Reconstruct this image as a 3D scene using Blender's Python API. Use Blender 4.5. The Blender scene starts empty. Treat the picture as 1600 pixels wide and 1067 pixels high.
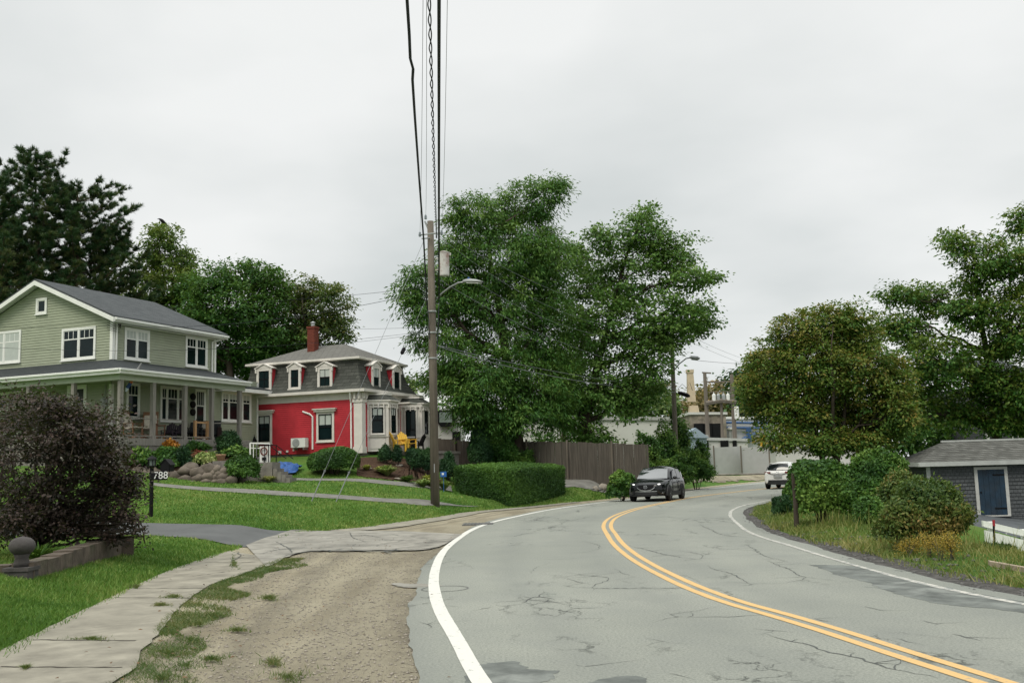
import bpy, math, random
import numpy as np
from mathutils import Vector, Matrix
random.seed(7); rng = np.random.default_rng(7)
SC = bpy.context.scene
COL = SC.collection

# ------------------------------------------------------------------ camera, sky, sun, exposure
F = 1556.0; CZ = 1.65
TH = math.atan(196.5 / F); RO = 0.028
r0 = Vector((1, 0, 0)); u0 = Vector((0, -math.sin(TH), math.cos(TH))); FW = Vector((0, math.cos(TH), math.sin(TH)))
RT = r0 * math.cos(RO) - u0 * math.sin(RO); UP = r0 * math.sin(RO) + u0 * math.cos(RO)
cd = bpy.data.cameras.new('camera'); cam = bpy.data.objects.new('camera', cd); COL.objects.link(cam)
m = Matrix((RT, UP, -FW)).transposed().to_4x4(); m.translation = (0, 0, CZ); cam.matrix_world = m
cd.sensor_width = 36; cd.lens = 36 * F / 1600; cd.clip_end = 3000; cd.clip_start = 0.1
SC.camera = cam
SC.view_settings.view_transform = 'Standard'; SC.view_settings.look = 'None'; SC.view_settings.gamma = 1
SC.view_settings.exposure = 0.30
SUN_EL, SUN_AZ = math.radians(52), math.radians(215)     # azimuth clockwise from +Y: behind the camera, to the left
w = bpy.data.worlds.new('World'); SC.world = w; w.use_nodes = True
nt = w.node_tree; N = nt.nodes; L = nt.links; N.clear()
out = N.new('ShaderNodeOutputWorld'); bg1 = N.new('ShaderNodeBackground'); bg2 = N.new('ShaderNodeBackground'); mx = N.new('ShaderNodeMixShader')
sky = N.new('ShaderNodeTexSky'); sky.sky_type = 'NISHITA'; sky.sun_disc = False; sky.sun_elevation = SUN_EL; sky.sun_rotation = SUN_AZ
L.new(sky.outputs[0], bg1.inputs[0]); bg1.inputs[1].default_value = 0.10
tc = N.new('ShaderNodeTexCoord'); sep = N.new('ShaderNodeSeparateXYZ'); L.new(tc.outputs['Generated'], sep.inputs[0])
# cloud deck: project the view direction onto a flat layer so clouds flatten towards the horizon
zz = N.new('ShaderNodeMath'); zz.operation = 'MAXIMUM'; L.new(sep.outputs[2], zz.inputs[0]); zz.inputs[1].default_value = 0.0
za = N.new('ShaderNodeMath'); za.operation = 'ADD'; L.new(zz.outputs[0], za.inputs[0]); za.inputs[1].default_value = 0.22
dv = N.new('ShaderNodeVectorMath'); dv.operation = 'DIVIDE'; L.new(tc.outputs['Generated'], dv.inputs[0])
cb = N.new('ShaderNodeCombineXYZ')
for i in range(3): L.new(za.outputs[0], cb.inputs[i])
L.new(cb.outputs[0], dv.inputs[1])
nz = N.new('ShaderNodeTexNoise'); nz.inputs['Scale'].default_value = 1.15; nz.inputs['Detail'].default_value = 5; nz.inputs['Roughness'].default_value = 0.45
L.new(dv.outputs[0], nz.inputs['Vector'])
cr = N.new('ShaderNodeValToRGB'); L.new(nz.outputs[0], cr.inputs[0])
cr.color_ramp.elements[0].position = 0.33; cr.color_ramp.elements[0].color = (0.515, 0.545, 0.540, 1)
cr.color_ramp.elements[1].position = 0.66; cr.color_ramp.elements[1].color = (0.735, 0.745, 0.735, 1)
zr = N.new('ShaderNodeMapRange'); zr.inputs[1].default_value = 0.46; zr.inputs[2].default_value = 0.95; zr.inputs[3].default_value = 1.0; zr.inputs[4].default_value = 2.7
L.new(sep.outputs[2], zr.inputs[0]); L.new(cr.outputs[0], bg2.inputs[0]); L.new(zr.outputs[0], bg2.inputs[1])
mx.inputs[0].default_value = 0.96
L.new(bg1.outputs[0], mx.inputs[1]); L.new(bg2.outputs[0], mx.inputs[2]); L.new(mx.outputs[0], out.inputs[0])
sl = bpy.data.lights.new('sun', 'SUN'); so = bpy.data.objects.new('sun', sl); COL.objects.link(so)
sl.energy = 1.5; sl.angle = math.radians(24); sl.color = (1.0, 0.95, 0.82)
sd = Vector((math.sin(SUN_AZ) * math.cos(SUN_EL), math.cos(SUN_AZ) * math.cos(SUN_EL), math.sin(SUN_EL)))
so.rotation_euler = sd.to_track_quat('Z', 'Y').to_euler(); so.location = (-20, -30, 60)

# ------------------------------------------------------------------ pixel <-> world
def ray(px, py): return FW + RT * ((px - 800) / F) + UP * ((533.5 - py) / F)
def P(px, py, Y):
    d = ray(px, py); k = Y / d.y
    return Vector((d.x * k, Y, CZ + d.z * k))
def G0(px, py, z=0.0):
    d = ray(px, py); k = (z - CZ) / d.z
    return Vector((d.x * k, d.y * k, z))
def smooth_line(pts, step=0.5):
    """Catmull-Rom through points, then resample about every step metres"""
    p = np.array([tuple(q)[:2] for q in pts], float); out = []
    h = np.linalg.norm(np.diff(p, axis=0), axis=1) + 1e-9; dl = np.diff(p, axis=0) / h[:, None]; mt_ = np.zeros_like(p)
    mt_[0], mt_[-1] = dl[0], dl[-1]
    if len(p) > 2: mt_[1:-1] = (dl[1:] * h[:-1, None] + dl[:-1] * h[1:, None]) / (h[1:] + h[:-1])[:, None]
    for i in range(len(p) - 1):
        n = max(2, int(h[i] / step))
        for k in range(n):
            t = k / n
            out.append((2*t**3-3*t*t+1)*p[i] + (t**3-2*t*t+t)*h[i]*mt_[i] + (-2*t**3+3*t*t)*p[i+1] + (t**3-t*t)*h[i]*mt_[i+1])
    out.append(p[-1]); return np.array(out)
def resample(p, n):
    s = np.r_[0, np.cumsum(np.linalg.norm(np.diff(p, axis=0), axis=1))]
    t = np.linspace(0, s[-1], n)
    return np.stack([np.interp(t, s, p[:, 0]), np.interp(t, s, p[:, 1])], 1)
def in_poly(x, y, poly):
    x = np.asarray(x); y = np.asarray(y); r = np.zeros(x.shape, bool); n = len(poly)
    for i in range(n):
        x1, y1 = poly[i][0], poly[i][1]; x2, y2 = poly[(i+1) % n][0], poly[(i+1) % n][1]
        if y1 == y2: continue
        c = ((y1 > y) != (y2 > y)) & (x < (x2 - x1) * (y - y1) / (y2 - y1) + x1)
        r ^= c
    return r
def dist_line(x, y, pl, closed=False):
    d = np.full(np.shape(x), 1e9); n = len(pl)
    for i in range(n - (0 if closed else 1)):
        a = np.array(pl[i][:2], float); b = np.array(pl[(i+1) % n][:2], float); ab = b - a
        t = np.clip(((x - a[0]) * ab[0] + (y - a[1]) * ab[1]) / max(ab @ ab, 1e-9), 0, 1)
        d = np.minimum(d, np.hypot(x - a[0] - t * ab[0], y - a[1] - t * ab[1]))
    return d

# ------------------------------------------------------------------ ground lines (on the flat z = 0 of the road)
g = lambda L_: [G0(*q) for q in L_]
V2 = lambda x, y: Vector((x, y, 0))
WL = g([(750,1067),(713,1000),(685,950),(677.5,912),(681.5,887),(694,862),(713,845),(746,825),(776,815),(806,808),(860,797),(930,787),(1000,779),(1060,770.5),(1110,764)])
WL = [V2(2.6,-12), V2(1.25,1.0), V2(.45, 4.2)] + WL + [V2(27, 90), V2(45, 118)]
YL = g([(1550,1070),(1500,1054),(1400,1022),(1300,989),(1200,959),(1160,948),(1095,925),(1040,900),(997,876),(965,850),(956,837),(949,825),(955,812),(984,799),(1040,785.5),(1085,777),(1150,769)])
YL = [V2(6.0,-12), V2(4.4,1.0)] + YL + [V2(30, 82), V2(50, 110)]
WR = g([(1600,947),(1500,927),(1425,910),(1375,896),(1325,882),(1275,867),(1237,855),(1200,844),(1170,832),(1150,817),(1141,805),(1146,797),(1163,790),(1190,784.5)])
WR = [V2(8.8,-12), V2(7.2,1.0), V2(6.2, 6)] + WR + [V2(17.2, 55), V2(33, 77), V2(53, 102)]
AL = g([(655,1067),(647,1025),(641,962),(647,940),(655,910),(663,890),(675,874),(692,857),(711,842),(742,824),(775,812),(806,805.5),(860,795),(930,785),(1000,777),(1060,768.5),(1110,762.5)])
AL = [V2(1.5,-12), V2(.2,1.0), V2(-.35, 4.2)] + AL + [V2(26.2, 91), V2(44, 119)]
LE = g([(0,1021),(50,997),(100,972),(137,950),(175,932),(207,917),(250,897),(312,877),(350,862),(382,854),(470,831),(540,829),(600,820),(675,810),(725,801)])
LE = [V2(-2.2,-12), V2(-3.7,3.0)] + LE
def offset_line(p, d):
    t = np.gradient(p, axis=0); t /= np.linalg.norm(t, axis=1)[:, None]
    return p + np.stack([t[:, 1], -t[:, 0]], 1) * d
sWL, sYL, sWR, sAL, sLE = [smooth_line(q) for q in (WL, YL, WR, AL, LE)]
_t = offset_line(sWL, -np.interp(sWL[:, 1], [36, 41, 46], [2.55, 2.0, 1.75])[:, None])[::6]; _l = np.vstack([np.array([tuple(q)[:2] for q in LE]), [q for q in _t if q[1] > LE[-1].y + 2.5]])
_l = resample(_l, 330); _w = np.ones(7)/7
sLE = np.stack([np.convolve(np.pad(_l[:, i], 3, mode='edge'), _w, 'valid') for i in range(2)], 1)
sAR = offset_line(sWR, 0.42)
sVE = offset_line(sWR, 0.95)
CORR = np.vstack([sLE, sVE[::-1]])

# ------------------------------------------------------------------ terrain height field
CP = [(680,790,37),(500,773,36),(240,757,36),(620,781,37),(300,750,38.5),(185,727,39),(90,727,41),(435,753,40),(600,754,41),(450,748,42),
      (565,712,48),(430,715,51),(470,716,48),(650,712,50),(600,748,43),(700,756,45),(515,748,43),(800,783,41),(710,777,45),(885,774,47.7),(730,745,50),(812,745,53),
      (1000,745,50),(690,735,58),(940,768,44),(1058,756,62),(1120,743,85),(1205,741,85),(225,825,27),(0,822,26),(30,902,13.5),(0,925,12.5),(120,880,16.5),
      (860,765,47.5),(400,800,30.5),(640,735,46)]
cps = [tuple(P(*q)) for q in CP]
cps += [(-19,60,2.6),(-40,40,3.0),(-40,20,1.6),(-25,25,.9),(-40,90,3.2),(-10,90,2.2),(8,100,1.0),(0,70,1.7),(-20,12,.7),(-30,0,.8),(-15,-10,.3),
        (17,40,-.5),(22,42,-1.0),(30,42,-1.1),(12,27,-.05),(9.5,22,0),(8,17,0.03),(8.4,11.5,0.02),(9.5,7,0),(9.4,20,-.32),(10.4,23.5,-.62),(13.2,25,-.95),(12.0,20,-.75),(11.2,17,-.45),(10.9,21.5,-.55),(12.6,30,-.75),(15,34,-.95),(20,20,-1.1),(14,9,-.6),(40,60,-1.1),
        (30,30,-1.2),(13,36,.0),(16,46,.2),(24,58,.3),(34,76,.3),(60,100,.2),(45,125,1.0),(90,90,-1),(20,-10,-.6),(150,150,0),(-150,150,4),(0,160,2),(-150,0,3),(150,0,-1),(0,-90,0)]
cps = np.array(cps)
def tps_fit(c):
    n = len(c); d = np.hypot(c[:, 0][:, None] - c[:, 0][None], c[:, 1][:, None] - c[:, 1][None]) / 10
    K = np.where(d > 0, d**2 * np.log(d + 1e-12), 0) + np.eye(n) * 0.02
    Pm = np.c_[np.ones(n), c[:, :2] / 10]
    A = np.block([[K, Pm], [Pm.T, np.zeros((3, 3))]])
    return np.linalg.solve(A, np.r_[c[:, 2], 0, 0, 0])
TW = tps_fit(cps)
def tps(x, y):
    r = TW[-3] + TW[-2] * x / 10 + TW[-1] * y / 10
    for i in range(len(cps)):
        d = np.hypot(x - cps[i, 0], y - cps[i, 1]) / 10
        r = r + TW[i] * d * d * np.log(d + 1e-12)
    return r
def axis(parts):
    o = []
    for a, b, s in parts: o += list(np.arange(a, b, s))
    o.append(parts[-1][1]); return np.array(o)
GX = axis([(-900,-150,75),(-150,-42,9),(-42,-26,1.0),(-26,24,.4),(24,42,1.0),(42,150,9),(150,900,75)])
GY = axis([(-120,-12,9),(-12,3,1.0),(3,62,.4),(62,105,1.0),(105,165,10),(165,1500,90)])
XX, YY = np.meshgrid(GX, GY, indexing='ij')
ZZ = tps(XX, YY)
rr = np.hypot(XX, YY - 40); k = np.clip((rr - 90) / 70, 0, 1); k = k*k*(3-2*k)
ZZ = ZZ * (1 - k) + 1.0 * k
rs = (np.arange(XX.size).reshape(XX.shape) * 7919 % 997) / 997.0
ZZ = ZZ + 0.03 * np.sin(XX * .9 + 1.3 * np.sin(YY * .5)) * np.sin(YY * .8) * (1 - k)
ins = in_poly(XX, YY, CORR); near = (rr < 170)
dd = np.full(XX.shape, 99.0); msk = near
dd[msk] = dist_line(XX[msk], YY[msk], CORR[::2], True)
k = np.clip(dd / 1.6, 0, 1); k = k*k*(3-2*k); k[ins] = 0
ZZ = ZZ * k
def H(x, y):
    x = np.asarray(x, float); y = np.asarray(y, float)
    i = np.clip(np.searchsorted(GX, x) - 1, 0, len(GX) - 2); j = np.clip(np.searchsorted(GY, y) - 1, 0, len(GY) - 2)
    a = (x - GX[i]) / (GX[i+1] - GX[i]); b = (y - GY[j]) / (GY[j+1] - GY[j])
    return ZZ[i, j]*(1-a)*(1-b) + ZZ[i+1, j]*a*(1-b) + ZZ[i, j+1]*(1-a)*b + ZZ[i+1, j+1]*a*b
def Hs(x, y): return float(H(x, y))
def G(px, py, far=120):
    d = ray(px, py); d = d / d.y; y = 4.0
    while y < far:
        if CZ + d.z * y <= Hs(d.x * y, y):
            break
        y += .1
    return Vector((d.x * y, y, Hs(d.x * y, y)))

# ------------------------------------------------------------------ mesh helpers
class MB:
    def __init__(s): s.v = []; s.f = []
    def add(s, vs, fs):
        n = len(s.v); s.v += [tuple(q) for q in vs]; s.f += [tuple(i + n for i in f) for f in fs]; return s
    def par(s, o, a, b, c):
        o, a, b, c = map(Vector, (o, a, b, c))
        return s.add([o, o+a, o+a+b, o+b, o+c, o+a+c, o+a+b+c, o+b+c], [(0,3,2,1),(4,5,6,7),(0,1,5,4),(1,2,6,5),(2,3,7,6),(3,0,4,7)])
    def box(s, x0, x1, y0, y1, z0, z1): return s.par((x0,y0,z0), (x1-x0,0,0), (0,y1-y0,0), (0,0,z1-z0))
    def tube(s, pts, r, n=6, cap=True):
        pts = [Vector(p) for p in pts]; k = len(pts)
        rs_ = r if isinstance(r, (list, tuple)) else [r] * k
        base = len(s.v); px_ = None
        for i, p in enumerate(pts):
            t = (pts[min(i+1, k-1)] - pts[max(i-1, 0)]).normalized()
            if px_ is None: px_ = t.orthogonal().normalized()
            px_ = (px_ - t * px_.dot(t)).normalized() if (px_ - t * px_.dot(t)).length > 1e-6 else t.orthogonal().normalized()
            q = t.cross(px_)
            for j in range(n):
                a = 2*math.pi*j/n; s.v.append(tuple(p + (px_*math.cos(a) + q*math.sin(a)) * rs_[i]))
        for i in range(k-1):
            for j in range(n):
                a = base+i*n+j; b = base+i*n+(j+1) % n; s.f.append((a, b, b+n, a+n))
        if cap: s.f.append(tuple(base+j for j in reversed(range(n)))); s.f.append(tuple(base+(k-1)*n+j for j in range(n)))
        return s
    def lathe(s, c, prof, n=16, axis='z'):
        base = len(s.v); c = Vector(c)
        for (r, h) in prof:
            for j in range(n):
                a = 2*math.pi*j/n
                q = (r*math.cos(a), r*math.sin(a), h)
                if axis == 'y': q = (q[0], q[2], q[1])
                if axis == 'x': q = (q[2], q[0], q[1])
                s.v.append(tuple(c + Vector(q)))
        for i in range(len(prof)-1):
            for j in range(n):
                a = base+i*n+j; b = base+i*n+(j+1) % n; s.f.append((a, b, b+n, a+n))
        s.f.append(tuple(base+j for j in reversed(range(n)))); s.f.append(tuple(base+(len(prof)-1)*n+j for j in range(n)))
        return s
    def prism(s, poly, d):
        n = len(poly); d = Vector(d); p = [Vector(q) for q in poly]
        return s.add(p + [q + d for q in p], [tuple(reversed(range(n))), tuple(range(n, 2*n))] + [(i, (i+1) % n, (i+1) % n+n, i+n) for i in range(n)])
    def arr(s): return np.array(s.v, float), s.f
def finish(me, mat, smooth):
    if mat is not None:
        for q in (mat if isinstance(mat, (list, tuple)) else [mat]): me.materials.append(q)
    if smooth: me.polygons.foreach_set('use_smooth', [True] * len(me.polygons))
    me.update()
def wloc(o):
    M = Matrix.Identity(4); ch = []
    while o is not None: ch.append(o); o = o.parent
    for q in reversed(ch): M = M @ Matrix.Translation(q.location) @ q.rotation_euler.to_matrix().to_4x4()
    return M
def put(name, me, parent=None, loc=None):
    o = bpy.data.objects.new(name, me); COL.objects.link(o)
    if parent is not None: o.parent = parent
    if loc is not None: o.location = loc
    return o
def obj(name, mb, mat, parent=None, smooth=False, world=True, fix=False):
    """link an MB as one mesh object; world=True: its vertices are world positions and are made relative to the parent"""
    me = bpy.data.meshes.new(name); v = mb.v
    loc = None
    if parent is not None and world:
        Mi = wloc(parent).inverted(); v = [tuple(Mi @ Vector(q)) for q in v]
    elif parent is None:
        a = np.array(v); c = Vector(((a[:, 0].min()+a[:, 0].max())/2, (a[:, 1].min()+a[:, 1].max())/2, a[:, 2].min()))
        v = [tuple(Vector(q) - c) for q in v]; loc = c
    me.from_pydata(v, [], mb.f); finish(me, mat, smooth)
    if fix:
        import bmesh
        bm = bmesh.new(); bm.from_mesh(me); bmesh.ops.recalc_face_normals(bm, faces=bm.faces); bm.to_mesh(me); bm.free()
    return put(name, me, parent, loc)
def np_obj(name, V, Fc, mat, parent=None, tint=None, smooth=False):
    """V (n,3) world, Fc (m,k)"""
    V = np.asarray(V, float); Fc = np.asarray(Fc, np.int32); k = Fc.shape[1]
    loc = None
    if parent is not None:
        Mi = np.array(wloc(parent).inverted()); V = V @ Mi[:3, :3].T + Mi[:3, 3]
    else:
        loc = np.array([(V[:, 0].min()+V[:, 0].max())/2, (V[:, 1].min()+V[:, 1].max())/2, V[:, 2].min()]); V = V - loc
    me = bpy.data.meshes.new(name); me.vertices.add(len(V)); me.vertices.foreach_set('co', V.astype(np.float32).ravel())
    me.loops.add(Fc.size); me.loops.foreach_set('vertex_index', Fc.ravel()); me.polygons.add(len(Fc))
    me.polygons.foreach_set('loop_start', np.arange(len(Fc), dtype=np.int32) * k)
    try: me.polygons.foreach_set('loop_total', np.full(len(Fc), k, np.int32))
    except Exception: pass
    me.update(calc_edges=True)
    if tint is not None:
        at = me.attributes.new('tint', 'FLOAT', 'POINT'); at.data.foreach_set('value', np.asarray(tint, np.float32))
    finish(me, mat, smooth)
    return put(name, me, parent, loc)
def tag(o, label, cat=None, group=None, kind=None):
    if label: o['label'] = label
    if cat: o['category'] = cat
    if group: o['group'] = group
    if kind: o['kind'] = kind
    return o
def thing(name, label, cat, loc=(0,0,0), rz=0.0, group=None):
    o = bpy.data.objects.new(name, None); COL.objects.link(o); o.empty_display_size = .2
    o.location = loc; o.rotation_euler = (0, 0, rz); return tag(o, label, cat, group)
def struct(o, label=None, cat=None):
    o['kind'] = 'structure'
    if label: o['label'] = label
    o['category'] = cat or o.name.split('.')[0].replace('_', ' ')
    return o
def copy_tree(o, parent=None):
    c = o.copy(); COL.objects.link(c); c.parent = parent
    for ch in list(o.children): copy_tree(ch, c)
    return c

# ------------------------------------------------------------------ materials
def newmat(name):
    q = bpy.data.materials.new(name); q.use_nodes = True; n = q.node_tree.nodes; return q, n, q.node_tree.links, n['Principled BSDF']
def ramp(n, l, src, stops):
    c = n.new('ShaderNodeValToRGB'); l.new(src, c.inputs[0]); e = c.color_ramp.elements
    while len(e) < len(stops): e.new(0.5)
    for k_, (p, col) in zip(e, stops): k_.position = p; k_.color = (*col, 1)
    return c.outputs[0]
def noise(n, l, scale, detail=4, rough=.6, vec=None, dist=0, sc3=None):
    t = n.new('ShaderNodeTexNoise'); t.inputs['Scale'].default_value = scale; t.inputs['Detail'].default_value = detail
    t.inputs['Roughness'].default_value = rough; t.inputs['Distortion'].default_value = dist
    if vec is None: vec = n.new('ShaderNodeTexCoord').outputs['Object']
    if sc3:
        mp = n.new('ShaderNodeMapping'); mp.inputs['Scale'].default_value = sc3; l.new(vec, mp.inputs[0]); vec = mp.outputs[0]
    l.new(vec, t.inputs['Vector']); return t.outputs[0]
def mth(n, l, op, a, b=None, cl=False):
    t = n.new('ShaderNodeMath'); t.operation = op; t.use_clamp = cl
    for i, q in enumerate((a, b)):
        if q is None: continue
        if isinstance(q, (int, float)): t.inputs[i].default_value = q
        else: l.new(q, t.inputs[i])
    return t.outputs[0]
def mixc(n, l, fac, a, b, mode='MIX'):
    t = n.new('ShaderNodeMix'); t.data_type = 'RGBA'; t.blend_type = mode
    for s_, q in ((0, fac), (6, a), (7, b)):
        if isinstance(q, (int, float)): t.inputs[s_].default_value = q
        elif isinstance(q, tuple): t.inputs[s_].default_value = (*q, 1)
        else: l.new(q, t.inputs[s_])
    return t.outputs[2]
def bump(n, l, b, hgt, dist=.01, st=.6):
    t = n.new('ShaderNodeBump'); t.inputs['Strength'].default_value = st; t.inputs['Distance'].default_value = dist
    l.new(hgt, t.inputs['Height']); l.new(t.outputs[0], b.inputs['Normal'])
def mat(name, col, rough=.7, var=.15, scale=4.0, bmp=0.0, bscale=60, metal=0, spec=.4, sc3=None, dirt=0.0, dirtcol=None):
    q, n, l, b = newmat(name)
    c = tuple(col)
    f = noise(n, l, scale, 6, .62, sc3=sc3)
    lo = tuple(x * (1 - var) for x in c); hi = tuple(min(1, x * (1 + var)) for x in c)
    o = ramp(n, l, f, [(.3, lo), (.7, hi)])
    if dirt:
        dn = noise(n, l, scale * .45, 8, .72)
        o = mixc(n, l, mth(n, l, 'MULTIPLY', ramp(n, l, dn, [(.5, (0,0,0)), (.72, (1,1,1))]), dirt), o, dirtcol or tuple(x * .45 for x in c))
    l.new(o, b.inputs['Base Color'])
    b.inputs['Roughness'].default_value = rough; b.inputs['Metallic'].default_value = metal
    b.inputs['Specular IOR Level'].default_value = spec
    if bmp: bump(n, l, b, noise(n, l, bscale, 6, .65, sc3=sc3), bmp)
    return q
def leafmat(name, c1, c2, c3, trans=.3, rough=.55, nscale=.5):
    """three leaf colours, spread over a tree by a per-leaf tint and a slow noise"""
    q, n, l, b = newmat(name)
    at = n.new('ShaderNodeAttribute'); at.attribute_name = 'tint'
    f = mth(n, l, 'ADD', mth(n, l, 'MULTIPLY', at.outputs['Fac'], .75), mth(n, l, 'MULTIPLY', noise(n, l, nscale, 3, .6), .35))
    c = ramp(n, l, f, [(.18, c1), (.5, c2), (.88, c3)])
    l.new(c, b.inputs['Base Color']); b.inputs['Roughness'].default_value = rough; b.inputs['Specular IOR Level'].default_value = .28
    tr = n.new('ShaderNodeBsdfTranslucent'); l.new(mixc(n, l, .5, c, (.16, .26, .03), 'MIX'), tr.inputs[0])
    ms = n.new('ShaderNodeMixShader'); ms.inputs[0].default_value = trans
    l.new(b.outputs[0], ms.inputs[1]); l.new(tr.outputs[0], ms.inputs[2]); l.new(ms.outputs[0], n['Material Output'].inputs[0])
    return q
# ------------------------------------------------------------------ ground materials
def m_grass_ground():
    q, n, l, b = newmat('turf')
    a = noise(n, l, .35, 5, .6); f = noise(n, l, 9, 6, .75)
    c1 = ramp(n, l, a, [(.3, (.050,.125,.020)), (.5, (.088,.180,.030)), (.72, (.165,.205,.056))])
    c = mixc(n, l, ramp(n, l, f, [(.35, (0,0,0)), (.7, (.6,.6,.6))]), c1, (.040,.085,.016))
    l.new(c, b.inputs['Base Color']); b.inputs['Roughness'].default_value = .9; b.inputs['Specular IOR Level'].default_value = .1
    bump(n, l, b, noise(n, l, 25, 6, .8), .05, .9); return q
def m_asphalt():
    q, n, l, b = newmat('old_asphalt')
    tcn = n.new('ShaderNodeTexCoord').outputs['Object']
    big = noise(n, l, .16, 4, .55); mid = noise(n, l, 1.1, 6, .65); fine = noise(n, l, 42, 4, .85); fine2 = noise(n, l, 11, 8, .85)
    base = ramp(n, l, big, [(.3, (.245,.255,.220)), (.7, (.330,.336,.290))])
    base = mixc(n, l, ramp(n, l, mid, [(.42, (0,0,0)), (.75, (.55,.55,.55))]), base, (.225,.235,.215))
    base = mixc(n, l, ramp(n, l, fine, [(.34, (.9,.9,.9)), (.57, (0,0,0))]), base, (.105,.112,.100))
    base = mixc(n, l, ramp(n, l, fine2, [(.58, (0,0,0)), (.8, (.5,.5,.5))]), base, (.36,.365,.34))
    # wear across the road: wheel paths, oil strip, ragged darker edges
    ac = n.new('ShaderNodeAttribute'); ac.attribute_name = 'tint'; au = mth(n, l, 'ADD', ac.outputs['Fac'], mth(n, l, 'MULTIPLY', mth(n, l, 'SUBTRACT', mid, .5), .035))
    trk = ramp(n, l, au, [(0, (1,1,1)), (.035, (.35,.35,.35)), (.14, (.1,.1,.1)), (.20, (.75,.75,.75)), (.27, (.15,.15,.15)), (.34, (.4,.4,.4)), (.42, (.8,.8,.8)), (.5, (.1,.1,.1)), (.62, (.7,.7,.7)), (.72, (.15,.15,.15)), (.85, (.7,.7,.7)), (.95, (.5,.5,.5)), (1, (1,1,1))])
    base = mixc(n, l, mth(n, l, 'MULTIPLY', trk, mth(n, l, 'MULTIPLY', noise(n, l, .7, 5, .7), .95)), base, (.150,.160,.148))
    # cracks: edges of a warped voronoi, only where a slow noise lets them through
    wv = n.new('ShaderNodeTexNoise'); wv.inputs['Scale'].default_value = 2.2; wv.inputs['Detail'].default_value = 7; wv.inputs['Roughness'].default_value = .7; l.new(tcn, wv.inputs['Vector'])
    ad = n.new('ShaderNodeVectorMath'); ad.operation = 'MULTIPLY_ADD'; l.new(wv.outputs['Color'], ad.inputs[0]); ad.inputs[1].default_value = (.9,.9,0); l.new(tcn, ad.inputs[2])
    def crack(scale, wid, msc, m0, m1, seed):
        mp = n.new('ShaderNodeMapping'); mp.inputs['Location'].default_value = (seed, seed*.7, 0); mp.inputs['Rotation'].default_value = (0,0,-.45); mp.inputs['Scale'].default_value = (1.5,.62,0)
        l.new(ad.outputs[0], mp.inputs[0])
        vo = n.new('ShaderNodeTexVoronoi'); vo.feature = 'DISTANCE_TO_EDGE'; vo.inputs['Scale'].default_value = scale; l.new(mp.outputs[0], vo.inputs['Vector'])
        e = ramp(n, l, vo.outputs['Distance'], [(0, (1,1,1)), (wid, (0,0,0))])
        mk = noise(n, l, msc, 4, .6, sc3=(1, .55, 1)); mk = ramp(n, l, mk, [(m0, (0,0,0)), (m1, (1,1,1))])
        return mth(n, l, 'MULTIPLY', e, mk)
    c1 = crack(.36, .011, .30, .53, .60, 3.0); c2 = crack(1.9, .034, .42, .56, .63, 11.0)
    ck = mth(n, l, 'MAXIMUM', c1, mth(n, l, 'MULTIPLY', c2, .9))
    spots = mth(n, l, 'MULTIPLY', ramp(n, l, noise(n, l, 1.5, 8, .78, sc3=(1.3,.7,1)), [(.62, (0,0,0)), (.68, (1,1,1))]), ramp(n, l, noise(n, l, .28, 2, .5), [(.5, (0,0,0)), (.62, (1,1,1))]))
    col = mixc(n, l, mth(n, l, 'MULTIPLY', spots, .75), base, (.085,.100,.088))
    col = mixc(n, l, mth(n, l, 'MULTIPLY', ck, .92), col, (.035,.042,.037))
    l.new(col, b.inputs['Base Color']); b.inputs['Roughness'].default_value = .82; b.inputs['Specular IOR Level'].default_value = .3
    hb = mth(n, l, 'SUBTRACT', mth(n, l, 'ADD', fine, mth(n, l, 'MULTIPLY', fine2, .5)), mth(n, l, 'MULTIPLY', ck, 2.5))
    bump(n, l, b, hb, .006, .7); return q
def m_gravel():
    q, n, l, b = newmat('sandy_gravel')
    big = noise(n, l, .35, 5, .6); tr = noise(n, l, .9, 5, .6, sc3=(1.6,.25,1)); fine = noise(n, l, 75, 5, .85); peb = n.new('ShaderNodeTexVoronoi'); peb.inputs['Scale'].default_value = 48
    l.new(n.new('ShaderNodeTexCoord').outputs['Object'], peb.inputs['Vector'])
    c = ramp(n, l, big, [(.3, (.350,.312,.222)), (.7, (.455,.410,.302))])
    c = mixc(n, l, ramp(n, l, tr, [(.45, (0,0,0)), (.7, (.75,.75,.75))]), c, (.225,.190,.128))
    c = mixc(n, l, ramp(n, l, fine, [(.32, (.6,.6,.6)), (.6, (0,0,0))]), c, (.170,.148,.104))
    c = mixc(n, l, ramp(n, l, peb.outputs['Distance'], [(.12, (.35,.35,.35)), (.3, (0,0,0))]), c, (.52,.475,.37))
    ac = n.new('ShaderNodeAttribute'); ac.attribute_name = 'tint'; au = mth(n, l, 'ADD', ac.outputs['Fac'], mth(n, l, 'MULTIPLY', mth(n, l, 'SUBTRACT', tr, .5), .22))
    trk = ramp(n, l, au, [(.30, (0,0,0)), (.40, (.65,.65,.65)), (.46, (.1,.1,.1)), (.52, (.75,.75,.75)), (.60, (.2,.2,.2)), (.68, (.5,.5,.5)), (.80, (.45,.45,.45)), (.93, (.9,.9,.9)), (1, (.5,.5,.5))])
    c = mixc(n, l, mth(n, l, 'MULTIPLY', trk, mth(n, l, 'MULTIPLY', ramp(n, l, noise(n, l, 3.5, 8, .8), [(.3, (.25,.25,.25)), (.65, (1,1,1))]), .95)), c, (.105,.096,.078))
    l.new(c, b.inputs['Base Color']); b.inputs['Roughness'].default_value = .95; b.inputs['Specular IOR Level'].default_value = .15
    bump(n, l, b, mth(n, l, 'ADD', fine, peb.outputs['Distance']), .02, .8); return q
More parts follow.
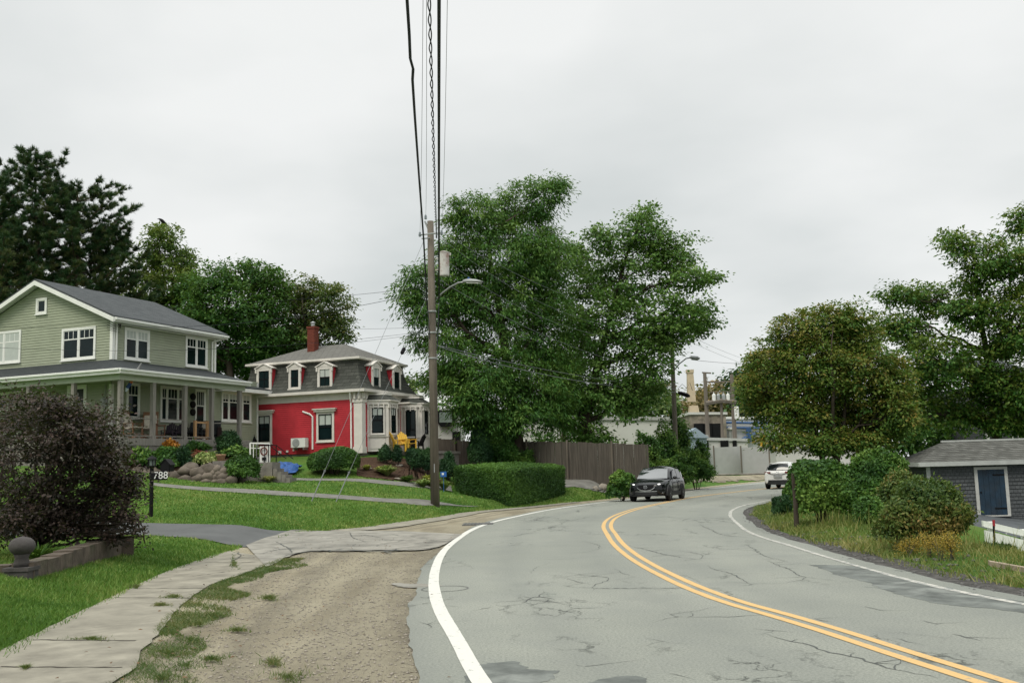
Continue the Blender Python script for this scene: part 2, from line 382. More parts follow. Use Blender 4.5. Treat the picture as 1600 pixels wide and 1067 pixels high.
def m_paint(name, col, wear, under=(.20,.21,.20)):
    q, n, l, b = newmat(name)
    f = noise(n, l, 7, 10, .82); g_ = noise(n, l, 45, 4, .8)
    k_ = ramp(n, l, f, [(wear, (0,0,0)), (wear + .06, (1,1,1))])
    c = mixc(n, l, ramp(n, l, g_, [(.35, (.3,.3,.3)), (.6, (0,0,0))]), col, tuple(x * .6 for x in col))
    c = mixc(n, l, k_, c, under); l.new(c, b.inputs['Base Color']); b.inputs['Roughness'].default_value = .7
    bump(n, l, b, g_, .004, .5); return q
M = {}
M['turf'] = m_grass_ground(); M['asphalt'] = m_asphalt(); M['gravel'] = m_gravel()
M['white_line'] = m_paint('white_road_paint', (.62,.61,.56), .565); M['worn_line'] = m_paint('worn_white_road_paint', (.50,.48,.43), .48)
M['yellow_line'] = m_paint('yellow_road_paint', (.60,.385,.15), .565)
M['concrete'] = mat('sidewalk_concrete', (.245,.228,.185), .9, .3, 1.9, .008, 30, spec=.2, dirt=.8, dirtcol=(.14,.13,.105))
M['apron'] = mat('broken_concrete', (.25,.238,.208), .9, .35, 1.6, .01, 18, spec=.2, dirt=1., dirtcol=(.075,.073,.064))
M['dark_asphalt'] = mat('dark_asphalt', (.075,.082,.088), .85, .25, 1.4, .008, 45, spec=.3)
M['drive'] = mat('driveway_asphalt', (.092,.095,.095), .85, .2, .8, .006, 45, spec=.3)
M['patch'] = mat('patched_asphalt', (.125,.135,.125), .85, .5, 2.5, .01, 30, spec=.3, dirt=1., dirtcol=(.24,.25,.23))
M['rubble'] = mat('dark_gravel', (.070,.066,.062), .95, .6, 7, .05, 14, spec=.2)
M['path'] = mat('path_gravel', (.17,.165,.15), .95, .3, 2.2, .02, 20, spec=.15)
M['mulch'] = mat('bark_mulch', (.060,.036,.024), .95, .5, 9, .06, 22, spec=.1)
M['joint'] = mat('slab_joint', (.045,.038,.028), .95, .3, 6)
M['iron'] = mat('cast_iron', (.10,.10,.095), .7, .2, 8)

# ------------------------------------------------------------------ ground, road, paths
nx_, ny_ = len(GX), len(GY)
Vg = np.stack([XX.ravel(), YY.ravel(), ZZ.ravel()], 1)
ii, jj = np.meshgrid(np.arange(nx_ - 1), np.arange(ny_ - 1), indexing='ij'); a_ = (ii * ny_ + jj).ravel()
Fg = np.stack([a_, a_ + ny_, a_ + ny_ + 1, a_ + 1], 1)
struct(np_obj('ground', Vg, Fg, M['turf'], smooth=True))
def strip(name, A, B, mt, off, n=None, m_=6, step=.35, jag=(0, 0), flat=False):
    ln = max(np.linalg.norm(np.diff(A, axis=0), axis=1).sum(), np.linalg.norm(np.diff(B, axis=0), axis=1).sum())
    n = n or max(2, int(ln / step)); a = resample(np.asarray(A, float), n); b = resample(np.asarray(B, float), n)
    for arr_, jg in ((a, jag[0]), (b, jag[1])):
        if jg:
            ns = sum(rng.uniform(-1, 1, n) * 0 + np.interp(np.arange(n), np.arange(0, n + s_, s_), rng.normal(0, 1, len(np.arange(0, n + s_, s_)))) * w_ for s_, w_ in ((9, .6), (3, .35), (1, .2)))
            t = np.gradient(arr_, axis=0); t /= np.linalg.norm(t, axis=1)[:, None] + 1e-9
            arr_ += np.stack([t[:, 1], -t[:, 0]], 1) * (ns * jg)[:, None]
    k_ = np.linspace(0, 1, m_ + 1)
    X = a[:, None, 0] * (1-k_) + b[:, None, 0] * k_; Y = a[:, None, 1] * (1-k_) + b[:, None, 1] * k_
    Z = (np.zeros_like(X) if flat else H(X, Y)) + off
    i_, j_ = np.meshgrid(np.arange(n - 1), np.arange(m_), indexing='ij'); q = (i_ * (m_ + 1) + j_).ravel()
    return np_obj(name, np.stack([X.ravel(), Y.ravel(), Z.ravel()], 1), np.stack([q, q+1, q+m_+2, q+m_+1], 1)[:, ::-1], mt, tint=np.tile(k_, n))
pxl = lambda pts, **k_: smooth_line([G(*q) for q in pts], .3)
# gravel shoulder from the walk to the road, and the dark verge on the other side
struct(strip('gravel_shoulder', sLE, offset_line(sAL, .6), M['gravel'], .008, m_=24))
struct(strip('gravel_verge', offset_line(sWR, .1), sVE, M['rubble'], .010, m_=8, jag=(0, .16)))
struct(strip('road', sAL, sAR, M['asphalt'], .022, m_=20, jag=(.05, .06), flat=True, step=.25))
def line(name, c, wd, mt, z, s0=None, s1=None, jag=(0,0)):
    s = np.r_[0, np.cumsum(np.linalg.norm(np.diff(c, axis=0), axis=1))]
    if s0 is not None: c = c[(s >= s0) & (s <= s1)]
    return struct(strip(name, offset_line(c, -wd/2), offset_line(c, wd/2), mt, z, m_=1, flat=True, step=.2, jag=jag))
line('edge_line', sWL, .155, M['white_line'], .027, jag=(.004,.004)); line('edge_line', sWR, .10, M['worn_line'], .027, jag=(.012,.012))
line('centre_line', offset_line(sYL, -.10), .105, M['yellow_line'], .027, jag=(.003,.003)); line('centre_line', offset_line(sYL, .10), .105, M['yellow_line'], .027, jag=(.003,.003))
# pieces of patched surface
def blob_sheet(name, pts, mt, off, flat=True, jag=.06):
    c = smooth_line([G0(*q) for q in pts] + [G0(*pts[0])], .12)[:-1]
    c = resample(np.vstack([c, c[:1]]), max(40, int(len(c) * 3)))[:-1]; th_ = np.linspace(0, 2*math.pi, len(c), endpoint=False)
    c = c + sum(np.stack([np.sin(th_*f_ + rng.uniform(0, 6)), np.cos(th_*f_*1.1 + rng.uniform(0, 6))], 1) * jag * 1.2 / f_**.6 for f_ in (5, 9, 17, 31, 47)) + rng.normal(0, jag*.12, c.shape)
    v = [(x, y, (0 if flat else Hs(x, y)) + off) for x, y in c]; mb = MB(); mb.add(v, [tuple(range(len(v)))])
    o = obj(name, mb, mt); 
    if o.data.polygons[0].normal.z < 0: o.data.flip_normals()
    return struct(o)
blob_sheet('road_patch', [(1262,884),(1330,886),(1400,905),(1500,924),(1640,955),(1660,985),(1590,960),(1500,950),(1420,935),(1350,912)], M['patch'], .0245)
blob_sheet('road_patch', [(745,1045),(790,1036),(840,1050),(872,1056),(830,1075),(750,1080)], M['patch'], .0245)
blob_sheet('road_patch', [(905,1075),(960,1062),(1000,1060),(1010,1070),(960,1085)], M['patch'], .0245, jag=.015)
blob_sheet('pothole', [(1380,909),(1400,908),(1421,913),(1405,915)], M['patch'], .0255, jag=.012)
blob_sheet('shoulder_patch', [(612,913),(660,914),(690,917),(650,920),(618,917)], M['apron'], .0225)
def crack(pts, wd=.012, br=2, z=0.0):
    p = smooth_line([G0(*q) for q in pts], .09); n_ = len(p); t = np.gradient(p, axis=0); t /= np.linalg.norm(t, axis=1)[:, None] + 1e-9; nn = np.stack([t[:, 1], -t[:, 0]], 1)
    p = p + nn * (np.cumsum(rng.normal(0, .012, n_)) * .5 + rng.normal(0, .012, n_))[:, None]; w_ = wd * (.35 + rng.random(n_)) * np.sin(np.linspace(.15, 3.0, n_)); mb = MB(); a = p + nn*w_[:, None]; b_ = p - nn*w_[:, None]
    mb.add([(x, y, .0245+z) for k2 in range(n_) for x, y in (a[k2], b_[k2])], [(2*i, 2*i+1, 2*i+3, 2*i+2) for i in range(n_-1)])
    for _ in range(br):
        j = random.randint(2, max(3, n_-3)) % n_; q = p[j].copy(); d2 = nn[j]*random.choice((-1,1)) + t[j]*random.uniform(-.8,.8); L_ = [q.copy()]
        for k2 in range(random.randint(3, 9)): q = q + d2*.07 + rng.normal(0, .02, 2); L_.append(q.copy())
        L_ = np.array(L_); tt_ = np.gradient(L_, axis=0); tt_ /= np.linalg.norm(tt_, axis=1)[:, None] + 1e-9; n2 = np.stack([tt_[:, 1], -tt_[:, 0]], 1); ww = (wd*.7*np.linspace(1, .15, len(L_)))[:, None]
        a, b_ = L_+n2*ww, L_-n2*ww; mb.add([(x, y, .0243+z) for k2 in range(len(L_)) for x, y in (a[k2], b_[k2])], [(2*i, 2*i+1, 2*i+3, 2*i+2) for i in range(len(L_)-1)])
    struct(obj('road_crack', mb, M['crack']))
M['crack'] = mat('dark_crack', (.075,.08,.075), .95, .3, 6)  # plain dark tone for road cracks and the apron's asphalt seam
for pts, wd, br in (([(1196,994),(1225,1003),(1262,1012),(1290,1024),(1340,1034),(1380,1048),(1462,1064)], .016, 5), ([(1040,959),(1063,966),(1120,966),(1200,964),(1240,970)], .010, 3), ([(882,896),(915,901),(948,904),(945,910),(926,916),(922,926)], .014, 4),
    ([(886,905),(902,911),(925,916)], .012, 2), ([(985,855),(1010,860),(1030,866),(1060,872),(1095,877)], .020, 6), ([(1095,877),(1098,869),(1075,864),(1040,860)], .012, 3), ([(1105,885),(1118,892),(1140,898),(1175,916)], .013, 4), ([(803,840),(820,835),(845,832)], .022, 2),
    ([(845,831),(880,831),(928,832)], .010, 0), ([(800,822),(830,816),(858,806)], .016, 3), ([(890,816),(905,811),(930,807)], .016, 2), ([(1010,812),(1040,808),(1062,810),(1110,809)], .018, 3), ([(1092,820),(1110,828),(1140,838),(1180,842)], .020, 5),
    ([(1165,852),(1180,858),(1200,870),(1240,880)], .018, 5), ([(1200,878),(1235,893),(1262,904),(1300,908)], .016, 5), ([(1175,985),(1210,988),(1245,990)], .008, 1), ([(900,845),(925,850),(935,858),(905,866)], .010, 3), ([(1440,973),(1470,980)], .012, 1), ([(1488,994),(1530,1005)], .014, 1),
    ([(1352,950),(1378,958)], .009, 1), ([(815,945),(840,935),(868,940)], .018, 5), ([(822,950),(850,944),(862,936)], .012, 4), ([(900,1042),(915,1045)], .010, 1), ([(690,948),(712,950),(735,951)], .006, 0), ([(1010,1000),(1050,1008),(1080,1010)], .006, 1), ([(1040,1055),(1090,1066)], .006, 0),
    ([(655,935),(672,938)], .010, 1), ([(650,975),(668,978),(672,985)], .008, 2), ([(1270,970),(1300,975)], .010, 1), ([(1395,1000),(1450,1012)], .006, 0), ([(960,890),(975,898),(1000,905)], .007, 2), ([(860,880),(840,888),(830,898)], .006, 1)): crack(pts, wd*.7, br)
# manhole ring partly under the line
c_ = G0(695, 922); mb = MB(); 
pts_ = [(math.cos(a) * .33, math.sin(a) * .33) for a in np.linspace(0, 2*math.pi, 33)]
for (x1, y1), (x2, y2) in zip(pts_[:-1], pts_[1:]):
    mb.add([(c_.x+x1, c_.y+y1, .0255), (c_.x+x2, c_.y+y2, .0255), (c_.x+x2*.93, c_.y+y2*.93, .0255), (c_.x+x1*.93, c_.y+y1*.93, .0255)], [(0,1,2,3)])
tag(obj('manhole_cover', mb, M['iron']), 'round manhole ring set in the road beside the white edge line', 'manhole')
d_ = G0(747, 819.5); mb = MB()
mb.box(d_.x-.45, d_.x+.45, d_.y-.5, d_.y+.5, .003, .032)
for k_ in range(8): mb.box(d_.x-.40+k_*.1, d_.x-.36+k_*.1, d_.y-.42, d_.y+.42, .032, .045)
tag(obj('storm_drain', mb, M['iron']), 'dark iron storm drain grate at the road edge near the bend', 'drain')
# sidewalk in slabs with joints
SR = pxl([(60,1130),(190,1067),(212,1052),(225,1025),(241,1005),(250,985),(275,962),(300,940),(325,922),(362,905),(400,892),(440,875)])
SL = sLE[(sLE[:, 1] > 2) & (sLE[:, 1] < 22.3)]
SRn = resample(SR, 60); SR = SRn
struct(strip('sidewalk', np.vstack([SL]), SR, M['concrete'], .028, m_=10, jag=(.05, .06)))
for (xa, ya), (xb, yb) in (((0,1041),(190,1042)), ((52,999),(213,1000)), ((178,933),(308,934)), ((207,919),(345,918)), ((320,878),(398,878)), ((352,893),(300,900))):
    A = G0(xa, ya, .03); B = G0(xb, yb, .03); dr = (B - A).normalized(); pn = Vector((-dr.y, dr.x, 0)); mb = MB(); k_ = 14; vs = []
    for i in range(k_ + 1):
        q = A.lerp(B, i / k_); ww = random.uniform(.006, .02); q = q + pn * random.uniform(-.015, .015); vs += [(q.x + pn.x*ww, q.y + pn.y*ww, .0315), (q.x - pn.x*ww, q.y - pn.y*ww, .0315)]
    mb.add(vs, [(2*i, 2*i+1, 2*i+3, 2*i+2) for i in range(k_)]); struct(obj('sidewalk_joint', mb, M['joint']))
_k = [i for i in range(len(sLE)) if 25.6 < sLE[i, 1] < 46 and sLE[i, 0] > -5.6]; S2 = sLE[_k[0]:_k[-1]]
struct(strip('sidewalk', S2, offset_line(S2, np.linspace(1.25, .55, len(S2))[:, None]), M['concrete'], .03, m_=4, jag=(.03,.08)))
struct(strip('driveway_apron', smooth_line([G0(*q) for q in [(384,853.5),(425,840),(470,831.5),(540,831),(620,831),(680,834),(722,836)]], .3),
             smooth_line([G0(*q) for q in [(414,888),(450,872),(487,862.5),(540,863),(600,861),(650,862),(690,855),(704,850)]], .3), M['apron'], .036, m_=8, jag=(.0,.08)))
0 and blob_sheet('apron_seam', [(440,871),(520,858),(600,858),(690,852),(660,864),(560,868),(480,866)], M['patch'], .040, jag=.14)
for pts, wd, br in (([(405,868),(450,860),(500,858),(545,856),(600,856)], .022, 6), ([(440,872),(470,866),(520,862),(600,864),(680,858)], .045, 10), ([(470,845),(510,843),(560,838),(600,843)], .016, 6), ([(560,848),(620,846),(690,845)], .016, 6), ([(430,848),(450,858),(462,868)], .02, 3), ([(545,833),(552,842),(575,850)], .014, 4), ([(610,836),(640,840),(700,838)], .014, 4), ([(360,880),(375,872),(372,862)], .016, 3)): crack(pts, wd, br, .015)
DA = pxl([(-220,811),(0,813),(120,815),(225,818),(300,820),(400,826),(472,831)]); DB = pxl([(-220,842),(0,838),(120,836),(225,837),(290,841),(340,848),(386,856)])
struct(strip('driveway', DA, DB, M['drive'], .022, m_=8))
PA = pxl([(238,754.5),(350,763),(500,772),(620,780),(700,786.5),(752,791)]); PB = pxl([(238,759.5),(350,769),(500,778.5),(620,786.5),(700,791.5),(745,793)])
struct(strip('footpath', PA, PB, M['path'], .02, m_=3, jag=(.06,.06)))
QA = pxl([(452,747),(520,748),(600,751),(660,755),(706,760)]); QB = pxl([(452,750),(520,751.5),(600,757),(660,763),(706,768)])
struct(strip('footpath', QA, QB, M['path'], .02, m_=3, jag=(.06,.06)))
EA = pxl([(560,716),(600,716),(660,716),(735,722)]); EB = pxl([(556,744),(600,749),(660,753),(706,756)])
struct(strip('flower_bed', EA, EB, M['mulch'], .03, m_=16, jag=(.1,.12)))
FA = pxl([(868,748),(940,750),(1000,750)]); FB = pxl([(880,763),(930,768),(965,774)])
struct(strip('gravel_drive', FA, FB, M['path'], .03, m_=8, jag=(.1,.1)))
HA = pxl([(1085,751),(1120,744),(1160,743.5),(1215,742)]); HB = pxl([(1085,756.5),(1120,753),(1160,750.5),(1215,748.5)])
struct(strip('gravel_lot', HA, HB, M['gravel'], .03, m_=8, jag=(.3,.3)))
# asphalt yard by the shed, well below the road
mb = MB(); ya = [Vector((13.0,25,0)), Vector((24,23,0)), Vector((34,46,0)), Vector((17,44,0))]
A_ = np.array([(q.x, q.y) for q in (ya[0], ya[3])]); B_ = np.array([(q.x, q.y) for q in (ya[1], ya[2])])
struct(strip('yard', A_, B_, M['dark_asphalt'], .03, m_=10))
GRAVEL_FAR = None
EXCL = [np.vstack([DA, DB[::-1]]), np.vstack([PA, PB[::-1]]), np.vstack([QA, QB[::-1]]), np.vstack([EA, EB[::-1]]), np.vstack([FA, FB[::-1]]), CORR]

# ------------------------------------------------------------------ foliage machinery
def quads(cen, dr, up, ln, wd):
    """rhombic leaves: centre, direction, normal-ish, length, width (all arrays)"""
    dr = dr / (np.linalg.norm(dr, axis=1)[:, None] + 1e-9); sd_ = np.cross(dr, up); sd_ /= (np.linalg.norm(sd_, axis=1)[:, None] + 1e-9)
    n = len(cen); ln = np.broadcast_to(ln, n)[:, None]; wd = np.broadcast_to(wd, n)[:, None]
    nn = np.cross(sd_, dr)
    p0 = cen - dr*ln*.5; p2 = cen + dr*ln*.5 - nn*ln*.12; mid = cen - dr*ln*.04 + nn*ln*.05
    V = np.stack([p0, mid + sd_*wd*.5, p2, mid - sd_*wd*.5], 1).reshape(-1, 3)
    return V, np.arange(n*4, dtype=np.int32).reshape(n, 4)
def unit(n):
    v = rng.normal(size=(n, 3)); return v / np.linalg.norm(v, axis=1)[:, None]
def foliage(blobs, cl_r=.55, per=22, ln=.2, wd=.10, dens=1.0, flat=.45, droop=.35, inner=.35, rag=.22, stray=.07):
    """blobs: list of (centre Vector, rx, ry, rz). Clusters of leaves through every blob, denser near its skin."""
    CC, OD, TT = [], [], []
    for (c, rx, ry, rz) in blobs:
        area = 4 * math.pi * ((rx*ry)**1.6/3 + (rx*rz)**1.6/3 + (ry*rz)**1.6/3) ** (1/1.6)
        n = max(6, int(dens * area / (cl_r * cl_r) * 1.9))
        u = unit(n); rad = inner + (1 - inner) * rng.random(n) ** .45
        # lumpy outline
        lump = 1 + rag * np.sin(u[:, 0]*5 + c[0]*3) * np.sin(u[:, 1]*4.3 + c[1]*2) + rag * .7 * np.sin(u[:, 2]*7 + c[2]*5 + u[:, 0]*6)
        st_ = rng.random(n) < stray; rad = np.where(st_, rad * rng.uniform(1.05, 1.25, n), rad)
        cc = np.array(tuple(c)) + u * np.stack([rx*rad*lump, ry*rad*lump, rz*rad*lump], 1)
        CC.append(cc); OD.append(u); TT.append(np.clip(rng.normal(.5, .17, n) + .12 * u[:, 2], 0, 1))
    CC = np.vstack(CC); OD = np.vstack(OD); TT = np.concatenate(TT)
    k_ = len(CC); m = rng.poisson(per, k_); idx = np.repeat(np.arange(k_), m); n = len(idx)
    sc = rng.uniform(.6, 1.25, k_)[idx][:, None] * cl_r
    off = rng.normal(size=(n, 3)) * .55; off[:, 2] *= flat
    rr_ = np.hypot(off[:, 0], off[:, 1]); off[:, 2] -= droop * rr_ * .6
    cen = CC[idx] + off * sc
    dr = off * np.array([1, 1, .5]) + OD[idx] * .5 + rng.normal(size=(n, 3)) * .45; dr[:, 2] -= droop
    up = np.tile([0, 0, 1.0], (n, 1)) + OD[idx] * .35 + rng.normal(size=(n, 3)) * .55
    s = rng.uniform(.65, 1.3, n)
    V, Fq = quads(cen, dr, up, ln*s, wd*s)
    tint = np.clip(TT[idx] + rng.normal(0, .12, n), 0, 1)
    return V, Fq, np.repeat(tint, 4), CC
def branch_pts(a, b, sag=.15, n=6, wob=.06):
    a = Vector(a); b = Vector(b); d = (b - a).length; o = []
    for i in range(n + 1):
        t = i / n; q = a.lerp(b, t); q.z += math.sin(t * math.pi) * d * sag * (.6 if b.z > a.z else .3)
        if 0 < i < n: q += Vector((random.uniform(-1, 1), random.uniform(-1, 1), random.uniform(-1, 1))) * d * wob
        o.append(q)
    return o
def tree(name, label, cat, base, blobs_px, Y, lm, bm, tr=.3, fork=.35, ln=.22, wd=.11, per=22, cl=.55, dens=1., thick=.75, group=None, twigs=.5, stems=1, lean=(0,0), **kw):
    """blobs_px: (px, py, rx_px, ry_px[, dY]); base: (x, y) on the ground"""
    bl = []
    for q in blobs_px:
        dy = q[4] if len(q) > 4 else random.uniform(-1.5, 1.5)
        c = P(q[0], q[1], Y + dy); k_ = (Y + dy) / F; bl.append((c, q[2]*k_, max(q[2], q[3])*k_*thick, q[3]*k_))
    z0 = Hs(*base) - .1; root = thing(name, label, cat, (base[0], base[1], z0 + .1), group=group)
    V, Fq, tt, CC = foliage(bl, cl, per, ln, wd, dens, **kw)
    np_obj('crown', V, Fq, lm, root, tt)
    top = max(b_[0].z for b_ in bl); cx = sum(b_[0].x for b_ in bl) / len(bl)
    mb = MB(); mains = []
    for s_ in range(stems):
        a = s_ * 2.4; bx = base[0] + (math.cos(a) * tr * 1.2 if stems > 1 else 0); by = base[1] + (math.sin(a) * tr * 1.2 if stems > 1 else 0)
        tx = cx + (math.cos(a) * (top-z0) * .22 if stems > 1 else 0); ty = Y + (math.sin(a) * (top-z0) * .18 if stems > 1 else 0)
        pts = [Vector((bx, by, z0))]; n = 9
        for i in range(1, n + 1):
            t = i / n; q = Vector((bx + (tx-bx)*t**1.3 + random.uniform(-.12, .12), by + (ty-by)*t + random.uniform(-.12, .12), z0 + (top-z0)*.93*t)); pts.append(q)
        mb.tube(pts, [tr * (1.35 if i == 0 else 1) * (1 - .88 * i / n) for i in range(n + 1)], 9); mains.append(pts)
    obj_limbs = MB(); CCl = CC
    for bi, (c, rx, ry, rz) in enumerate(bl):
        pts = mains[bi % stems]; zt = max(z0 + (top-z0)*fork*.6, c.z - (.35 * math.hypot(c.x-cx, c.y-Y) + rz*.5)); zt = min(zt, z0+(top-z0)*.85)
        j = min(range(len(pts)), key=lambda i: abs(pts[i].z - zt)); rad = tr * (1 - .88 * j / 9) * .55
        bp = branch_pts(pts[j], c, .10); nb = len(bp)
        mb.tube(bp, [max(.012, rad * (1 - .75 * i / nb)) for i in range(nb)], 6)
        near_ = CC[(np.abs(CC[:, 0]-c.x) < rx) & (np.abs(CC[:, 2]-c.z) < rz*1.1)]
        kk = int(len(near_) * twigs * .25)
        for q in near_[rng.permutation(len(near_))[:min(kk, 26)]]:
            s_ = bp[random.randint(nb//2, nb-1)]
            mb.tube(branch_pts(s_, q, .05, 3, .05), [max(.01, rad*.22), .016, .012, .007], 3, False)
    obj('trunk', mb, bm, root, smooth=True)
    return root
# ------------------------------------------------------------------ leaf and bark materials
M['bark'] = mat('bark', (.060,.048,.038), .95, .35, 5, .03, 14, sc3=(1,1,.25), spec=.15)
M['bark_grey'] = mat('grey_bark', (.085,.076,.066), .95, .3, 6, .02, 16, sc3=(1,1,.25), spec=.15)
M['bark_pine'] = mat('pine_bark', (.085,.060,.048), .95, .35, 5, .03, 14, sc3=(1,1,.4), spec=.1)
M['locust'] = leafmat('locust_leaf', (0.018,0.066,0.012), (0.056,0.154,0.026), (0.175,0.288,0.058))
M['maple'] = leafmat('maple_leaf', (0.028,0.086,0.014), (0.078,0.179,0.032), (0.2,0.305,0.078))
M['rust'] = leafmat('turning_leaf', (.032,.095,.016), (.098,.175,.028), (.250,.190,.042))
M['righttree'] = leafmat('mixed_leaf', (0.02,0.077,0.013), (0.062,0.149,0.021), (0.19,0.22,0.04))
M['oak'] = leafmat('oak_leaf', (0.014,0.056,0.01), (0.042,0.124,0.021), (0.12,0.22,0.042))
M['brownmaple'] = leafmat('brown_green_leaf', (0.022,0.061,0.015), (0.064,0.11,0.025), (0.184,0.171,0.049))
M['yellowgreen'] = leafmat('yellowing_leaf', (0.03,0.079,0.015), (0.084,0.153,0.026), (0.219,0.252,0.049))
M['pine'] = leafmat('pine_needle', (0.011,0.041,0.016), (0.03,0.078,0.026), (0.108,0.117,0.038), trans=.1)
M['plum'] = leafmat('dark_purple_leaf', (.010,.014,.009), (.032,.022,.019), (.078,.048,.038), trans=.12)
M['hedge'] = leafmat('hedge_leaf', (0.018,0.054,0.013), (0.041,0.106,0.02), (0.105,0.212,0.035), trans=.2)
M['hedge2'] = leafmat('vine_leaf', (0.02,0.065,0.013), (0.058,0.141,0.023), (0.166,0.265,0.045), trans=.2)
M['wildbush'] = leafmat('wild_bush_leaf', (0.027,0.065,0.015), (0.09,0.138,0.026), (0.254,0.161,0.049), trans=.2)
M['far_leaf'] = leafmat('far_leaf', (0.033,0.076,0.025), (0.075,0.141,0.041), (0.175,0.217,0.067), trans=.2)
M['far_rust'] = leafmat('far_rust_leaf', (0.075,0.076,0.027), (0.16,0.128,0.052), (0.28,0.198,0.084), trans=.2)
M['yew'] = leafmat('yew_needle', (0.007,0.032,0.013), (0.019,0.063,0.02), (0.052,0.121,0.035), trans=.1)

# ------------------------------------------------------------------ trees
TR = {}
TR['locust'] = tree('locust_tree', 'tallest dark green feathery tree behind the clipped hedge', 'tree', tuple(P(810,745,54))[:2],
 [(845,308,36,38,0),(868,292,18,22,0),(790,330,38,40,1),(735,338,34,34,-1),(712,328,14,22,-1),(800,395,80,62,0),(715,402,36,40,-1),(852,420,40,75,2),(655,430,26,24,-2),(640,462,22,26,-2),(662,484,28,28,-2),
  (705,462,38,44,-1),(662,530,22,22,-1),(755,480,75,70,0),(845,520,52,72,1),(700,545,34,34,-2),(762,590,72,52,-1),(840,605,55,50,0),(728,628,36,30,-2),(797,646,50,30,-1),(868,642,34,32,0),(690,590,30,28,0),(752,660,40,26,-1)],
 54, M['locust'], M['bark'], tr=.42, ln=.24, wd=.066, per=40, cl=.62, dens=.9, droop=.55, rag=.36, stray=.03, twigs=.4)
TR['maple'] = tree('maple_tree', 'broad light green maple tree behind the board fence, right of the tallest tree', 'tree', tuple(P(905,742,57))[:2],
 [(1000,360,38,34),(1035,380,25,30),(940,372,28,30),(912,445,26,40,3),(902,395,16,26,3),(1052,402,40,36),(985,430,66,56),(1078,432,34,22),(1112,432,22,9),(1060,488,42,40),(1098,478,24,14),(1108,500,16,9),(1085,512,30,16),
  (960,505,66,52),(1015,555,44,45),(905,520,34,55,4),(940,600,58,48),(988,622,36,34),(902,650,34,36),(928,682,34,22),(1040,520,36,30),(1022,600,18,26),(880,590,24,50,3),(1010,335,16,16)],
 57, M['maple'], M['bark'], tr=.36, ln=.19, wd=.13, per=25, cl=.60, dens=.84, droop=.3, rag=.34, twigs=.8, stray=.02)
TR['rust'] = tree('round_tree', 'round many-stemmed tree turning orange behind the clipped bush', 'tree', tuple(P(1300,738,43))[:2],
 [(1290,508,50,34),(1330,498,30,24),(1235,522,34,28),(1345,530,38,34),(1200,570,34,34),(1180,560,14,12),(1262,570,66,50),(1340,580,58,50),(1392,588,34,38),(1190,622,34,36),(1240,640,54,42),(1312,650,60,42),(1375,650,48,40),(1222,684,34,20),(1405,640,26,40),(1290,690,36,18),(1170,600,14,20),(1350,690,40,20)],
 43, M['rust'], M['bark'], tr=.13, ln=.15, wd=.085, per=26, cl=.42, dens=1.3, stems=5, droop=.25, rag=.3, fork=.15, stray=.03, twigs=1.0)
TR['bigright'] = tree('roadside_tree', 'tall spreading tree at the right edge, rising above the shed', 'tree', tuple(P(1560,740,52))[:2],
 [(1602,345,30,28),(1500,382,26,24),(1480,366,12,12),(1552,405,46,36),(1605,420,44,46),(1520,430,26,22),(1408,458,36,16),(1448,470,36,28),(1520,478,54,38),(1592,510,52,52),(1402,505,36,24),(1425,520,30,26),(1462,560,52,42),(1530,575,52,40),(1440,605,46,34),(1500,640,50,30),(1590,610,50,42),(1572,655,46,22),(1660,440,60,80),(1660,580,60,80),(1640,660,50,30),(1420,650,34,26),(1560,540,30,20)],
 50, M['righttree'], M['bark'], tr=.30, ln=.19, wd=.11, per=25, cl=.55, dens=1.0, droop=.35, rag=.36, twigs=.9)
TR['oak'] = tree('oak_tree', 'dense dark green tree between the two houses', 'tree', tuple(P(360,720,64))[:2],
 [(335,437,34,26),(385,428,44,26),(352,480,62,44),(418,468,34,40),(312,500,36,42),(392,532,60,44),(338,562,42,42),(300,452,24,26),(425,430,16,14),(290,540,40,40)],
 64, M['oak'], M['bark'], tr=.4, ln=.21, wd=.13, per=28, cl=.65, dens=1., rag=.26)
TR['brown'] = tree('maple_tree', 'brownish green maple tree rising behind the red house', 'tree', tuple(P(500,720,66))[:2],
 [(478,455,34,24),(520,488,30,34),(462,500,42,44),(500,530,46,40),(448,552,42,36),(538,512,14,20),(510,460,18,18),(440,450,18,20),(530,450,8,10),(420,520,40,50,3),(400,590,40,40,3),(440,620,60,40,3),(520,570,30,30,2)],
 66, M['brownmaple'], M['bark'], tr=.35, ln=.20, wd=.13, per=24, cl=.6, dens=.9, rag=.32)
TR['crowtree'] = tree('round_tree', 'yellowing narrow tree behind the green house with a crow at its top', 'tree', tuple(P(252,720,68))[:2],
 [(250,382,30,34),(286,406,18,28),(234,428,28,38),(272,448,38,36),(228,482,40,36),(280,490,36,36),(250,360,18,14),(296,430,10,20),(240,530,50,40,2),(190,500,50,50,2)],
 68, M['yellowgreen'], M['bark_grey'], tr=.26, ln=.22, wd=.13, per=16, cl=.5, dens=.95, rag=.25)
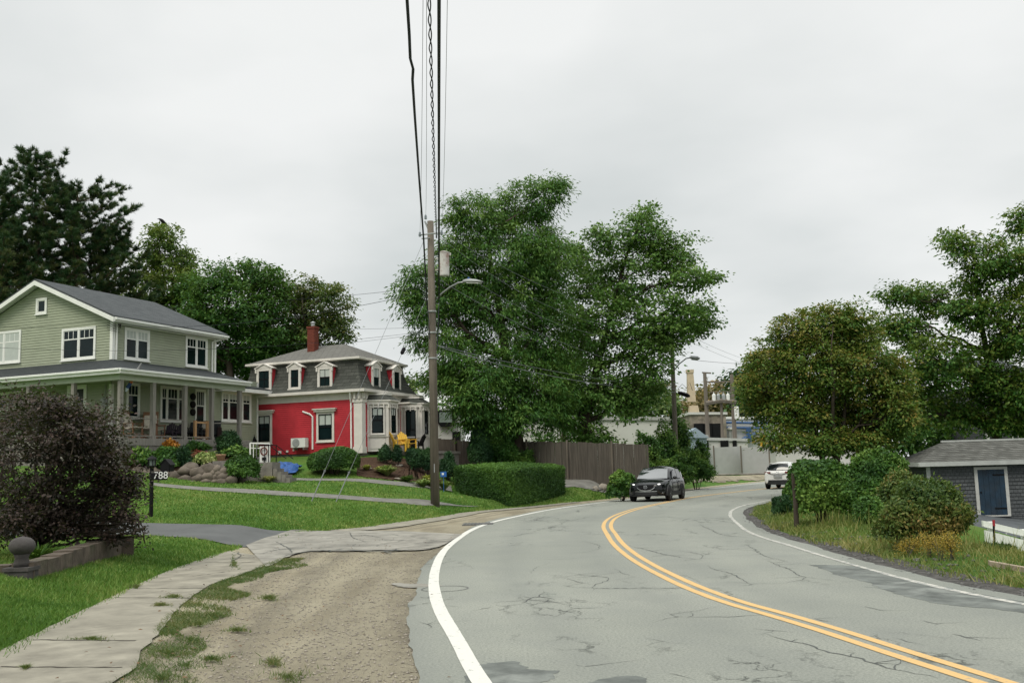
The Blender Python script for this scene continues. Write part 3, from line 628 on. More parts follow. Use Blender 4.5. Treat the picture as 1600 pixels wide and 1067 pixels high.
def pine(label, px, ptop, Y, zlow, prof, seed, wd_=.034, group='pine trees behind the green house'):
    """trunk, whorls of limbs, upturned twigs carrying needle tufts; prof: list of (height fraction, branch length left, right) in metres"""
    R = random.Random(seed); base = P(px, 720, Y); z0 = Hs(base.x, base.y); top = P(px, ptop, Y)
    root = thing('pine_tree', label, 'tree', (base.x, base.y, z0), group=group)
    hgt = top.z - z0; mb = MB(); n = 10
    tp = [Vector((base.x + (top.x-base.x)*i/n + R.uniform(-.1,.1), Y, z0 - .2 + (hgt+.2)*i/n)) for i in range(n+1)]
    mb.tube(tp, [.36*(1-.93*i/n) for i in range(n+1)], 8)
    tips = []; z = zlow
    while z < hgt - .3:
        t = z / hgt; fl = np.interp(t, [q[0] for q in prof], [q[1] for q in prof]); fr = np.interp(t, [q[0] for q in prof], [q[2] for q in prof])
        i = min(n-1, int(t*n)); o = tp[i].lerp(tp[i+1], t*n - i)
        a0 = R.uniform(0, 6.28)
        for b in range(6):
            a = a0 + b*1.047 + R.uniform(-.3,.3); ca = math.cos(a); ln = (fr if ca > 0 else fl) * R.uniform(.55, 1.12) * (.75 + .25*abs(ca))
            if R.random() < .10: continue
            rise = R.uniform(.02,.22) + .35*t*t
            pts = []; m_ = 5
            for k_ in range(m_+1):
                s = k_/m_; pts.append(o + Vector((ca*ln*s, math.sin(a)*ln*s, ln*(rise*s - .10*math.sin(s*math.pi) + .16*s*s*s))) + Vector((0,0,R.uniform(-.04,.04)*ln*s)))
            mb.tube(pts, [max(.010, .028*ln*.4*(1-.8*k_/m_)) + .004 for k_ in range(m_+1)], 4, False)
            nsub = int(2 + ln*4.6)
            for q in range(nsub):
                s = R.uniform(.28, 1.0); k_ = min(m_-1, int(s*m_)); c = pts[k_].lerp(pts[k_+1], s*m_-k_)
                aa = a + R.choice((-1,1))*R.uniform(.4,1.1); l2 = R.uniform(.25,.8)*(.4+ln*.18)*(1.25-s*.5)
                e = c + Vector((math.cos(aa)*l2, math.sin(aa)*l2, l2*R.uniform(.15,.7)))
                mb.tube([c, c.lerp(e,.6)+Vector((0,0,-.03)), e], [.012,.008,.006], 3, False)
                tips.append((e, (e-c).normalized(), R.random())); tips.append((c.lerp(e,.55), (e-c).normalized(), R.random()))
                if R.random() < .5: tips.append((c.lerp(e,.2)+Vector((0,0,.05)), Vector((math.cos(aa),math.sin(aa),.8)).normalized(), R.random()))
            tips.append((pts[-1], (pts[-1]-pts[-2]).normalized(), R.random()))
        z += R.uniform(.42,.66)
    tips.append((top, Vector((0,0,1)), .5))
    T = np.array([tuple(q[0]) for q in tips]); D = np.array([tuple(q[1]) for q in tips]); C = np.array([q[2] for q in tips]); nn = 34
    idx = np.repeat(np.arange(len(T)), nn); k_ = len(idx)
    d = D[idx]*.75 + unit(k_)*.85 + np.array([0,0,.25]); d /= np.linalg.norm(d, axis=1)[:, None]
    ln = rng.uniform(.18,.36,k_)[:, None]; sd_ = np.cross(d, unit(k_)); sd_ /= np.linalg.norm(sd_, axis=1)[:, None]
    b0 = T[idx] + unit(k_)*.05
    V = np.stack([b0 - sd_*wd_*.5, b0 + sd_*wd_*.5, b0 + d*ln], 1).reshape(-1, 3)
    np_obj('crown', V, np.arange(k_*3).reshape(-1, 3), M['pine'], root, np.repeat(np.clip(C[idx]*.8 + .25*(1-(T[idx][:,2]-z0)/hgt), 0, 1), 3))
    obj('trunk', mb, M['bark_pine'], root, smooth=True); return root
pine('tallest pine with an open pointed top above the green house gable', 57, 236, 60, 3.5, [(0,3,3),(.35,4.2,4.0),(.6,4.2,3.6),(.8,3.0,2.6),(.92,1.9,1.8),(1,.5,.5)], 3)
pine('bushy pine leaning its branches right over the green house roof', 120, 285, 61, 3.5, [(0,3,3.5),(.35,4,4.6),(.6,3.4,3.7),(.8,2.8,3.2),(.93,1.8,2.3),(1,1.0,1.0)], 5)
pine('pine cut by the left edge of the picture', -12, 262, 58, 3.5, [(0,3,3),(.4,4,4),(.75,3,3.0),(1,.6,.6)], 8)
pine('low full pine filling in behind the green house ridge', 168, 352, 63, 2.5, [(0,3,3),(.4,3.8,4.0),(.75,2.8,2.8),(1,.6,.6)], 12)
pine('low pine with dead twigs behind the left gable roof', 12, 350, 62, 2.5, [(0,3,3),(.4,3.8,3.8),(.75,3,2.8),(1,.6,.6)], 15)

# ---- far background trees
def fartree(name, label, blobs, Y, lm, base_px=None, **kw):
    b = P(base_px or blobs[0][0], 730, Y); k_ = Y / 60
    return tree(name, label, 'tree', (b.x, b.y), blobs, Y, lm, M['bark'], tr=.28, ln=.26*k_, wd=.17*k_, per=13, cl=.7*k_, dens=1.5, twigs=.2, **kw)
fartree('background_tree', 'small green tree seen between the red house and the utility pole', [(640,602,22,16),(655,625,26,22),(618,630,20,20),(688,610,20,26)], 80, M['far_leaf'], 650)
fartree('background_tree', 'light green bushy tree behind the pale house, right of the utility pole', [(700,600,30,30),(730,640,30,30),(720,580,20,20)], 82, M['far_leaf'], 715)
fartree('background_tree', 'dark rounded tree over the long warehouse roof', [(1010,625,26,18),(985,640,26,18),(1040,632,20,16)], 115, M['far_leaf'], 1010)
fartree('background_tree', 'rusty brown tree between the chimney and the power poles', [(1100,618,20,20),(1118,630,24,22),(1088,636,18,16)], 130, M['far_rust'], 1100)
fartree('background_tree', 'brownish tree left of the chimney', [(1055,625,14,14),(1040,600,8,8),(1060,640,18,14)], 125, M['far_rust'], 1055)
fartree('background_tree', 'dark pine-like tree just left of the round orange tree', [(1150,590,14,14),(1165,585,16,20),(1158,615,22,24),(1180,640,26,30)], 120, M['yew'], 1160)
fartree('background_tree', 'yellowish tree showing behind the power poles', [(1128,608,16,14),(1140,628,18,16),(1190,600,24,40)], 135, M['far_rust'], 1135)
fartree('background_tree', 'green tree between the round orange tree and the spreading roadside tree', [(1410,680,40,30),(1440,660,36,30),(1390,640,30,30),(1470,690,40,24)], 62, M['oak'], 1425)
fartree('background_tree', 'dark green tree behind the shed roof', [(1480,650,40,34),(1520,680,40,20),(1560,600,40,40),(1600,640,40,40),(1650,650,50,50)], 68, M['oak'], 1500)
fartree('background_tree', 'leafy tree behind the fence between the two big trees', [(880,600,30,60),(860,690,20,20),(900,700,26,20)], 66, M['oak'], 880)

fartree('background_tree', 'broad dark tree line piece right of the two big trees, over the warehouse roof', [(975,618,30,22),(1000,605,26,18),(950,630,26,22),(1030,618,24,20)], 120, M['far_leaf'], 990)
fartree('background_tree', 'low reddish brown trees at the right of the chimney base', [(1095,632,22,16),(1122,640,22,14),(1145,632,18,20),(1110,612,16,12)], 138, M['far_rust'], 1120)
# ------------------------------------------------------------------ building materials
def m_clap(name, col, var=.08):
    q, n, l, b = newmat(name)
    f = noise(n, l, 1.3, 5, .6); g_ = noise(n, l, 7, 6, .7, sc3=(.3, .3, 2.5))
    c = ramp(n, l, f, [(.3, tuple(x*(1-var) for x in col)), (.7, tuple(x*(1+var) for x in col))])
    c = mixc(n, l, ramp(n, l, g_, [(.5, (0,0,0)), (.8, (.35,.35,.35))]), c, tuple(x*.7 for x in col))
    l.new(c, b.inputs['Base Color']); b.inputs['Roughness'].default_value = .65; b.inputs['Specular IOR Level'].default_value = .25; return q
def m_shingle(name, c1, c2, sc=3.2, row=.18, br=.32, rot=True, bmp=.02):
    q, n, l, b = newmat(name); tcn = n.new('ShaderNodeTexCoord')
    # use height for the rows, and the horizontal run for the tabs
    sp = n.new('ShaderNodeSeparateXYZ'); l.new(tcn.outputs['Object'], sp.inputs[0]); cb_ = n.new('ShaderNodeCombineXYZ')
    l.new(mth(n, l, 'ADD', sp.outputs[0], sp.outputs[1]), cb_.inputs[0]); l.new(sp.outputs[2], cb_.inputs[1])
    bt = n.new('ShaderNodeTexBrick'); l.new(cb_.outputs[0], bt.inputs['Vector']); bt.inputs['Scale'].default_value = 1
    bt.inputs['Brick Width'].default_value = br; bt.inputs['Row Height'].default_value = row; bt.inputs['Mortar Size'].default_value = .012
    bt.inputs['Color1'].default_value = (*c1, 1); bt.inputs['Color2'].default_value = (*c2, 1); bt.inputs['Mortar'].default_value = (*[x*.45 for x in c1], 1)
    c = mixc(n, l, ramp(n, l, noise(n, l, 1.1, 5, .65), [(.35, (0,0,0)), (.7, (.6,.6,.6))]), bt.outputs[0], tuple((x+y)*.33 for x, y in zip(c1, c2)))
    c = mixc(n, l, ramp(n, l, noise(n, l, 30, 3, .8), [(.4, (.35,.35,.35)), (.6, (0,0,0))]), c, tuple(x*.6 for x in c1))
    l.new(c, b.inputs['Base Color']); b.inputs['Roughness'].default_value = .9; b.inputs['Specular IOR Level'].default_value = .15
    bump(n, l, b, bt.outputs['Fac'], bmp, .5); return q
def m_glass(name, col=(.004,.009,.010), rough=.05):
    q, n, l, b = newmat(name); l.new(ramp(n, l, noise(n, l, .8, 3, .5), [(.35, col), (.7, tuple(x*2.2 for x in col))]), b.inputs['Base Color'])
    b.inputs['Roughness'].default_value = rough; b.inputs['Specular IOR Level'].default_value = .22; return q
M['green_clap'] = m_clap('sage_clapboard', (.325,.350,.262)); M['red_clap'] = m_clap('red_clapboard', (.44,.032,.044), .18)
M['trim'] = mat('white_trim', (.72,.72,.69), .55, .06, 3, dirt=.2, dirtcol=(.45,.44,.40)); M['cream'] = mat('cream_trim', (.62,.585,.54), .6, .08, 2.5, dirt=.3, dirtcol=(.42,.39,.34))
M['soffit'] = mat('sage_soffit', (.36,.39,.31), .7, .05)
M['shingle'] = m_shingle('grey_shingles', (.075,.083,.088), (.125,.133,.138), row=.075, br=.3)
M['shingle_dark'] = m_shingle('dark_shingles', (.045,.052,.055), (.078,.085,.086), row=.05, br=.3)
M['mansard'] = m_shingle('mansard_shingles', (.058,.061,.054), (.110,.113,.100), row=.17, br=.42)
M['hiproof'] = m_shingle('pale_shingles', (.165,.160,.145), (.225,.218,.20), row=.05, br=.35)
M['wood_shingle'] = m_shingle('weathered_wood_shingles', (.075,.075,.068), (.20,.20,.185), row=.075, br=.22, bmp=.05)
M['grey_shake'] = m_shingle('grey_wall_shakes', (.085,.092,.098), (.125,.132,.138), row=.14, br=.17)
M['glass'] = m_glass('window_glass'); M['glass_pale'] = m_glass('curtained_glass', (.10,.12,.11), .12)
M['blind'] = mat('window_blind', (.42,.45,.42), .6, .06, 6); M['black'] = mat('black_paint', (.008,.008,.009), .6, .2, spec=.12); M['darkroom'] = mat('dark_door', (.010,.012,.013), .4, .2)
M['weathered'] = mat('weathered_wood', (.20,.185,.165), .85, .3, 3, .01, 20, sc3=(6,6,.4)); M['board'] = mat('grey_fence_board', (.078,.067,.055), .9, .45, 2.2, .012, 18, sc3=(7,7,.35), dirt=.6, dirtcol=(.06,.05,.04))  # fence board base colour is darkened to carry the trees' shade
M['deck'] = mat('deck_wood', (.22,.20,.18), .85, .25, 3, sc3=(1,4,4)); M['brick'] = m_shingle('red_brick', (.17,.050,.034), (.23,.065,.045), row=.075, br=.22, bmp=.01)
M['stone'] = mat('foundation_stone', (.19,.175,.155), .9, .35, 3, .03, 10); M['boulder'] = mat('field_stone', (.12,.098,.078), .9, .5, 1.7, .03, 7, dirt=.5, dirtcol=(.06,.06,.05))
M['plastic_white'] = mat('white_plastic', (.68,.68,.66), .45, .05); M['metal'] = mat('galvanised_metal', (.36,.37,.37), .45, .15, 6, metal=.6); M['greymetal'] = mat('painted_grey_metal', (.30,.31,.31), .5, .2, 4)
M['rust_metal'] = mat('rusty_white_metal', (.52,.50,.48), .7, .1, 5, dirt=1.0, dirtcol=(.20,.06,.035)); M['timber'] = mat('honey_wood', (.36,.21,.10), .6, .2, 4, sc3=(3,3,1))
M['oldtimber'] = mat('brown_chair_wood', (.17,.085,.045), .6, .25, 4); M['yellow'] = mat('yellow_chair_paint', (.66,.40,.045), .5, .1); M['purple'] = mat('dark_purple_plastic', (.035,.026,.040), .5, .2)
M['cushion'] = mat('pale_cushion', (.42,.38,.32), .9, .2, 5); M['canvas'] = mat('charcoal_fabric', (.03,.033,.036), .9, .2); M['blue_tarp'] = mat('blue_tarp', (.010,.07,.25), .5, .45, 5, .06, 6)
M['terracotta'] = mat('terracotta', (.34,.20,.12), .8, .2); M['pole'] = mat('weathered_pole', (.130,.110,.088), .9, .35, 1.5, .015, 20, sc3=(6,6,.25), dirt=.6, dirtcol=(.05,.04,.033)); M['pole_far'] = mat('dark_pole', (.14,.12,.10), .9, .2, 2, sc3=(4,4,.3))
M['wire'] = mat('black_cable', (.010,.013,.020), .6, .1); M['wire_grey'] = mat('grey_wire', (.16,.17,.18), .5, .1); M['ceramic'] = mat('grey_ceramic', (.22,.25,.28), .3, .1)

class Wall:
    """a vertical plane of a building, given in the building's own axes"""
    def __init__(s, root, o, d, n): s.r = root; s.o = Vector((*o, 0)); s.d = Vector((*d, 0)).normalized(); s.n = Vector((*n, 0)).normalized(); s.M = wloc(root)
    def hit(s, px, py):
        Mi = s.M.inverted(); c = Mi @ Vector((0, 0, CZ)); dr = Mi.to_3x3() @ ray(px, py)
        k_ = (s.o - c).dot(s.n) / dr.dot(s.n); p = c + dr * k_; return (p - s.o).dot(s.d), p.z
    def t(s, px, py=600): return s.hit(px, py)[0]
    def z(s, px, py): return s.hit(px, py)[1]
    def rect(s, x0, y0, x1, y1):
        ym = (y0+y1)/2; xm = (x0+x1)/2; a = s.t(x0, ym); b = s.t(x1, ym); c = s.z(xm, y0); d = s.z(xm, y1)
        return min(a, b), max(a, b), min(c, d), max(c, d)
    def p(s, t, z, off=0): q = s.o + s.d*t + s.n*off; return Vector((q.x, q.y, z))
    def box(s, mb, t0, t1, z0, z1, a, b):
        return mb.par(s.p(t0, z0, a), s.d*(t1-t0), s.n*(b-a), (0, 0, z1-z0))
    def clap(s, mb, t0, t1, z0, z1, h, lap=.034, tf=None):
        z = z0
        while z < z1 - 1e-4:
            e = min(z + h, z1); f = tf or (lambda q: (t0, t1)); a0, a1 = f(z); b0, b1 = f(e)
            if a1 - a0 < .02: break
            b1 = max(b1, b0)
            g = h*.17; mb.add([s.p(a0, z+g, lap), s.p(a1, z+g, lap), s.p(b1, e, lap*.85), s.p(b0, e, lap*.85), s.p(a0, z+g, 0), s.p(a1, z+g, 0), s.p(b1, e, 0), s.p(b0, e, 0)], [(0,1,2,3), (0,4,5,1), (3,2,6,7)])
            z = e
def win(W, root, px, cols=1, top=.32, muntin=3, trim=.10, sill=True, rails=True, blind=0.0, mt='trim', name='window', gm='glass', head=0, off=.0, widths=None):
    t0, t1, z0, z1 = px if not isinstance(px[0], tuple) else px[0]
    fr = MB(); A = off + .036; B = off + .075
    W.box(fr, t0, t0+trim, z0, z1, A, B); W.box(fr, t1-trim, t1, z0, z1, A, B); W.box(fr, t0+trim, t1-trim, z1-trim, z1, A, B); W.box(fr, t0+trim, t1-trim, z0, z0+trim*.8, A, B)
    if sill: W.box(fr, t0-.03, t1+.03, z0-.04, z0, A, B+.04)
    if head: W.box(fr, t0-.10, t1+.10, z1, z1+head, A, B+.10); W.box(fr, t0-.16, t1+.16, z1+head, z1+head+.05, A, B+.16)
    iw = (t1-t0-2*trim); ws = widths or [1/cols]*cols; x = t0+trim; gl = MB(); bl = MB(); zi0 = z0+trim*.8; zi1 = z1-trim
    for k_, w_ in enumerate(ws):
        a = x; b = x + iw*w_; x = b
        if k_: W.box(fr, a-trim*.45, a+trim*.45, zi0, zi1, A, B-.005)
        a2 = a + (trim*.45 if k_ else 0); b2 = b - (trim*.45 if k_ < len(ws)-1 else 0); s_ = .03
        # sash
        for q in ((a2, a2+s_, zi0, zi1), (b2-s_, b2, zi0, zi1), (a2+s_, b2-s_, zi1-s_, zi1), (a2+s_, b2-s_, zi0, zi0+s_)): W.box(fr, *q, A, B-.02)
        zt = zi1 - (zi1-zi0)*top
        if rails: W.box(fr, a2+s_, b2-s_, zt-.025, zt+.025, A, B-.018)
        if muntin:
            nm = max(1, round(muntin * w_ * cols)) if widths is None else max(2, round((b2-a2)/.22))
            for j in range(1, nm): c = a2 + (b2-a2)*j/nm; W.box(fr, c-.012, c+.012, zt+.025, zi1-s_, A, B-.022)
        W.box(gl, a2+.01, b2-.01, zi0+.01, zi1-.01, off+.035, off+.047)
        if blind: W.box(bl, a2+s_, b2-s_, zi1-(zi1-zi0)*blind, zi1-s_, off+.048, off+.051)
    o = obj(name, fr, M[mt], root, world=False); obj('pane', gl, M[gm], o, world=False)
    if blind: obj('blind', bl, M['blind'], o, world=False)
    return o
def slab(mb, pts, th):
    p = [Vector(q) for q in pts]; n = (p[1]-p[0]).cross(p[2]-p[0]).normalized()
    if n.z < 0: n = -n
    return mb.prism([q for q in p], n*th)

# ================================================================== the green house
c0 = P(172, 700, 41); GA = math.radians(67.3); zg = 2.0
GH = thing('house', 'sage green two-storey house with white trim and a wraparound porch', 'house', (c0.x, c0.y, zg), GA)
Wr = Wall(GH, (0,0), (1,0), (0,-1)); Wg = Wall(GH, (0,0), (0,1), (-1,0))
EZ = Wr.z(172, 497); AZ_ = Wg.z(60, 447); GW = 8.1; hw = GW/2; UL = Wr.t(336, 560); LL = Wr.t(402, 650)
DZ = P(188, 684, 38.5).z - zg; PCZ = P(188, 590, 38.5).z - zg; PFZ = P(188, 575.5, 38.3).z - zg; PRZ = Wr.z(172, 561)
wall = MB(); Wr.clap(wall, 0, UL, PRZ-.3, EZ, .115); Wr.clap(wall, 0, LL, 0, PRZ-.3, .115)
Wg.clap(wall, 0, GW, 0, EZ, .115); sl_ = (AZ_-EZ)/hw; Wg.clap(wall, 0, GW, EZ, AZ_, .115, tf=lambda z: (min(hw, (z-EZ)/sl_), max(hw, GW-(z-EZ)/sl_)))
wall.box(0, UL, 0, GW, 0, EZ); wall.box(UL, LL, 0, 5.0, 0, PRZ-.35)
wall.prism([(0,0,EZ),(0,GW,EZ),(0,hw,AZ_)], (UL,0,0))
Wb_ = Wall(GH, (LL,0), (0,1), (1,0)); Wb_.clap(wall, 0, 5, 0, PRZ-.35, .115)
obj('wall', wall, M['green_clap'], GH, world=False)
ov = .45; rs_ = MB(); ez = EZ - ov*sl_*.6
slab(rs_, [(-.40,-ov,ez+.10), (UL+.35,-ov,ez+.10), (UL+.35,hw,AZ_+.16), (-.40,hw,AZ_+.16)], .07)
slab(rs_, [(-.40,GW+ov,ez+.10), (UL+.35,GW+ov,ez+.10), (UL+.35,hw,AZ_+.16), (-.40,hw,AZ_+.16)], .07)
RF = obj('roof', rs_, M['shingle'], GH, world=False)
tr_ = MB()   # rake boards, fascia and soffits
for s_ in (0, 1):
    y0 = -ov if s_ == 0 else GW+ov
    for (xa, xb, dz, hh) in ((-.43,-.38,0,.20), (-.38,.0,-.03,.07), (UL+.33,UL+.37,0,.2)):
        tr_.add([(xa,y0,ez+.10+dz-hh),(xa,hw,AZ_+.16+dz-hh),(xa,hw,AZ_+.15+dz),(xa,y0,ez+.09+dz),(xb,y0,ez+.10+dz-hh),(xb,hw,AZ_+.16+dz-hh),(xb,hw,AZ_+.15+dz),(xb,y0,ez+.09+dz)],
                [(0,1,2,3),(7,6,5,4),(0,4,5,1),(3,2,6,7),(0,3,7,4),(1,5,6,2)])
tr_.box(-.38, UL+.33, -ov-.03, -ov+.005, ez-.07, ez+.11); tr_.box(-.05, UL+.3, -ov, -.001, ez-.07, ez-.045)
tr_.box(-.05, .10, -.05, -.002, PRZ, EZ); tr_.box(-.05, -.002, -.002, .10, PRZ, EZ); tr_.box(UL-.1, UL+.02, -.05, -.002, PRZ-.25, EZ)
tr_.box(.1, UL-.1, -.045, -.002, EZ-.22, EZ-.03); 
for q_ in ((-.055, -.035, -.035, .09, 0, PCZ), (-.035, .1, -.045, -.002, 0, PCZ), (LL-.09, LL+.03, -.045, -.002, 0, PRZ-.35)): cb2 = MB(); cb2.box(*q_); obj('corner_board', cb2, M['trim'], GH, world=False)
obj('trim', tr_, M['trim'], GH, world=False)
# gutter and downspouts
gt = MB(); gt.box(-.36, UL+.33, -ov-.12, -ov-.032, ez+.0, ez+.09); gt.tube([(.14,-.09,EZ-.1),(.14,-.08,PRZ)], .04, 8)
gt.tube([(UL+.1,-ov-.07,ez),(UL-.05,-.3,ez-.12),(UL-.3,-.09,EZ-.35),(UL-.3,-.08,PRZ-.1)], .045, 8); obj('gutter', gt, M['trim'], GH, world=False)
# porch
p_, q_ = 2.2, 1.8; oh = .28; PX1 = 7.75
Wp = Wall(GH, (0,-p_), (1,0), (0,-1)); Wq = Wall(GH, (-q_,0), (0,1), (-1,0)); PX1 = Wall(GH, (0,-p_-oh), (1,0), (0,-1)).t(391, 600)
pr = MB(); X0, Y0_ = -q_-oh, -p_-oh; YB = GW+1.6
pr.add([(X0,Y0_,PFZ),(PX1,Y0_,PFZ),(PX1,0,PRZ),(0,0,PRZ)], [(0,1,2,3)]); pr.add([(X0,Y0_,PFZ),(0,0,PRZ),(0,YB,PRZ),(X0,YB,PFZ)], [(0,1,2,3)])
PR = obj('porch_roof', pr, M['shingle_dark'], GH, world=False)
pf = MB(); fz = PFZ-.012
pf.box(X0-.03, PX1, Y0_-.04, Y0_, PFZ-.19, fz+.02); pf.box(X0-.04, X0, Y0_, YB, PFZ-.20, fz+.02); pf.box(PX1, PX1+.04, Y0_, -.02, PFZ-.20, fz+.02)
pf.box(X0-.09, PX1, Y0_-.12, Y0_-.045, PFZ-.08, fz+.0); pf.box(X0-.12, X0-.045, Y0_, YB, PFZ-.08, fz)
obj('fascia', pf, M['trim'], PR, world=False)
pc = MB(); pc.box(X0, PX1, Y0_, -.001, PFZ-.22, PFZ-.19); pc.box(X0, -.001, -.001, YB, PFZ-.22, PFZ-.19)
pc.box(-q_-.09, PX1-.1, -p_-.08, -p_+.08, PFZ-.42, PFZ-.22); pc.box(-q_-.08, -q_+.08, -p_+.08, YB, PFZ-.42, PFZ-.22)
obj('beam', pc, M['soffit'], PR, world=False)
wr = MB(); slab(wr, [(UL,-.75,PFZ-.10),(LL+.35,-.75,PFZ-.10),(LL+.35,2.5,PRZ-.02),(UL,2.5,PRZ-.02)], .06); slab(wr, [(UL,2.5,PRZ-.02),(LL+.35,2.5,PRZ-.02),(LL+.35,5.4,PFZ-.1),(UL,5.4,PFZ-.1)], .06)
wo = obj('wing_roof', wr, M['shingle_dark'], GH, world=False); wf = MB(); wf.box(PX1-.2, LL+.37, -.80, -.752, PFZ-.27, PFZ-.10); wf.box(LL+.352, LL+.40, -.75, 2.5, PFZ-.25, PFZ-.07); wf.box(UL, LL+.35, -.752, 0, PFZ-.26, PFZ-.235); obj('fascia', wf, M['trim'], wo, world=False)
dk = MB(); DX1 = Wp.t(386, 690)
dk.box(-q_-.15, DX1, -p_-.15, 0, DZ-.05, DZ); dk.box(-q_-.15, 0, 0, YB, DZ-.05, DZ); DK = obj('deck', dk, M['deck'], GH, world=False)
dt = MB(); dt.box(-q_-.17, DX1, -p_-.19, -p_-.152, DZ-.28, DZ-.01); dt.box(-q_-.19, -q_-.152, -p_-.15, YB, DZ-.28, DZ-.01)
x = -q_-.15
while x < DX1: dt.box(x, x+.125, -p_-.15, -p_-.125+random.uniform(0,.01), -.6, DZ-.28); x += .135
y = -p_-.14
while y < YB: dt.box(-q_-.15, -q_-.125+random.uniform(0,.01), y, y+.125, -.6, DZ-.28); y += .135
dt.box(-q_-.21, -q_-.05, -p_-.21, -p_-.05, -.6, DZ-.02)
obj('deck_skirt', dt, M['weathered'], DK, world=False)
for px in (188, 239, 288.5, 330.5, 374):
    t = Wp.t(px, 630); mb = MB(); mb.box(t-.08, t+.08, -p_-.08, -p_+.08, DZ, PFZ-.42); mb.box(t-.10, t+.10, -p_-.10, -p_+.10, DZ, DZ+.12); obj('porch_post', mb, M['weathered'], GH, world=False)
for px in (115, 45):
    t = Wq.t(px, 630); mb = MB(); mb.box(-q_-.08, -q_+.08, t-.08, t+.08, DZ, PFZ-.42); obj('porch_post', mb, M['weathered'], GH, world=False)
rl = MB(); t4 = Wp.t(330.5,630); t5 = Wp.t(374,630); tc_ = Wp.t(188,630); ra = Wp.t(306, 650)
rl.box(tc_+.08, t4-.08, -p_-.03, -p_+.03, DZ+.08, DZ+.12); rl.tube([(tc_, -p_, DZ+.80),(Wp.t(239,630), -p_, DZ+.78),(Wp.t(288,630), -p_, DZ+.80)], .018, 6)
rl.tube([(t4+.08,-p_,DZ+.72),(t5-.08,-p_,DZ+.80)], .022, 6)
for i in range(9): a = tc_+.4+i*.62; rl.box(a-.02, a+.02, -p_-.02, -p_+.02, DZ, DZ+.08)
rl.tube([(-q_, -p_+.08, DZ+.78),(-q_, Wq.t(115,630), DZ+.78),(-q_, YB, DZ+.78)], .018, 6)
obj('railing', rl, M['weathered'], DK, world=False)
gtm = MB(); g0, g1 = Wp.t(308, 670), Wp.t(327, 670)
for a in (g0, g1): gtm.box(a-.05, a+.05, -p_+.06, -p_+.16, DZ, DZ+.82)
gtm.box(g0, g1, -p_+.09, -p_+.13, DZ+.06, DZ+.14); gtm.box(g0, g1, -p_+.09, -p_+.13, DZ+.70, DZ+.78); obj('porch_gate', gtm, M['timber'], DK, world=False)
# windows of the green house
win(Wg, GH, (Wg.rect(98, 512, 151, 562),), cols=2); win(Wg, GH, (Wg.rect(-18, 518, 34, 568),), cols=2, blind=.98, gm='glass_pale')
win(Wg, GH, (Wg.rect(58, 466, 75, 491),), muntin=0, rails=False, name='attic_window', trim=.11)
win(Wr, GH, (Wr.rect(193, 514, 232, 563),), cols=2, blind=.32); win(Wr, GH, (Wr.rect(288.5, 527, 322.5, 574),), cols=2)
win(Wr, GH, (Wr.rect(196, 598, 217, 654),), muntin=3); win(Wr, GH, (Wr.rect(249, 604, 287, 659),), cols=3, widths=[.24,.52,.24])
win(Wr, GH, (Wr.rect(344.5, 613, 391, 659),), cols=3, widths=[.22,.5,.28], blind=.22)
win(Wg, GH, (Wg.rect(-2, 612, 40, 640),), cols=3)
dr = win(Wr, GH, (Wr.rect(303, 608, 319.5, 690),), muntin=4, top=.30, name='door', trim=.10)
dr2 = win(Wg, GH, (Wg.rect(106, 602, 136, 690),), muntin=0, rails=False, name='door', trim=.14, gm='darkroom'); tag(dr2, 'dark open front door on the gable side of the porch')
# vent cage / shutter ornaments by the door, electric meter
mb = MB(); t = Wr.t(299.5, 630)
for i in range(3): z = Wr.z(299.5, 620+i*12); mb.lathe(Wr.p(t, z, .08), [(.02,-.05),(.15,-.04),(.17,.0),(.15,.04),(.02,.05)], 12, 'y')
obj('wall_ornament', mb, M['black'], GH, world=False)
mb = MB(); t, z = Wg.hit(166, 628); Wg.box(mb, t-.12, t+.12, z-.18, z+.18, .02, .15); mb.lathe(Wg.p(t, z+.03, .2), [(.10,-.06),(.11,0),(.09,.06)], 12, 'x'); mb.tube([Wg.p(t, z-.18, .08), Wg.p(t, DZ, .08)], .03, 6); mb.tube([Wg.p(t, z+.18, .08), Wg.p(t, PCZ, .08)], .02, 6); obj('electric_meter', mb, M['greymetal'], GH, world=False)
mb = MB(); t, z = Wr.hit(187, 500); mb.tube([Wr.p(t, z-.35, .02), Wr.p(t, z, .1), Wr.p(t-.1, z+.05, .3)], .03, 6)
for i in range(5): mb.tube([Wr.p(t, z-.05-i*.12, .03), Wr.p(t-.35-.1*i, z-.3-i*.06, .25), Wr.p(t-.8, z-.1-i*.1, .12)], .010, 4)
obj('service_bracket', mb, M['black'], GH, world=False)
mb = MB(); Wr.box(mb, Wr.t(6,474), Wr.t(6,474), 0, 0, 0, 0)
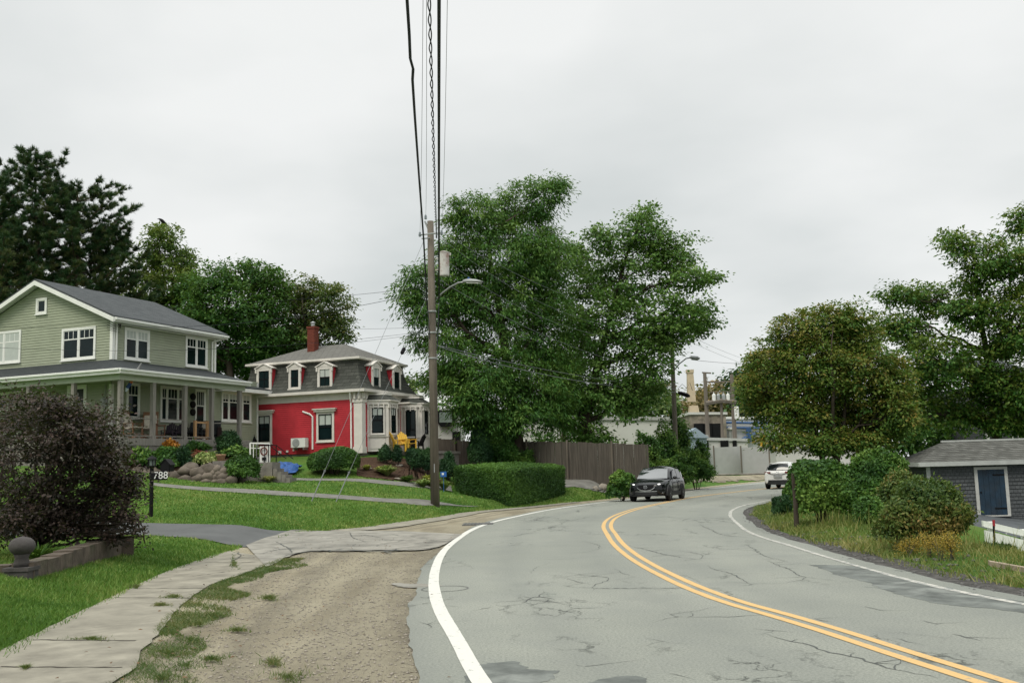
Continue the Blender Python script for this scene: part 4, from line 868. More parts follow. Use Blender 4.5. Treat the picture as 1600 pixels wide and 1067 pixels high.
# ---- furniture on the porch
def wp(t, off, z): return wloc(GH) @ Vector((t, off, z))
def chair_mesh(kind):
    mb = MB()
    if kind == 'rocker':      # faces +x
        for s_ in (-.28, .28):
            mb.tube([(-.50,s_,.12),(-.25,s_,.03),(.1,s_,.02),(.48,s_,.10)], .022, 6); mb.tube([(.26,s_,.05),(.26,s_,.62)], .024, 6); mb.tube([(-.22,s_,.04),(-.18,s_,.42),(-.48,s_,1.18)], .026, 6)
            mb.par((-.30,s_-.045,.60),(.62,0,.03),(0,.09,0),(0,0,.03)); mb.tube([(-.2,s_,.22),(.26,s_,.22)], .015, 5)
        mb.tube([(.26,-.28,.2),(.26,.28,.2)], .016, 5)
    return mb
def rocker(px, py, off, label, face):
    t = Wall(GH, (0,off), (1,0), (0,-1)).t(px, py); q = wp(t, off, DZ)
    r = thing('rocking_chair', label, 'chair', q, face, 'rocking chairs on the green porch')
    obj('frame', chair_mesh('rocker'), M['oldtimber'], r, world=False)
    s = MB(); s.par((-.22,-.26,.40),(.5,0,.06),(0,.52,0),(0,0,.05)); obj('seat', s, M['cushion'], r, world=False)
    s = MB(); s.par((-.22,-.25,.46),(-.24,0,.56),(0,.5,0),(.05,0,.02)); obj('backrest', s, M['cushion'], r, world=False)
    s = MB(); s.par((-.45,-.3,1.0),(-.07,0,.17),(0,.6,0),(.04,0,.02)); obj('headrest', s, M['oldtimber'], r, world=False); return r
rocker(207, 665, -1.45, 'wooden rocking chair nearest the corner porch post', math.radians(-20)); rocker(234, 665, -1.2, 'rocking chair with pale seat just left of the second porch post', math.radians(-75)); rocker(247, 665, -.7, 'rocking chair half hidden behind the second porch post', math.radians(20))
def lounge(px, py, W_, off, label, mt_, face, group, cat='chair', zb=None, sc=1.0, root_=None):
    t = Wall(root_ or GH, (0,off), (1,0), (0,-1)).t(px, py); q = wloc(root_ or GH) @ Vector((t, off, zb if zb is not None else DZ))
    r = thing('garden_chair', label, cat, q, face, group)
    b = MB()
    for i in range(5):
        y0 = -.27 + i*.11; hh = .98 - abs(i-2)*.07
        b.par((-.22,y0,.30),(-.28*hh/.9,0,hh-.3),(0,.095,0),(.022,0,.01))
    obj('backrest', b, mt_, r, world=False); b = MB()
    for i in range(5): b.par((-.2+i*.11,-.27,.31+i*.015),(.095,0,.013),(0,.54,0),(0,0,.022))
    obj('seat', b, mt_, r, world=False)
    for s_ in (-.30, .30):
        a = MB(); a.par((-.28,s_-.06,.56),(.68,0,.02),(0,.12,0),(0,0,.025)); obj('armrest', a, mt_, r, world=False)
        for xx in (-.25, .33): l_ = MB(); l_.par((xx-.04,s_-.02,0),(.08,0,0),(0,.04,0),(0,0,.56)); obj('leg', l_, mt_, r, world=False)
    if sc != 1: r.scale = (sc, sc, sc)
    return r
lounge(264, 675, None, -.9, 'dark purple garden chair, left one of the pair on the green porch', M['purple'], math.radians(-90), 'dark garden chairs on the green porch', sc=.8)
lounge(280, 675, None, -.9, 'dark purple garden chair, right one of the pair on the green porch', M['purple'], math.radians(-90), 'dark garden chairs on the green porch', sc=.8)
lounge(302, 672, None, -1.0, 'charcoal garden chair under the wall ornament by the porch door', M['canvas'], math.radians(-90), 'dark garden chairs on the green porch')
t = Wall(GH, (0,-1.0), (1,0), (0,-1)).t(321, 675); r = thing('bench', 'dark cushioned porch bench with a pale pillow behind the wooden gate', 'bench', wp(t,-1.0,DZ), 0)
b = MB(); b.box(-.6,.6,-.25,.3,.30,.45); b.box(-.6,.6,.22,.36,.45,.92); obj('cushions', b, M['canvas'], r, world=False); b = MB(); b.box(-.63,-.58,-.28,.36,0,.62); b.box(.58,.63,-.28,.36,0,.62); b.box(-.6,.6,-.24,.3,.2,.28); obj('frame', b, M['black'], r, world=False)
b = MB(); b.par((-.35,-.2,.46),(.62,0,.03),(.05,.12,.30),(0,-.12,.06)); obj('pillow', b, M['cushion'], r, world=False)
t = Wall(GH, (0,-.9), (1,0), (0,-1)).t(272, 680); r = thing('side_table', 'small low table between the two dark purple chairs', 'table', wp(t,-.9,DZ)); b = MB(); b.lathe((0,0,0),[(.04,0),(.04,.33),(.2,.34),(.2,.37)],12); obj('table_top', b, M['purple'], r, world=False)
for px, off, lab in ((337, -.8, 'dark square planter beside the fourth porch post'), (347, -.5, 'small dark lantern on the porch under the triple window')):
    t = Wall(GH, (0,off), (1,0), (0,-1)).t(px, 680); b = MB(); q = wp(t, off, DZ)
    b.lathe(q, [(.12,0),(.15,.1),(.14,.35),(.08,.42),(.03,.5),(.01,.56)], 4 if px == 347 else 8); tag(obj('planter' if px == 337 else 'lantern', b, M['canvas']), lab, 'planter' if px == 337 else 'lantern')
# windsock hanging from the porch fascia
t, z = Wp.hit(219, 563); q0 = wloc(GH) @ Vector((t, -p_-oh-.15, z)); r = thing('windsock', 'striped white, orange and blue windsock hanging from the porch roof by the corner post', 'windsock', q0)
ps = [P(px, py, q0.y) for px, py in ((221,567),(214,580),(208,590),(204,598),(199,606),(197,612))]
for i, mt_ in enumerate([mat('sock_cord', (.2,.2,.2)), mat('sock_white', (.5,.5,.5)), mat('sock_orange', (.45,.12,.03)), mat('sock_blue', (.02,.05,.16)), mat('sock_pale', (.4,.45,.5))]):
    b = MB(); b.tube([ps[i], ps[i+1]], [.02 if i == 0 else .07, .07 if i < 4 else .04], 8); obj('sock_band' if i else 'cord', b, mt_, r)

# ================================================================== the red house
c0 = P(565, 708, 48); RA = math.radians(69); zr_ = Hs(c0.x, c0.y) - .3
RH = thing('house', 'red clapboard house with cream trim, grey mansard roof and dormers', 'house', (c0.x, c0.y, zr_), RA)
Ws = Wall(RH, (0,0), (0,1), (-1,0)); Wf = Wall(RH, (0,0), (1,0), (0,-1))
BZ = Ws.z(565, 706); SZ = Ws.z(565, 612); SLn = Ws.t(374, 590); FLn = Wf.t(646, 615); CZ0 = Ws.z(565, 603.5)
FLn = max(FLn, 5.2)
mb = MB(); Ws.clap(mb, 0, SLn, BZ, SZ, .10); Wf.clap(mb, 0, FLn, BZ, SZ, .10); mb.box(0, FLn, 0, SLn, BZ, SZ); obj('wall', mb, M['red_clap'], RH, world=False)
mb = MB(); mb.box(.05, FLn-.05, .05, SLn-.05, -1.2, BZ); obj('foundation', mb, M['stone'], RH, world=False)
# eaves band
mb = MB(); e = .32
def ring(mb, x0, x1, y0, y1, z0, z1, th=.05):
    mb.box(x0, x1, y0, y0+th, z0, z1); mb.box(x0, x1, y1-th, y1, z0, z1); mb.box(x0, x0+th, y0+th, y1-th, z0, z1); mb.box(x1-th, x1, y0+th, y1-th, z0, z1)
ring(mb, -.045, FLn+.045, -.045, SLn+.045, SZ-.34, SZ-.02, .04); mb.box(-e, FLn+e, -e, SLn+e, SZ-.02, SZ+.06); ring(mb, -e-.06, FLn+e+.06, -e-.06, SLn+e+.06, SZ+.0, SZ+.14, .06)


obj('cornice', mb, M['cream'], RH, world=False)
# mansard: flared profile swept round the house
TZ = P(560, 560, 48.2).z - zr_; prof = []
for i in range(9):
    s_ = i/8; prof.append((-.22 + .62*(1-(1-s_)**2.2), SZ+.07+(TZ-SZ-.07)*s_))
mb = MB()
for (i0, z0), (i1, z1) in zip(prof[:-1], prof[1:]):
    a = [(i0,i0,z0),(FLn-i0,i0,z0),(FLn-i0,SLn-i0,z0),(i0,SLn-i0,z0)]; b = [(i1,i1,z1),(FLn-i1,i1,z1),(FLn-i1,SLn-i1,z1),(i1,SLn-i1,z1)]
    for k_ in range(4): mb.add([a[k_], a[(k_+1)%4], b[(k_+1)%4], b[k_]], [(0,1,2,3)])
obj('mansard_roof', mb, M['mansard'], RH, world=False)
it = prof[-1][0] - .16; PK = P(525, 538, 51.5).z - zr_
mb = MB(); ry0, ry1, rx = (FLn/2)*.9, SLn-(FLn/2)*.9, FLn/2
v = [(it,it,TZ+.12),(FLn-it,it,TZ+.12),(FLn-it,SLn-it,TZ+.12),(it,SLn-it,TZ+.12),(rx,min(ry0,SLn/2-.3),PK),(rx,max(ry1,SLn/2+.3),PK)]
mb.add(v, [(0,1,4),(1,2,5,4),(2,3,5),(3,0,4,5),(3,2,1,0)]); UR = obj('upper_roof', mb, M['hiproof'], RH, world=False)
mb = MB(); mb.box(it+.02, FLn-it-.02, it+.02, SLn-it-.02, TZ, TZ+.06); ring(mb, it-.04, FLn-it+.04, it-.04, SLn-it+.04, TZ+.03, TZ+.13, .05); obj('eave_trim', mb, M['cream'], UR, world=False)
# chimney
q = wloc(RH).inverted() @ P(489, 530, 51.3); ch = MB(); zt = P(489, 510.5, 51.3).z - zr_
ch.box(q.x-.21, q.x+.21, q.y-.21, q.y+.21, TZ+.2, zt-.12); ch.box(q.x-.24, q.x+.24, q.y-.24, q.y+.24, zt-.12, zt); cho = obj('chimney', ch, M['brick'], UR, world=False)
mb = MB(); mb.lathe((q.x,q.y,zt), [(.10,0),(.10,.18),(.15,.2),(.02,.28)], 10); obj('flue_cap', mb, M['metal'], cho, world=False)
mb = MB(); mb.box(q.x-.32, q.x+.32, q.y-.32, q.y+.32, TZ+.45, TZ+.62); obj('flashing', mb, M['cream'], cho, world=False)
# dormers
def dormer(W_, px0, px1, pt, pb, blind=0, gm='glass'):
    # face plane slightly inside the eave line
    Wd = Wall(RH, (W_.o + W_.n*(-.02))[:2], W_.d[:2], W_.n[:2]); t0, t1, z0, z1 = Wd.rect(px0, pt, px1, pb); rt = z1 - .16
    D = MB(); mid = (t0+t1)/2
    Wd.box(D, t0, t0+.13, z0, rt, -.05, .02); Wd.box(D, t1-.13, t1, z0, rt, -.05, .02); Wd.box(D, t0+.13, t1-.13, rt-.12, rt, -.05, .02); Wd.box(D, t0-.03, t1+.03, z0-.07, z0, -.05, .06)
    Wd.box(D, t0+.13, t1-.13, z0, z0+.07, -.05, .02)
    for s_ in (-1, 1):     # pediment slopes running back into the roof
        a = mid + s_*((t1-t0)/2+.09)
        slab(D, [Wd.p(a, rt-.02, .08), Wd.p(mid, z1+.06, .08), Wd.p(mid, z1+.06, -.85), Wd.p(a, rt-.04, -.85)], .05)
    D.prism([Wd.p(t0-.02, rt, .03), Wd.p(t1+.02, rt, .03), Wd.p(mid, z1+.04, .03)], -Wd.n*.12)
    # little brackets
    for a in (t0-.05, t1-.03): Wd.box(D, a, a+.08, rt-.22, rt-.02, .0, .08)
    dm = obj('dormer', D, M['cream'], RH, world=False)
    Cc = MB(); Wd.box(Cc, t0+.01, t0+.03, z0, rt, -.85, -.051); Wd.box(Cc, t1-.03, t1-.01, z0, rt, -.85, -.051); obj('cheek', Cc, M['red_clap'], dm, world=False)
    g_ = MB(); Wd.box(g_, t0+.12, t1-.12, z0+.06, rt-.11, -.05, -.02); obj('pane', g_, M[gm], dm, world=False)
    f = MB(); mz = (z0+rt)/2; Wd.box(f, t0+.13, t1-.13, mz-.025, mz+.025, -.02, .0)
    Wd.box(f, mid-.012, mid+.012, z0+.07, rt-.12, -.02, -.004); obj('sash', f, M['black'], dm, world=False)
    if blind: b_ = MB(); Wd.box(b_, t0+.15, t1-.15, mz+.03, rt-.12, -.019, -.016); obj('blind', b_, M['blind'], dm, world=False)
dormer(Ws, 401, 424, 571, 609); dormer(Ws, 451, 470, 569, 607); dormer(Ws, 496, 519, 568, 606, 1)
dormer(Wf, 581.5, 594, 567, 608, 1); dormer(Wf, 614, 626, 573, 612)
def sash(W_, rc, name='window', head=.10, blind=0, off=0, trim=.12):
    o = win(W_, RH, (rc,), muntin=0, top=.5, trim=trim, rails=False, blind=blind, mt='cream', head=head, name=name, off=off)
    t0, t1, z0, z1 = rc; f = MB(); a, b, c, d = t0+trim, t1-trim, z0+trim*.8, z1-trim
    for q_ in ((a,a+.045,c,d),(b-.045,b,c,d),(a+.045,b-.045,d-.045,d),(a+.045,b-.045,c,c+.045),(a+.045,b-.045,(c+d)/2-.03,(c+d)/2+.03),((a+b)/2-.012,(a+b)/2+.012,(c+d)/2+.03,d-.045)): W_.box(f, *q_, off+.048, off+.082)
    obj('sash', f, M['black'], o, world=False); return o
sash(Ws, Ws.rect(495.5, 643, 523, 690), blind=.42); sash(Ws, Ws.rect(402, 646, 426, 693), blind=.3)
# corner pilasters
mb = MB(); a, b = Ws.t(570, 660), Ws.t(557.5, 660)
mb.box(-.09, .26, -.09, -.02, BZ-.05, SZ-.35); mb.box(-.09, -.02, -.02, .36, BZ-.05, SZ-.35); mb.box(-.12, .30, -.12, -.02, BZ-.05, BZ+.25); mb.box(-.12, -.02, -.02, .40, BZ-.05, BZ+.25); mb.box(-.13, .32, -.13, -.02, SZ-.5, SZ-.35); mb.box(-.13, -.02, -.02, .42, SZ-.5, SZ-.35)
for y in (.02, .26): mb.box(-.20, -.05, y-.05, y+.05, SZ-.33, SZ-.03)
for x in (.02, .22): mb.box(x-.05, x+.05, -.20, -.05, SZ-.33, SZ-.03)
obj('corner_pilaster', mb, M['cream'], RH, world=False)
mb = MB(); t = Ws.t(552.5, 640)
mb.tube([(-.3, .45, SZ+.0), (-.18, .50, SZ-.3), (-.07, .52, SZ-.5), (-.07, .52, BZ+.1)], .045, 8); obj('downspout', mb, M['trim'], RH, world=False)
# white pipe and heat pump
mb = MB(); a, za = Ws.hit(474, 643); b, zb = Ws.hit(489.5, 648); c, zc_ = Ws.hit(489.5, 702)
mb.tube([Ws.p(a,za,.06), Ws.p(b+.15,zb+.03,.06), Ws.p(b,zb-.1,.06), Ws.p(c,zc_,.06)], .045, 8); obj('pipe_cover', mb, M['plastic_white'], RH, world=False)
t0, t1, z0, z1 = Ws.rect(462, 684.5, 484, 699); r = thing('heat_pump', 'white outdoor heat pump unit mounted on the red wall', 'heat pump', wloc(RH) @ Ws.p((t0+t1)/2, z0, .25))
b = MB(); Ws.box(b, t0, t1, z0, z1, .12, .42); b = obj('casing', (lambda m_: (setattr(m_, 'v', [tuple(wloc(RH) @ Vector(q)) for q in m_.v]), m_)[1])(b), M['plastic_white'], r)
b = MB(); b.lathe(Ws.p(t0+(t1-t0)*.64, (z0+z1)/2, .43), [(.01,-.0),(.06,.0),(.06,-.012),(.19,-.012),(.19,.0),(.205,.0),(.205,.012),(.0,.012)], 20, 'x'); b.v = [tuple(wloc(RH) @ Vector(q)) for q in b.v]; obj('fan_grille', b, M['greymetal'], r)
for ta in (t0+.1, t1-.14):
    b = MB(); Ws.box(b, ta, ta+.04, z0-.12, z0, .0, .4); b.v = [tuple(wloc(RH) @ Vector(q)) for q in b.v]; obj('bracket', b, M['metal'], r)
# small vents near the ground
mb = MB()
for px, py, s_ in ((438, 706.5, .09), (450, 705, .06), (460, 703, .05)):
    t, z = Ws.hit(px, py); Ws.box(mb, t-s_, t+s_, z-s_*.8, z+s_*.8, .02, .08)
obj('wall_vent', mb, M['plastic_white'], RH, world=False)
# bays on the front
def bay(t0, t1, dep, cut, ztop, rc_list, nm, roofmat='mansard', bands=True):
    pts = [(t0, 0), (t0+cut, -dep), (t1-cut, -dep), (t1, 0)]
    b = MB(); b.prism([(x, y, BZ+.02) for x, y in pts], (0, 0, ztop-BZ-.02)); o = obj(nm, b, M['cream'], RH, world=False)
    t_ = MB()
    for (xa, ya), (xb, yb) in zip(pts[:-1], pts[1:]):
        d = Vector((xb-xa, yb-ya)); ln = d.length; d /= ln; n_ = Vector((d.y, -d.x)); Wx = Wall(RH, (xa, ya), d, n_)
        for (a, bb, c, dd) in ((-.03, .09, BZ+.02, ztop), (ln-.09, ln+.03, BZ+.02, ztop)): Wx.box(t_, a, bb, c, dd, .0, .04)
        Wx.box(t_, -.03, ln+.03, ztop-.16, ztop, .04, .09); Wx.box(t_, 0, ln, BZ+.72, BZ+.80, .0, .07); Wx.box(t_, .14, ln-.14, BZ+.16, BZ+.62, .0, .025)
        for k_ in range(int(ln/.25)+1): Wx.box(t_, .02+k_*.25, .08+k_*.25, ztop-.34, ztop-.16, .04, .12)
    obj('panelling', t_, M['cream'], o, world=False)
    r_ = MB(); top = [(t0+.1,0),(t0+cut+.1,-dep+.25),(t1-cut-.1,-dep+.25),(t1-.1,0)]; ex = [(t0-.15,0),(t0+cut-.05,-dep-.18),(t1-cut+.05,-dep-.18),(t1+.15,0)]; mid = [((a*.45+c*.55), (b_*.45+d_*.55)) for (a,b_),(c,d_) in zip(top, ex)]
    for lo, hi, z0, z1 in ((ex, mid, ztop+.06, ztop+.18), (mid, top, ztop+.18, SZ-.10)):
        for k_ in range(3): r_.add([(*lo[k_], z0), (*lo[k_+1], z0), (*hi[k_+1], z1), (*hi[k_], z1)], [(0,1,2,3)])
    r_.add([(*q, SZ-.10) for q in top], [(0,1,2,3)]); obj('bay_roof', r_, M[roofmat], o, world=False)
    e_ = MB(); e_.prism([(x, y, ztop) for x, y in ex], (0,0,.06)); e_.prism([(x, y, SZ-.11) for x, y in [(q[0], q[1]*1.12) for q in top]], (0,0,.08)); obj('cornice', e_, M['cream'], o, world=False)
    return o, pts
ZB = Wf.z(600, 629) - .02
b1, b2 = Wf.t(577.5, 665), None
o1, pt1 = bay(.55, 2.55, .85, .55, ZB, None, 'bay_window')
def facewin(pts, i, a, b, c, d, **kw):
    (xa, ya), (xb, yb) = pts[i], pts[i+1]; dd = Vector((xb-xa, yb-ya)); ln = dd.length; dd /= ln; Wx = Wall(RH, (xa, ya), dd, (dd.y, -dd.x))
    return sash(Wx, (ln*a, ln*b, BZ+c, BZ+d), head=0, trim=.07, off=.0, **kw)
facewin(pt1, 0, .16, .84, .85, 2.22, blind=.3); facewin(pt1, 1, .16, .84, .85, 2.22, blind=.3); facewin(pt1, 2, .16, .84, .85, 2.22)
o2, pt2 = bay(FLn-1.55, FLn-.05, 1.05, .35, ZB, None, 'entrance_bay')
facewin(pt2, 0, .2, .8, .05, 2.25, name='side_door'); facewin(pt2, 1, .15, .85, .85, 2.22)
mb = MB(); Wf.box(mb, 2.75, FLn-1.95, ZB-.05, ZB+.02, .0, 1.2); Wf.box(mb, 2.62, 2.74, BZ, ZB, .0, .1); Wf.box(mb, FLn-1.93, FLn-1.83, BZ, ZB, .0, .12); obj('porch_canopy', mb, M['cream'], RH, world=False)
mb = MB(); Wf.box(mb, 2.78, FLn-2.3, BZ, BZ+2.2, .02, .06); obj('door', mb, M['darkroom'], RH, world=False)
mb = MB(); Wf.box(mb, 1.9, FLn+.2, BZ-.15, BZ-.02, .86, 2.6); Wf.box(mb, 1.9, FLn+.2, BZ-.9, BZ-.16, 2.45, 2.5); Wf.box(mb, 1.95, 2.0, BZ-.9, BZ-.16, .9, 2.45); obj('porch_floor', mb, M['deck'], RH, world=False)
RZ = BZ - .02
lounge(625, 695, None, -1.35, 'yellow porch chair, leftmost of the three by the red house', M['yellow'], math.radians(20), 'porch chairs at the red house', zb=RZ, root_=RH)
lounge(636, 695, None, -1.6, 'yellow porch chair in the middle, its back tilted far left', M['yellow'], math.radians(-50), 'porch chairs at the red house', zb=RZ, root_=RH)
lounge(651, 695, None, -1.5, 'dark framed porch chair, rightmost by the red house', M['black'], math.radians(160), 'porch chairs at the red house', zb=RZ, root_=RH, sc=.9)
# steps and tarp on the left of the red house
r = thing('side_steps', 'low grey wooden steps and landing against the red wall above the blue tarp', 'steps', P(440, 722, 49.5))
mb = MB(); q = P(462, 716, 49.8); q.z = P(462, 722, 49.6).z
for i in range(3): mb.box(q.x-2.0+i*.05, q.x+.3-.1*i, q.y-.6-i*.3, q.y-.2-i*.3, q.z-.55, q.z+.05-i*.20)
obj('tread', mb, M['weathered'], r)
mb = MB(); n = 14; base = G(442, 737); X_, Y_ = base.x, base.y; vs = []
for i in range(n+1):
    for j in range(n+1):
        a, b = i/n*2-1, j/n*2-1; x = X_ + a*.72; y = Y_ + b*.8; hgt = .36*max(0, 1-(a*a*.9+b*b))**.6 + .05*math.sin(a*9+b*4)*math.cos(b*7) + .04*random.random() + (.28*max(0,a-.5))
        vs.append((x, y, Hs(x, y)+.02+max(0, hgt)))
mb.add(vs, [(i*(n+1)+j, (i+1)*(n+1)+j, (i+1)*(n+1)+j+1, i*(n+1)+j+1) for i in range(n) for j in range(n)])
tag(obj('tarp', mb, M['blue_tarp']), 'crumpled bright blue tarp on the grass below the red house', 'tarp')
# crow on top of the tree
q = P(253.5, 345.5, 67); mb = MB(); mb.tube([q+Vector((-.22,0,.16)), q+Vector((-.12,0,.10)), q+Vector((0,0,.0)), q+Vector((.16,0,-.12)), q+Vector((.34,0,-.26))], [.05,.085,.12,.07,.02], 8); mb.tube([q+Vector((-.24,0,.17)), q+Vector((-.36,0,.13))], [.035,.008], 5); mb.tube([q, q+Vector((.02,0,-.22))], .012, 4)
tag(obj('crow', mb, M['black'], smooth=True), 'black crow perched on the very top of the yellowing narrow tree', 'bird')
# ================================================================== shrubs, hedges and plants
def surf_leaves(fn, area, dens, ln, wd, spread=.6, out=.35, up=.3):
    """fn(n) -> points, outward normals"""
    n = int(area * dens); p, nr = fn(n)
    dr = nr * out + rng.normal(size=(n, 3)) * spread + np.array([0, 0, up]); nn = nr + rng.normal(size=(n, 3)) * .5
    s = rng.uniform(.6, 1.35, n); V, Fq = quads(p, dr, nn, ln*s, wd*s); return V, Fq, p
def lumps(p, a, f): return a * (np.sin(p[:, 0]*f + 1.3) * np.sin(p[:, 1]*f*1.1 + p[:, 2]*f*.7) + .6*np.sin(p[:, 2]*f*1.7 + p[:, 0]*f*.9 + 2) )
def bush(name, label, cat, c, r, lm, ln=.07, wd=.045, dens=900, rag=.10, freq=3.0, group=None, sq=2.0, depth=.22, sprigs=0, leanp=0, sprout=.0):
    """c: centre of the footprint (Vector, z = ground), r = (rx, ry, height): a leafy mound, superellipse exponent sq"""
    root = thing(name, label, cat, c, group=group); rx, ry, hh = r
    def shell(n, k_=1.0):
        u = unit(n); u[:, 2] = np.abs(u[:, 2]) * 1.0 - rng.random(n) * .35 * (rng.random(n) < .5); u /= np.linalg.norm(u, axis=1)[:, None]
        sp = (np.abs(u[:, 0])**sq + np.abs(u[:, 1])**sq + np.abs(u[:, 2])**sq) ** (-1/sq)
        p = u * sp[:, None]; q = p * np.array([rx, ry, hh*.62]); q[:, 2] += hh*.38; lo = q[:, 2] < .02
        L_ = 1 + lumps(q + np.array(tuple(c)), rag, freq) + lumps(q, rag*.5, freq*2.7); q2 = q.copy(); q2 = (q - [0, 0, hh*.38]) * (L_ * k_)[:, None] + [0, 0, hh*.38]
        q2[:, 2] = np.maximum(q2[:, 2], .0); nr = u / np.array([rx, ry, hh*.6]); nr /= np.linalg.norm(nr, axis=1)[:, None]
        return q2 + np.array(tuple(c)), nr
    area = 2*math.pi*((rx*ry + rx*hh + ry*hh)/3)*1.4
    def f1(n):
        p, nr = shell(n); p = p - nr * (rng.random(n)**1.6 * depth * min(rx, ry, hh))[:, None]; 
        if sprout: p += nr * (np.maximum(0, rng.normal(0, sprout, n)))[:, None]
        p[:, 2] = np.maximum(p[:, 2], c[2] + .01); return p, nr
    V, Fq, pp = surf_leaves(f1, area, dens, ln, wd)
    base_t = .45 + .35*np.sin(pp[:, 0]*2.3+1)*np.sin(pp[:, 2]*3.1+pp[:, 1]*1.7); tt = np.clip(base_t + rng.normal(0, .16, len(pp)), 0, 1)
    np_obj('foliage', V, Fq, lm, root, np.repeat(tt, 4))
    # dark inner leaves added so the middle isn't see-through, and stems to the ground
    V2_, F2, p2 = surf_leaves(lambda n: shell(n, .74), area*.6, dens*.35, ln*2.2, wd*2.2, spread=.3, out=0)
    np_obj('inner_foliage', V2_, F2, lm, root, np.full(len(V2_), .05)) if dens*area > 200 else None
    mb = MB()
    for i in range(9):
        a = random.uniform(0, 6.28); e_ = Vector(c) + Vector((math.cos(a)*rx*.7, math.sin(a)*ry*.7, hh*random.uniform(.5,.9)))
        mb.tube(branch_pts(Vector(c) + Vector((math.cos(a)*rx*.12, math.sin(a)*ry*.12, -.05)), e_, .1, 4), [.025,.018,.012,.008,.004], 4, False)
    obj('stems', mb, M['bark'], root); return root
# clipped box hedge: sheared sides, flat top following the ground
hc = [P(800, 783, 41), P(885, 774, 47.7), P(800, 770, 51.9), P(709, 776, 45.2)]
hb = [Vector((q.x, q.y, Hs(q.x, q.y))) for q in hc]
tops = [P(800, 732, 41).z, P(885, 727.5, 47.7).z, P(800, 721.5, 51.9).z, P(709, 728.5, 45.2).z]
root = thing('hedge', 'large boxy clipped hedge beside the road left of the dark car', 'hedge', sum(hb, Vector())/4)
Vs, Fs, Ts = [], [], []; n0 = 0; mbc = MB()
def face_leaves(a, b, c, d, dens, nr):
    global n0
    area = ((b-a).cross(d-a)).length; n = int(area*dens); s, t = rng.random(n), rng.random(n)
    A, B, C_, D = [np.array(tuple(q)) for q in (a, b, c, d)]
    p = (A*(1-s)[:, None] + B*s[:, None])*(1-t)[:, None] + (D*(1-s)[:, None] + C_*s[:, None])*t[:, None]
    nr = np.tile(np.array(tuple(nr)), (n, 1)); bul = .035*np.sin(p[:, 0]*2.1+1)*np.sin(p[:, 2]*3+p[:, 1]*1.7) - .10*rng.random(n)**2 + .03*rng.normal(size=n)
    rd = .06*((2*s-1)**8 + (2*t-1)**8); p = p + nr*(bul - rd)[:, None]
    p = p + rng.normal(0, .02, p.shape)
    V, Fq = quads(p, rng.normal(size=(n,3))*.6 + nr*.3 + [0,0,.4], nr + rng.normal(size=(n,3))*.5, .075*rng.uniform(.6,1.3,n), .045*rng.uniform(.6,1.3,n))
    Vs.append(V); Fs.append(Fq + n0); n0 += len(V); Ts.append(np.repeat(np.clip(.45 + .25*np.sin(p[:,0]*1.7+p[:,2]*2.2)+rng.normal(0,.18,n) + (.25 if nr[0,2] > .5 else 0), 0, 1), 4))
tp = [Vector((q.x, q.y, t)) for q, t in zip(hb, tops)]
for i in range(4):
    a, b = hb[i], hb[(i+1)%4]; d_ = (b-a).normalized(); nr = Vector((d_.y, -d_.x, 0))
    if (nr.dot((a+b)/2 - sum(hb, Vector())/4)) < 0: nr = -nr
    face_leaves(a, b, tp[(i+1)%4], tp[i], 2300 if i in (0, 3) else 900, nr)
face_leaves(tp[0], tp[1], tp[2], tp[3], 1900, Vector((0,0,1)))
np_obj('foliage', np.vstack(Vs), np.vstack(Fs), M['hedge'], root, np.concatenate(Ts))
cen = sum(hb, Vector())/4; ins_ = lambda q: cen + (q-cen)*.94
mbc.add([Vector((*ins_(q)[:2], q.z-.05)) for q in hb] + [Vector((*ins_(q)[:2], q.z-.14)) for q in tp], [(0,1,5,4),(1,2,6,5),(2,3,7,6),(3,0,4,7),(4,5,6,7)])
obj('dark_core', mbc, mat('hedge_inside', (.012,.022,.008), .95, .5, 9, .08, 12), root)  # solid dark core added behind the leaves so the hedge isn't see-through

def gbush(px, py, Y, wpx, hpx, *a, dy=.8, **k_):
    """footprint centre under pixel px at depth Y, width and height in pixels"""
    s = Y/F; q = P(px, py, Y); r = wpx*s/2; z = Hs(q.x, q.y + r*dy*.5)
    top = P(px, py-hpx, Y).z; c = Vector((q.x, Y + r*dy, min(z, q.z + .1))); return a, c, (r, r*dy, max(.1, top - c.z)), k_
def B(name, label, cat, px, py, Y, wpx, hpx, lm, **kw):
    dy = kw.pop('dy', .8); _, c, r, _k = gbush(px, py, Y, wpx, hpx, dy=dy); c.z = Hs(c.x, c.y) - .03; r = (r[0], r[1], max(.12, P(px, py-hpx, c.y).z - c.z)); return bush(name, label, cat, c, r, lm, **kw)
B('round_bush', 'dark clipped rounded bush in front of the red house side wall', 'bush', 516, 749, 43, 80, 50, M['hedge'], ln=.08, wd=.05, dens=1500, rag=.05, sq=2.5)
B('conifer_bush', 'dark cone-shaped evergreen behind the left end of the clipped hedge', 'bush', 752, 745, 52, 42, 88, M['yew'], ln=.12, wd=.05, dens=1500, rag=.08, sq=1.6)
B('bush', 'leafy dark green bush between the cone-shaped evergreen and the big trunk', 'bush', 787, 745, 52.5, 42, 95, M['oak'], ln=.12, wd=.06, dens=1100, rag=.38, sprout=.12)
B('bush', 'small light bush in front of the board fence right of the big trunk', 'bush', 822, 742, 53, 16, 45, M['hedge2'], ln=.12, wd=.06, dens=900, rag=.38, sprout=.12)
B('clipped_bush', 'glossy clipped barrel-shaped bush right of the wooden post', 'bush', 1299, 822, 23.5, 88, 108, M['hedge2'], ln=.085, wd=.06, dens=2300, rag=.08, sprout=.03, sq=3.0, dy=.9)
B('wild_bush', 'leafy bush behind the wooden post, hiding part of the white car', 'bush', 1249, 795, 29.5, 36, 50, M['hedge2'], ln=.085, wd=.055, dens=1500, rag=.16)
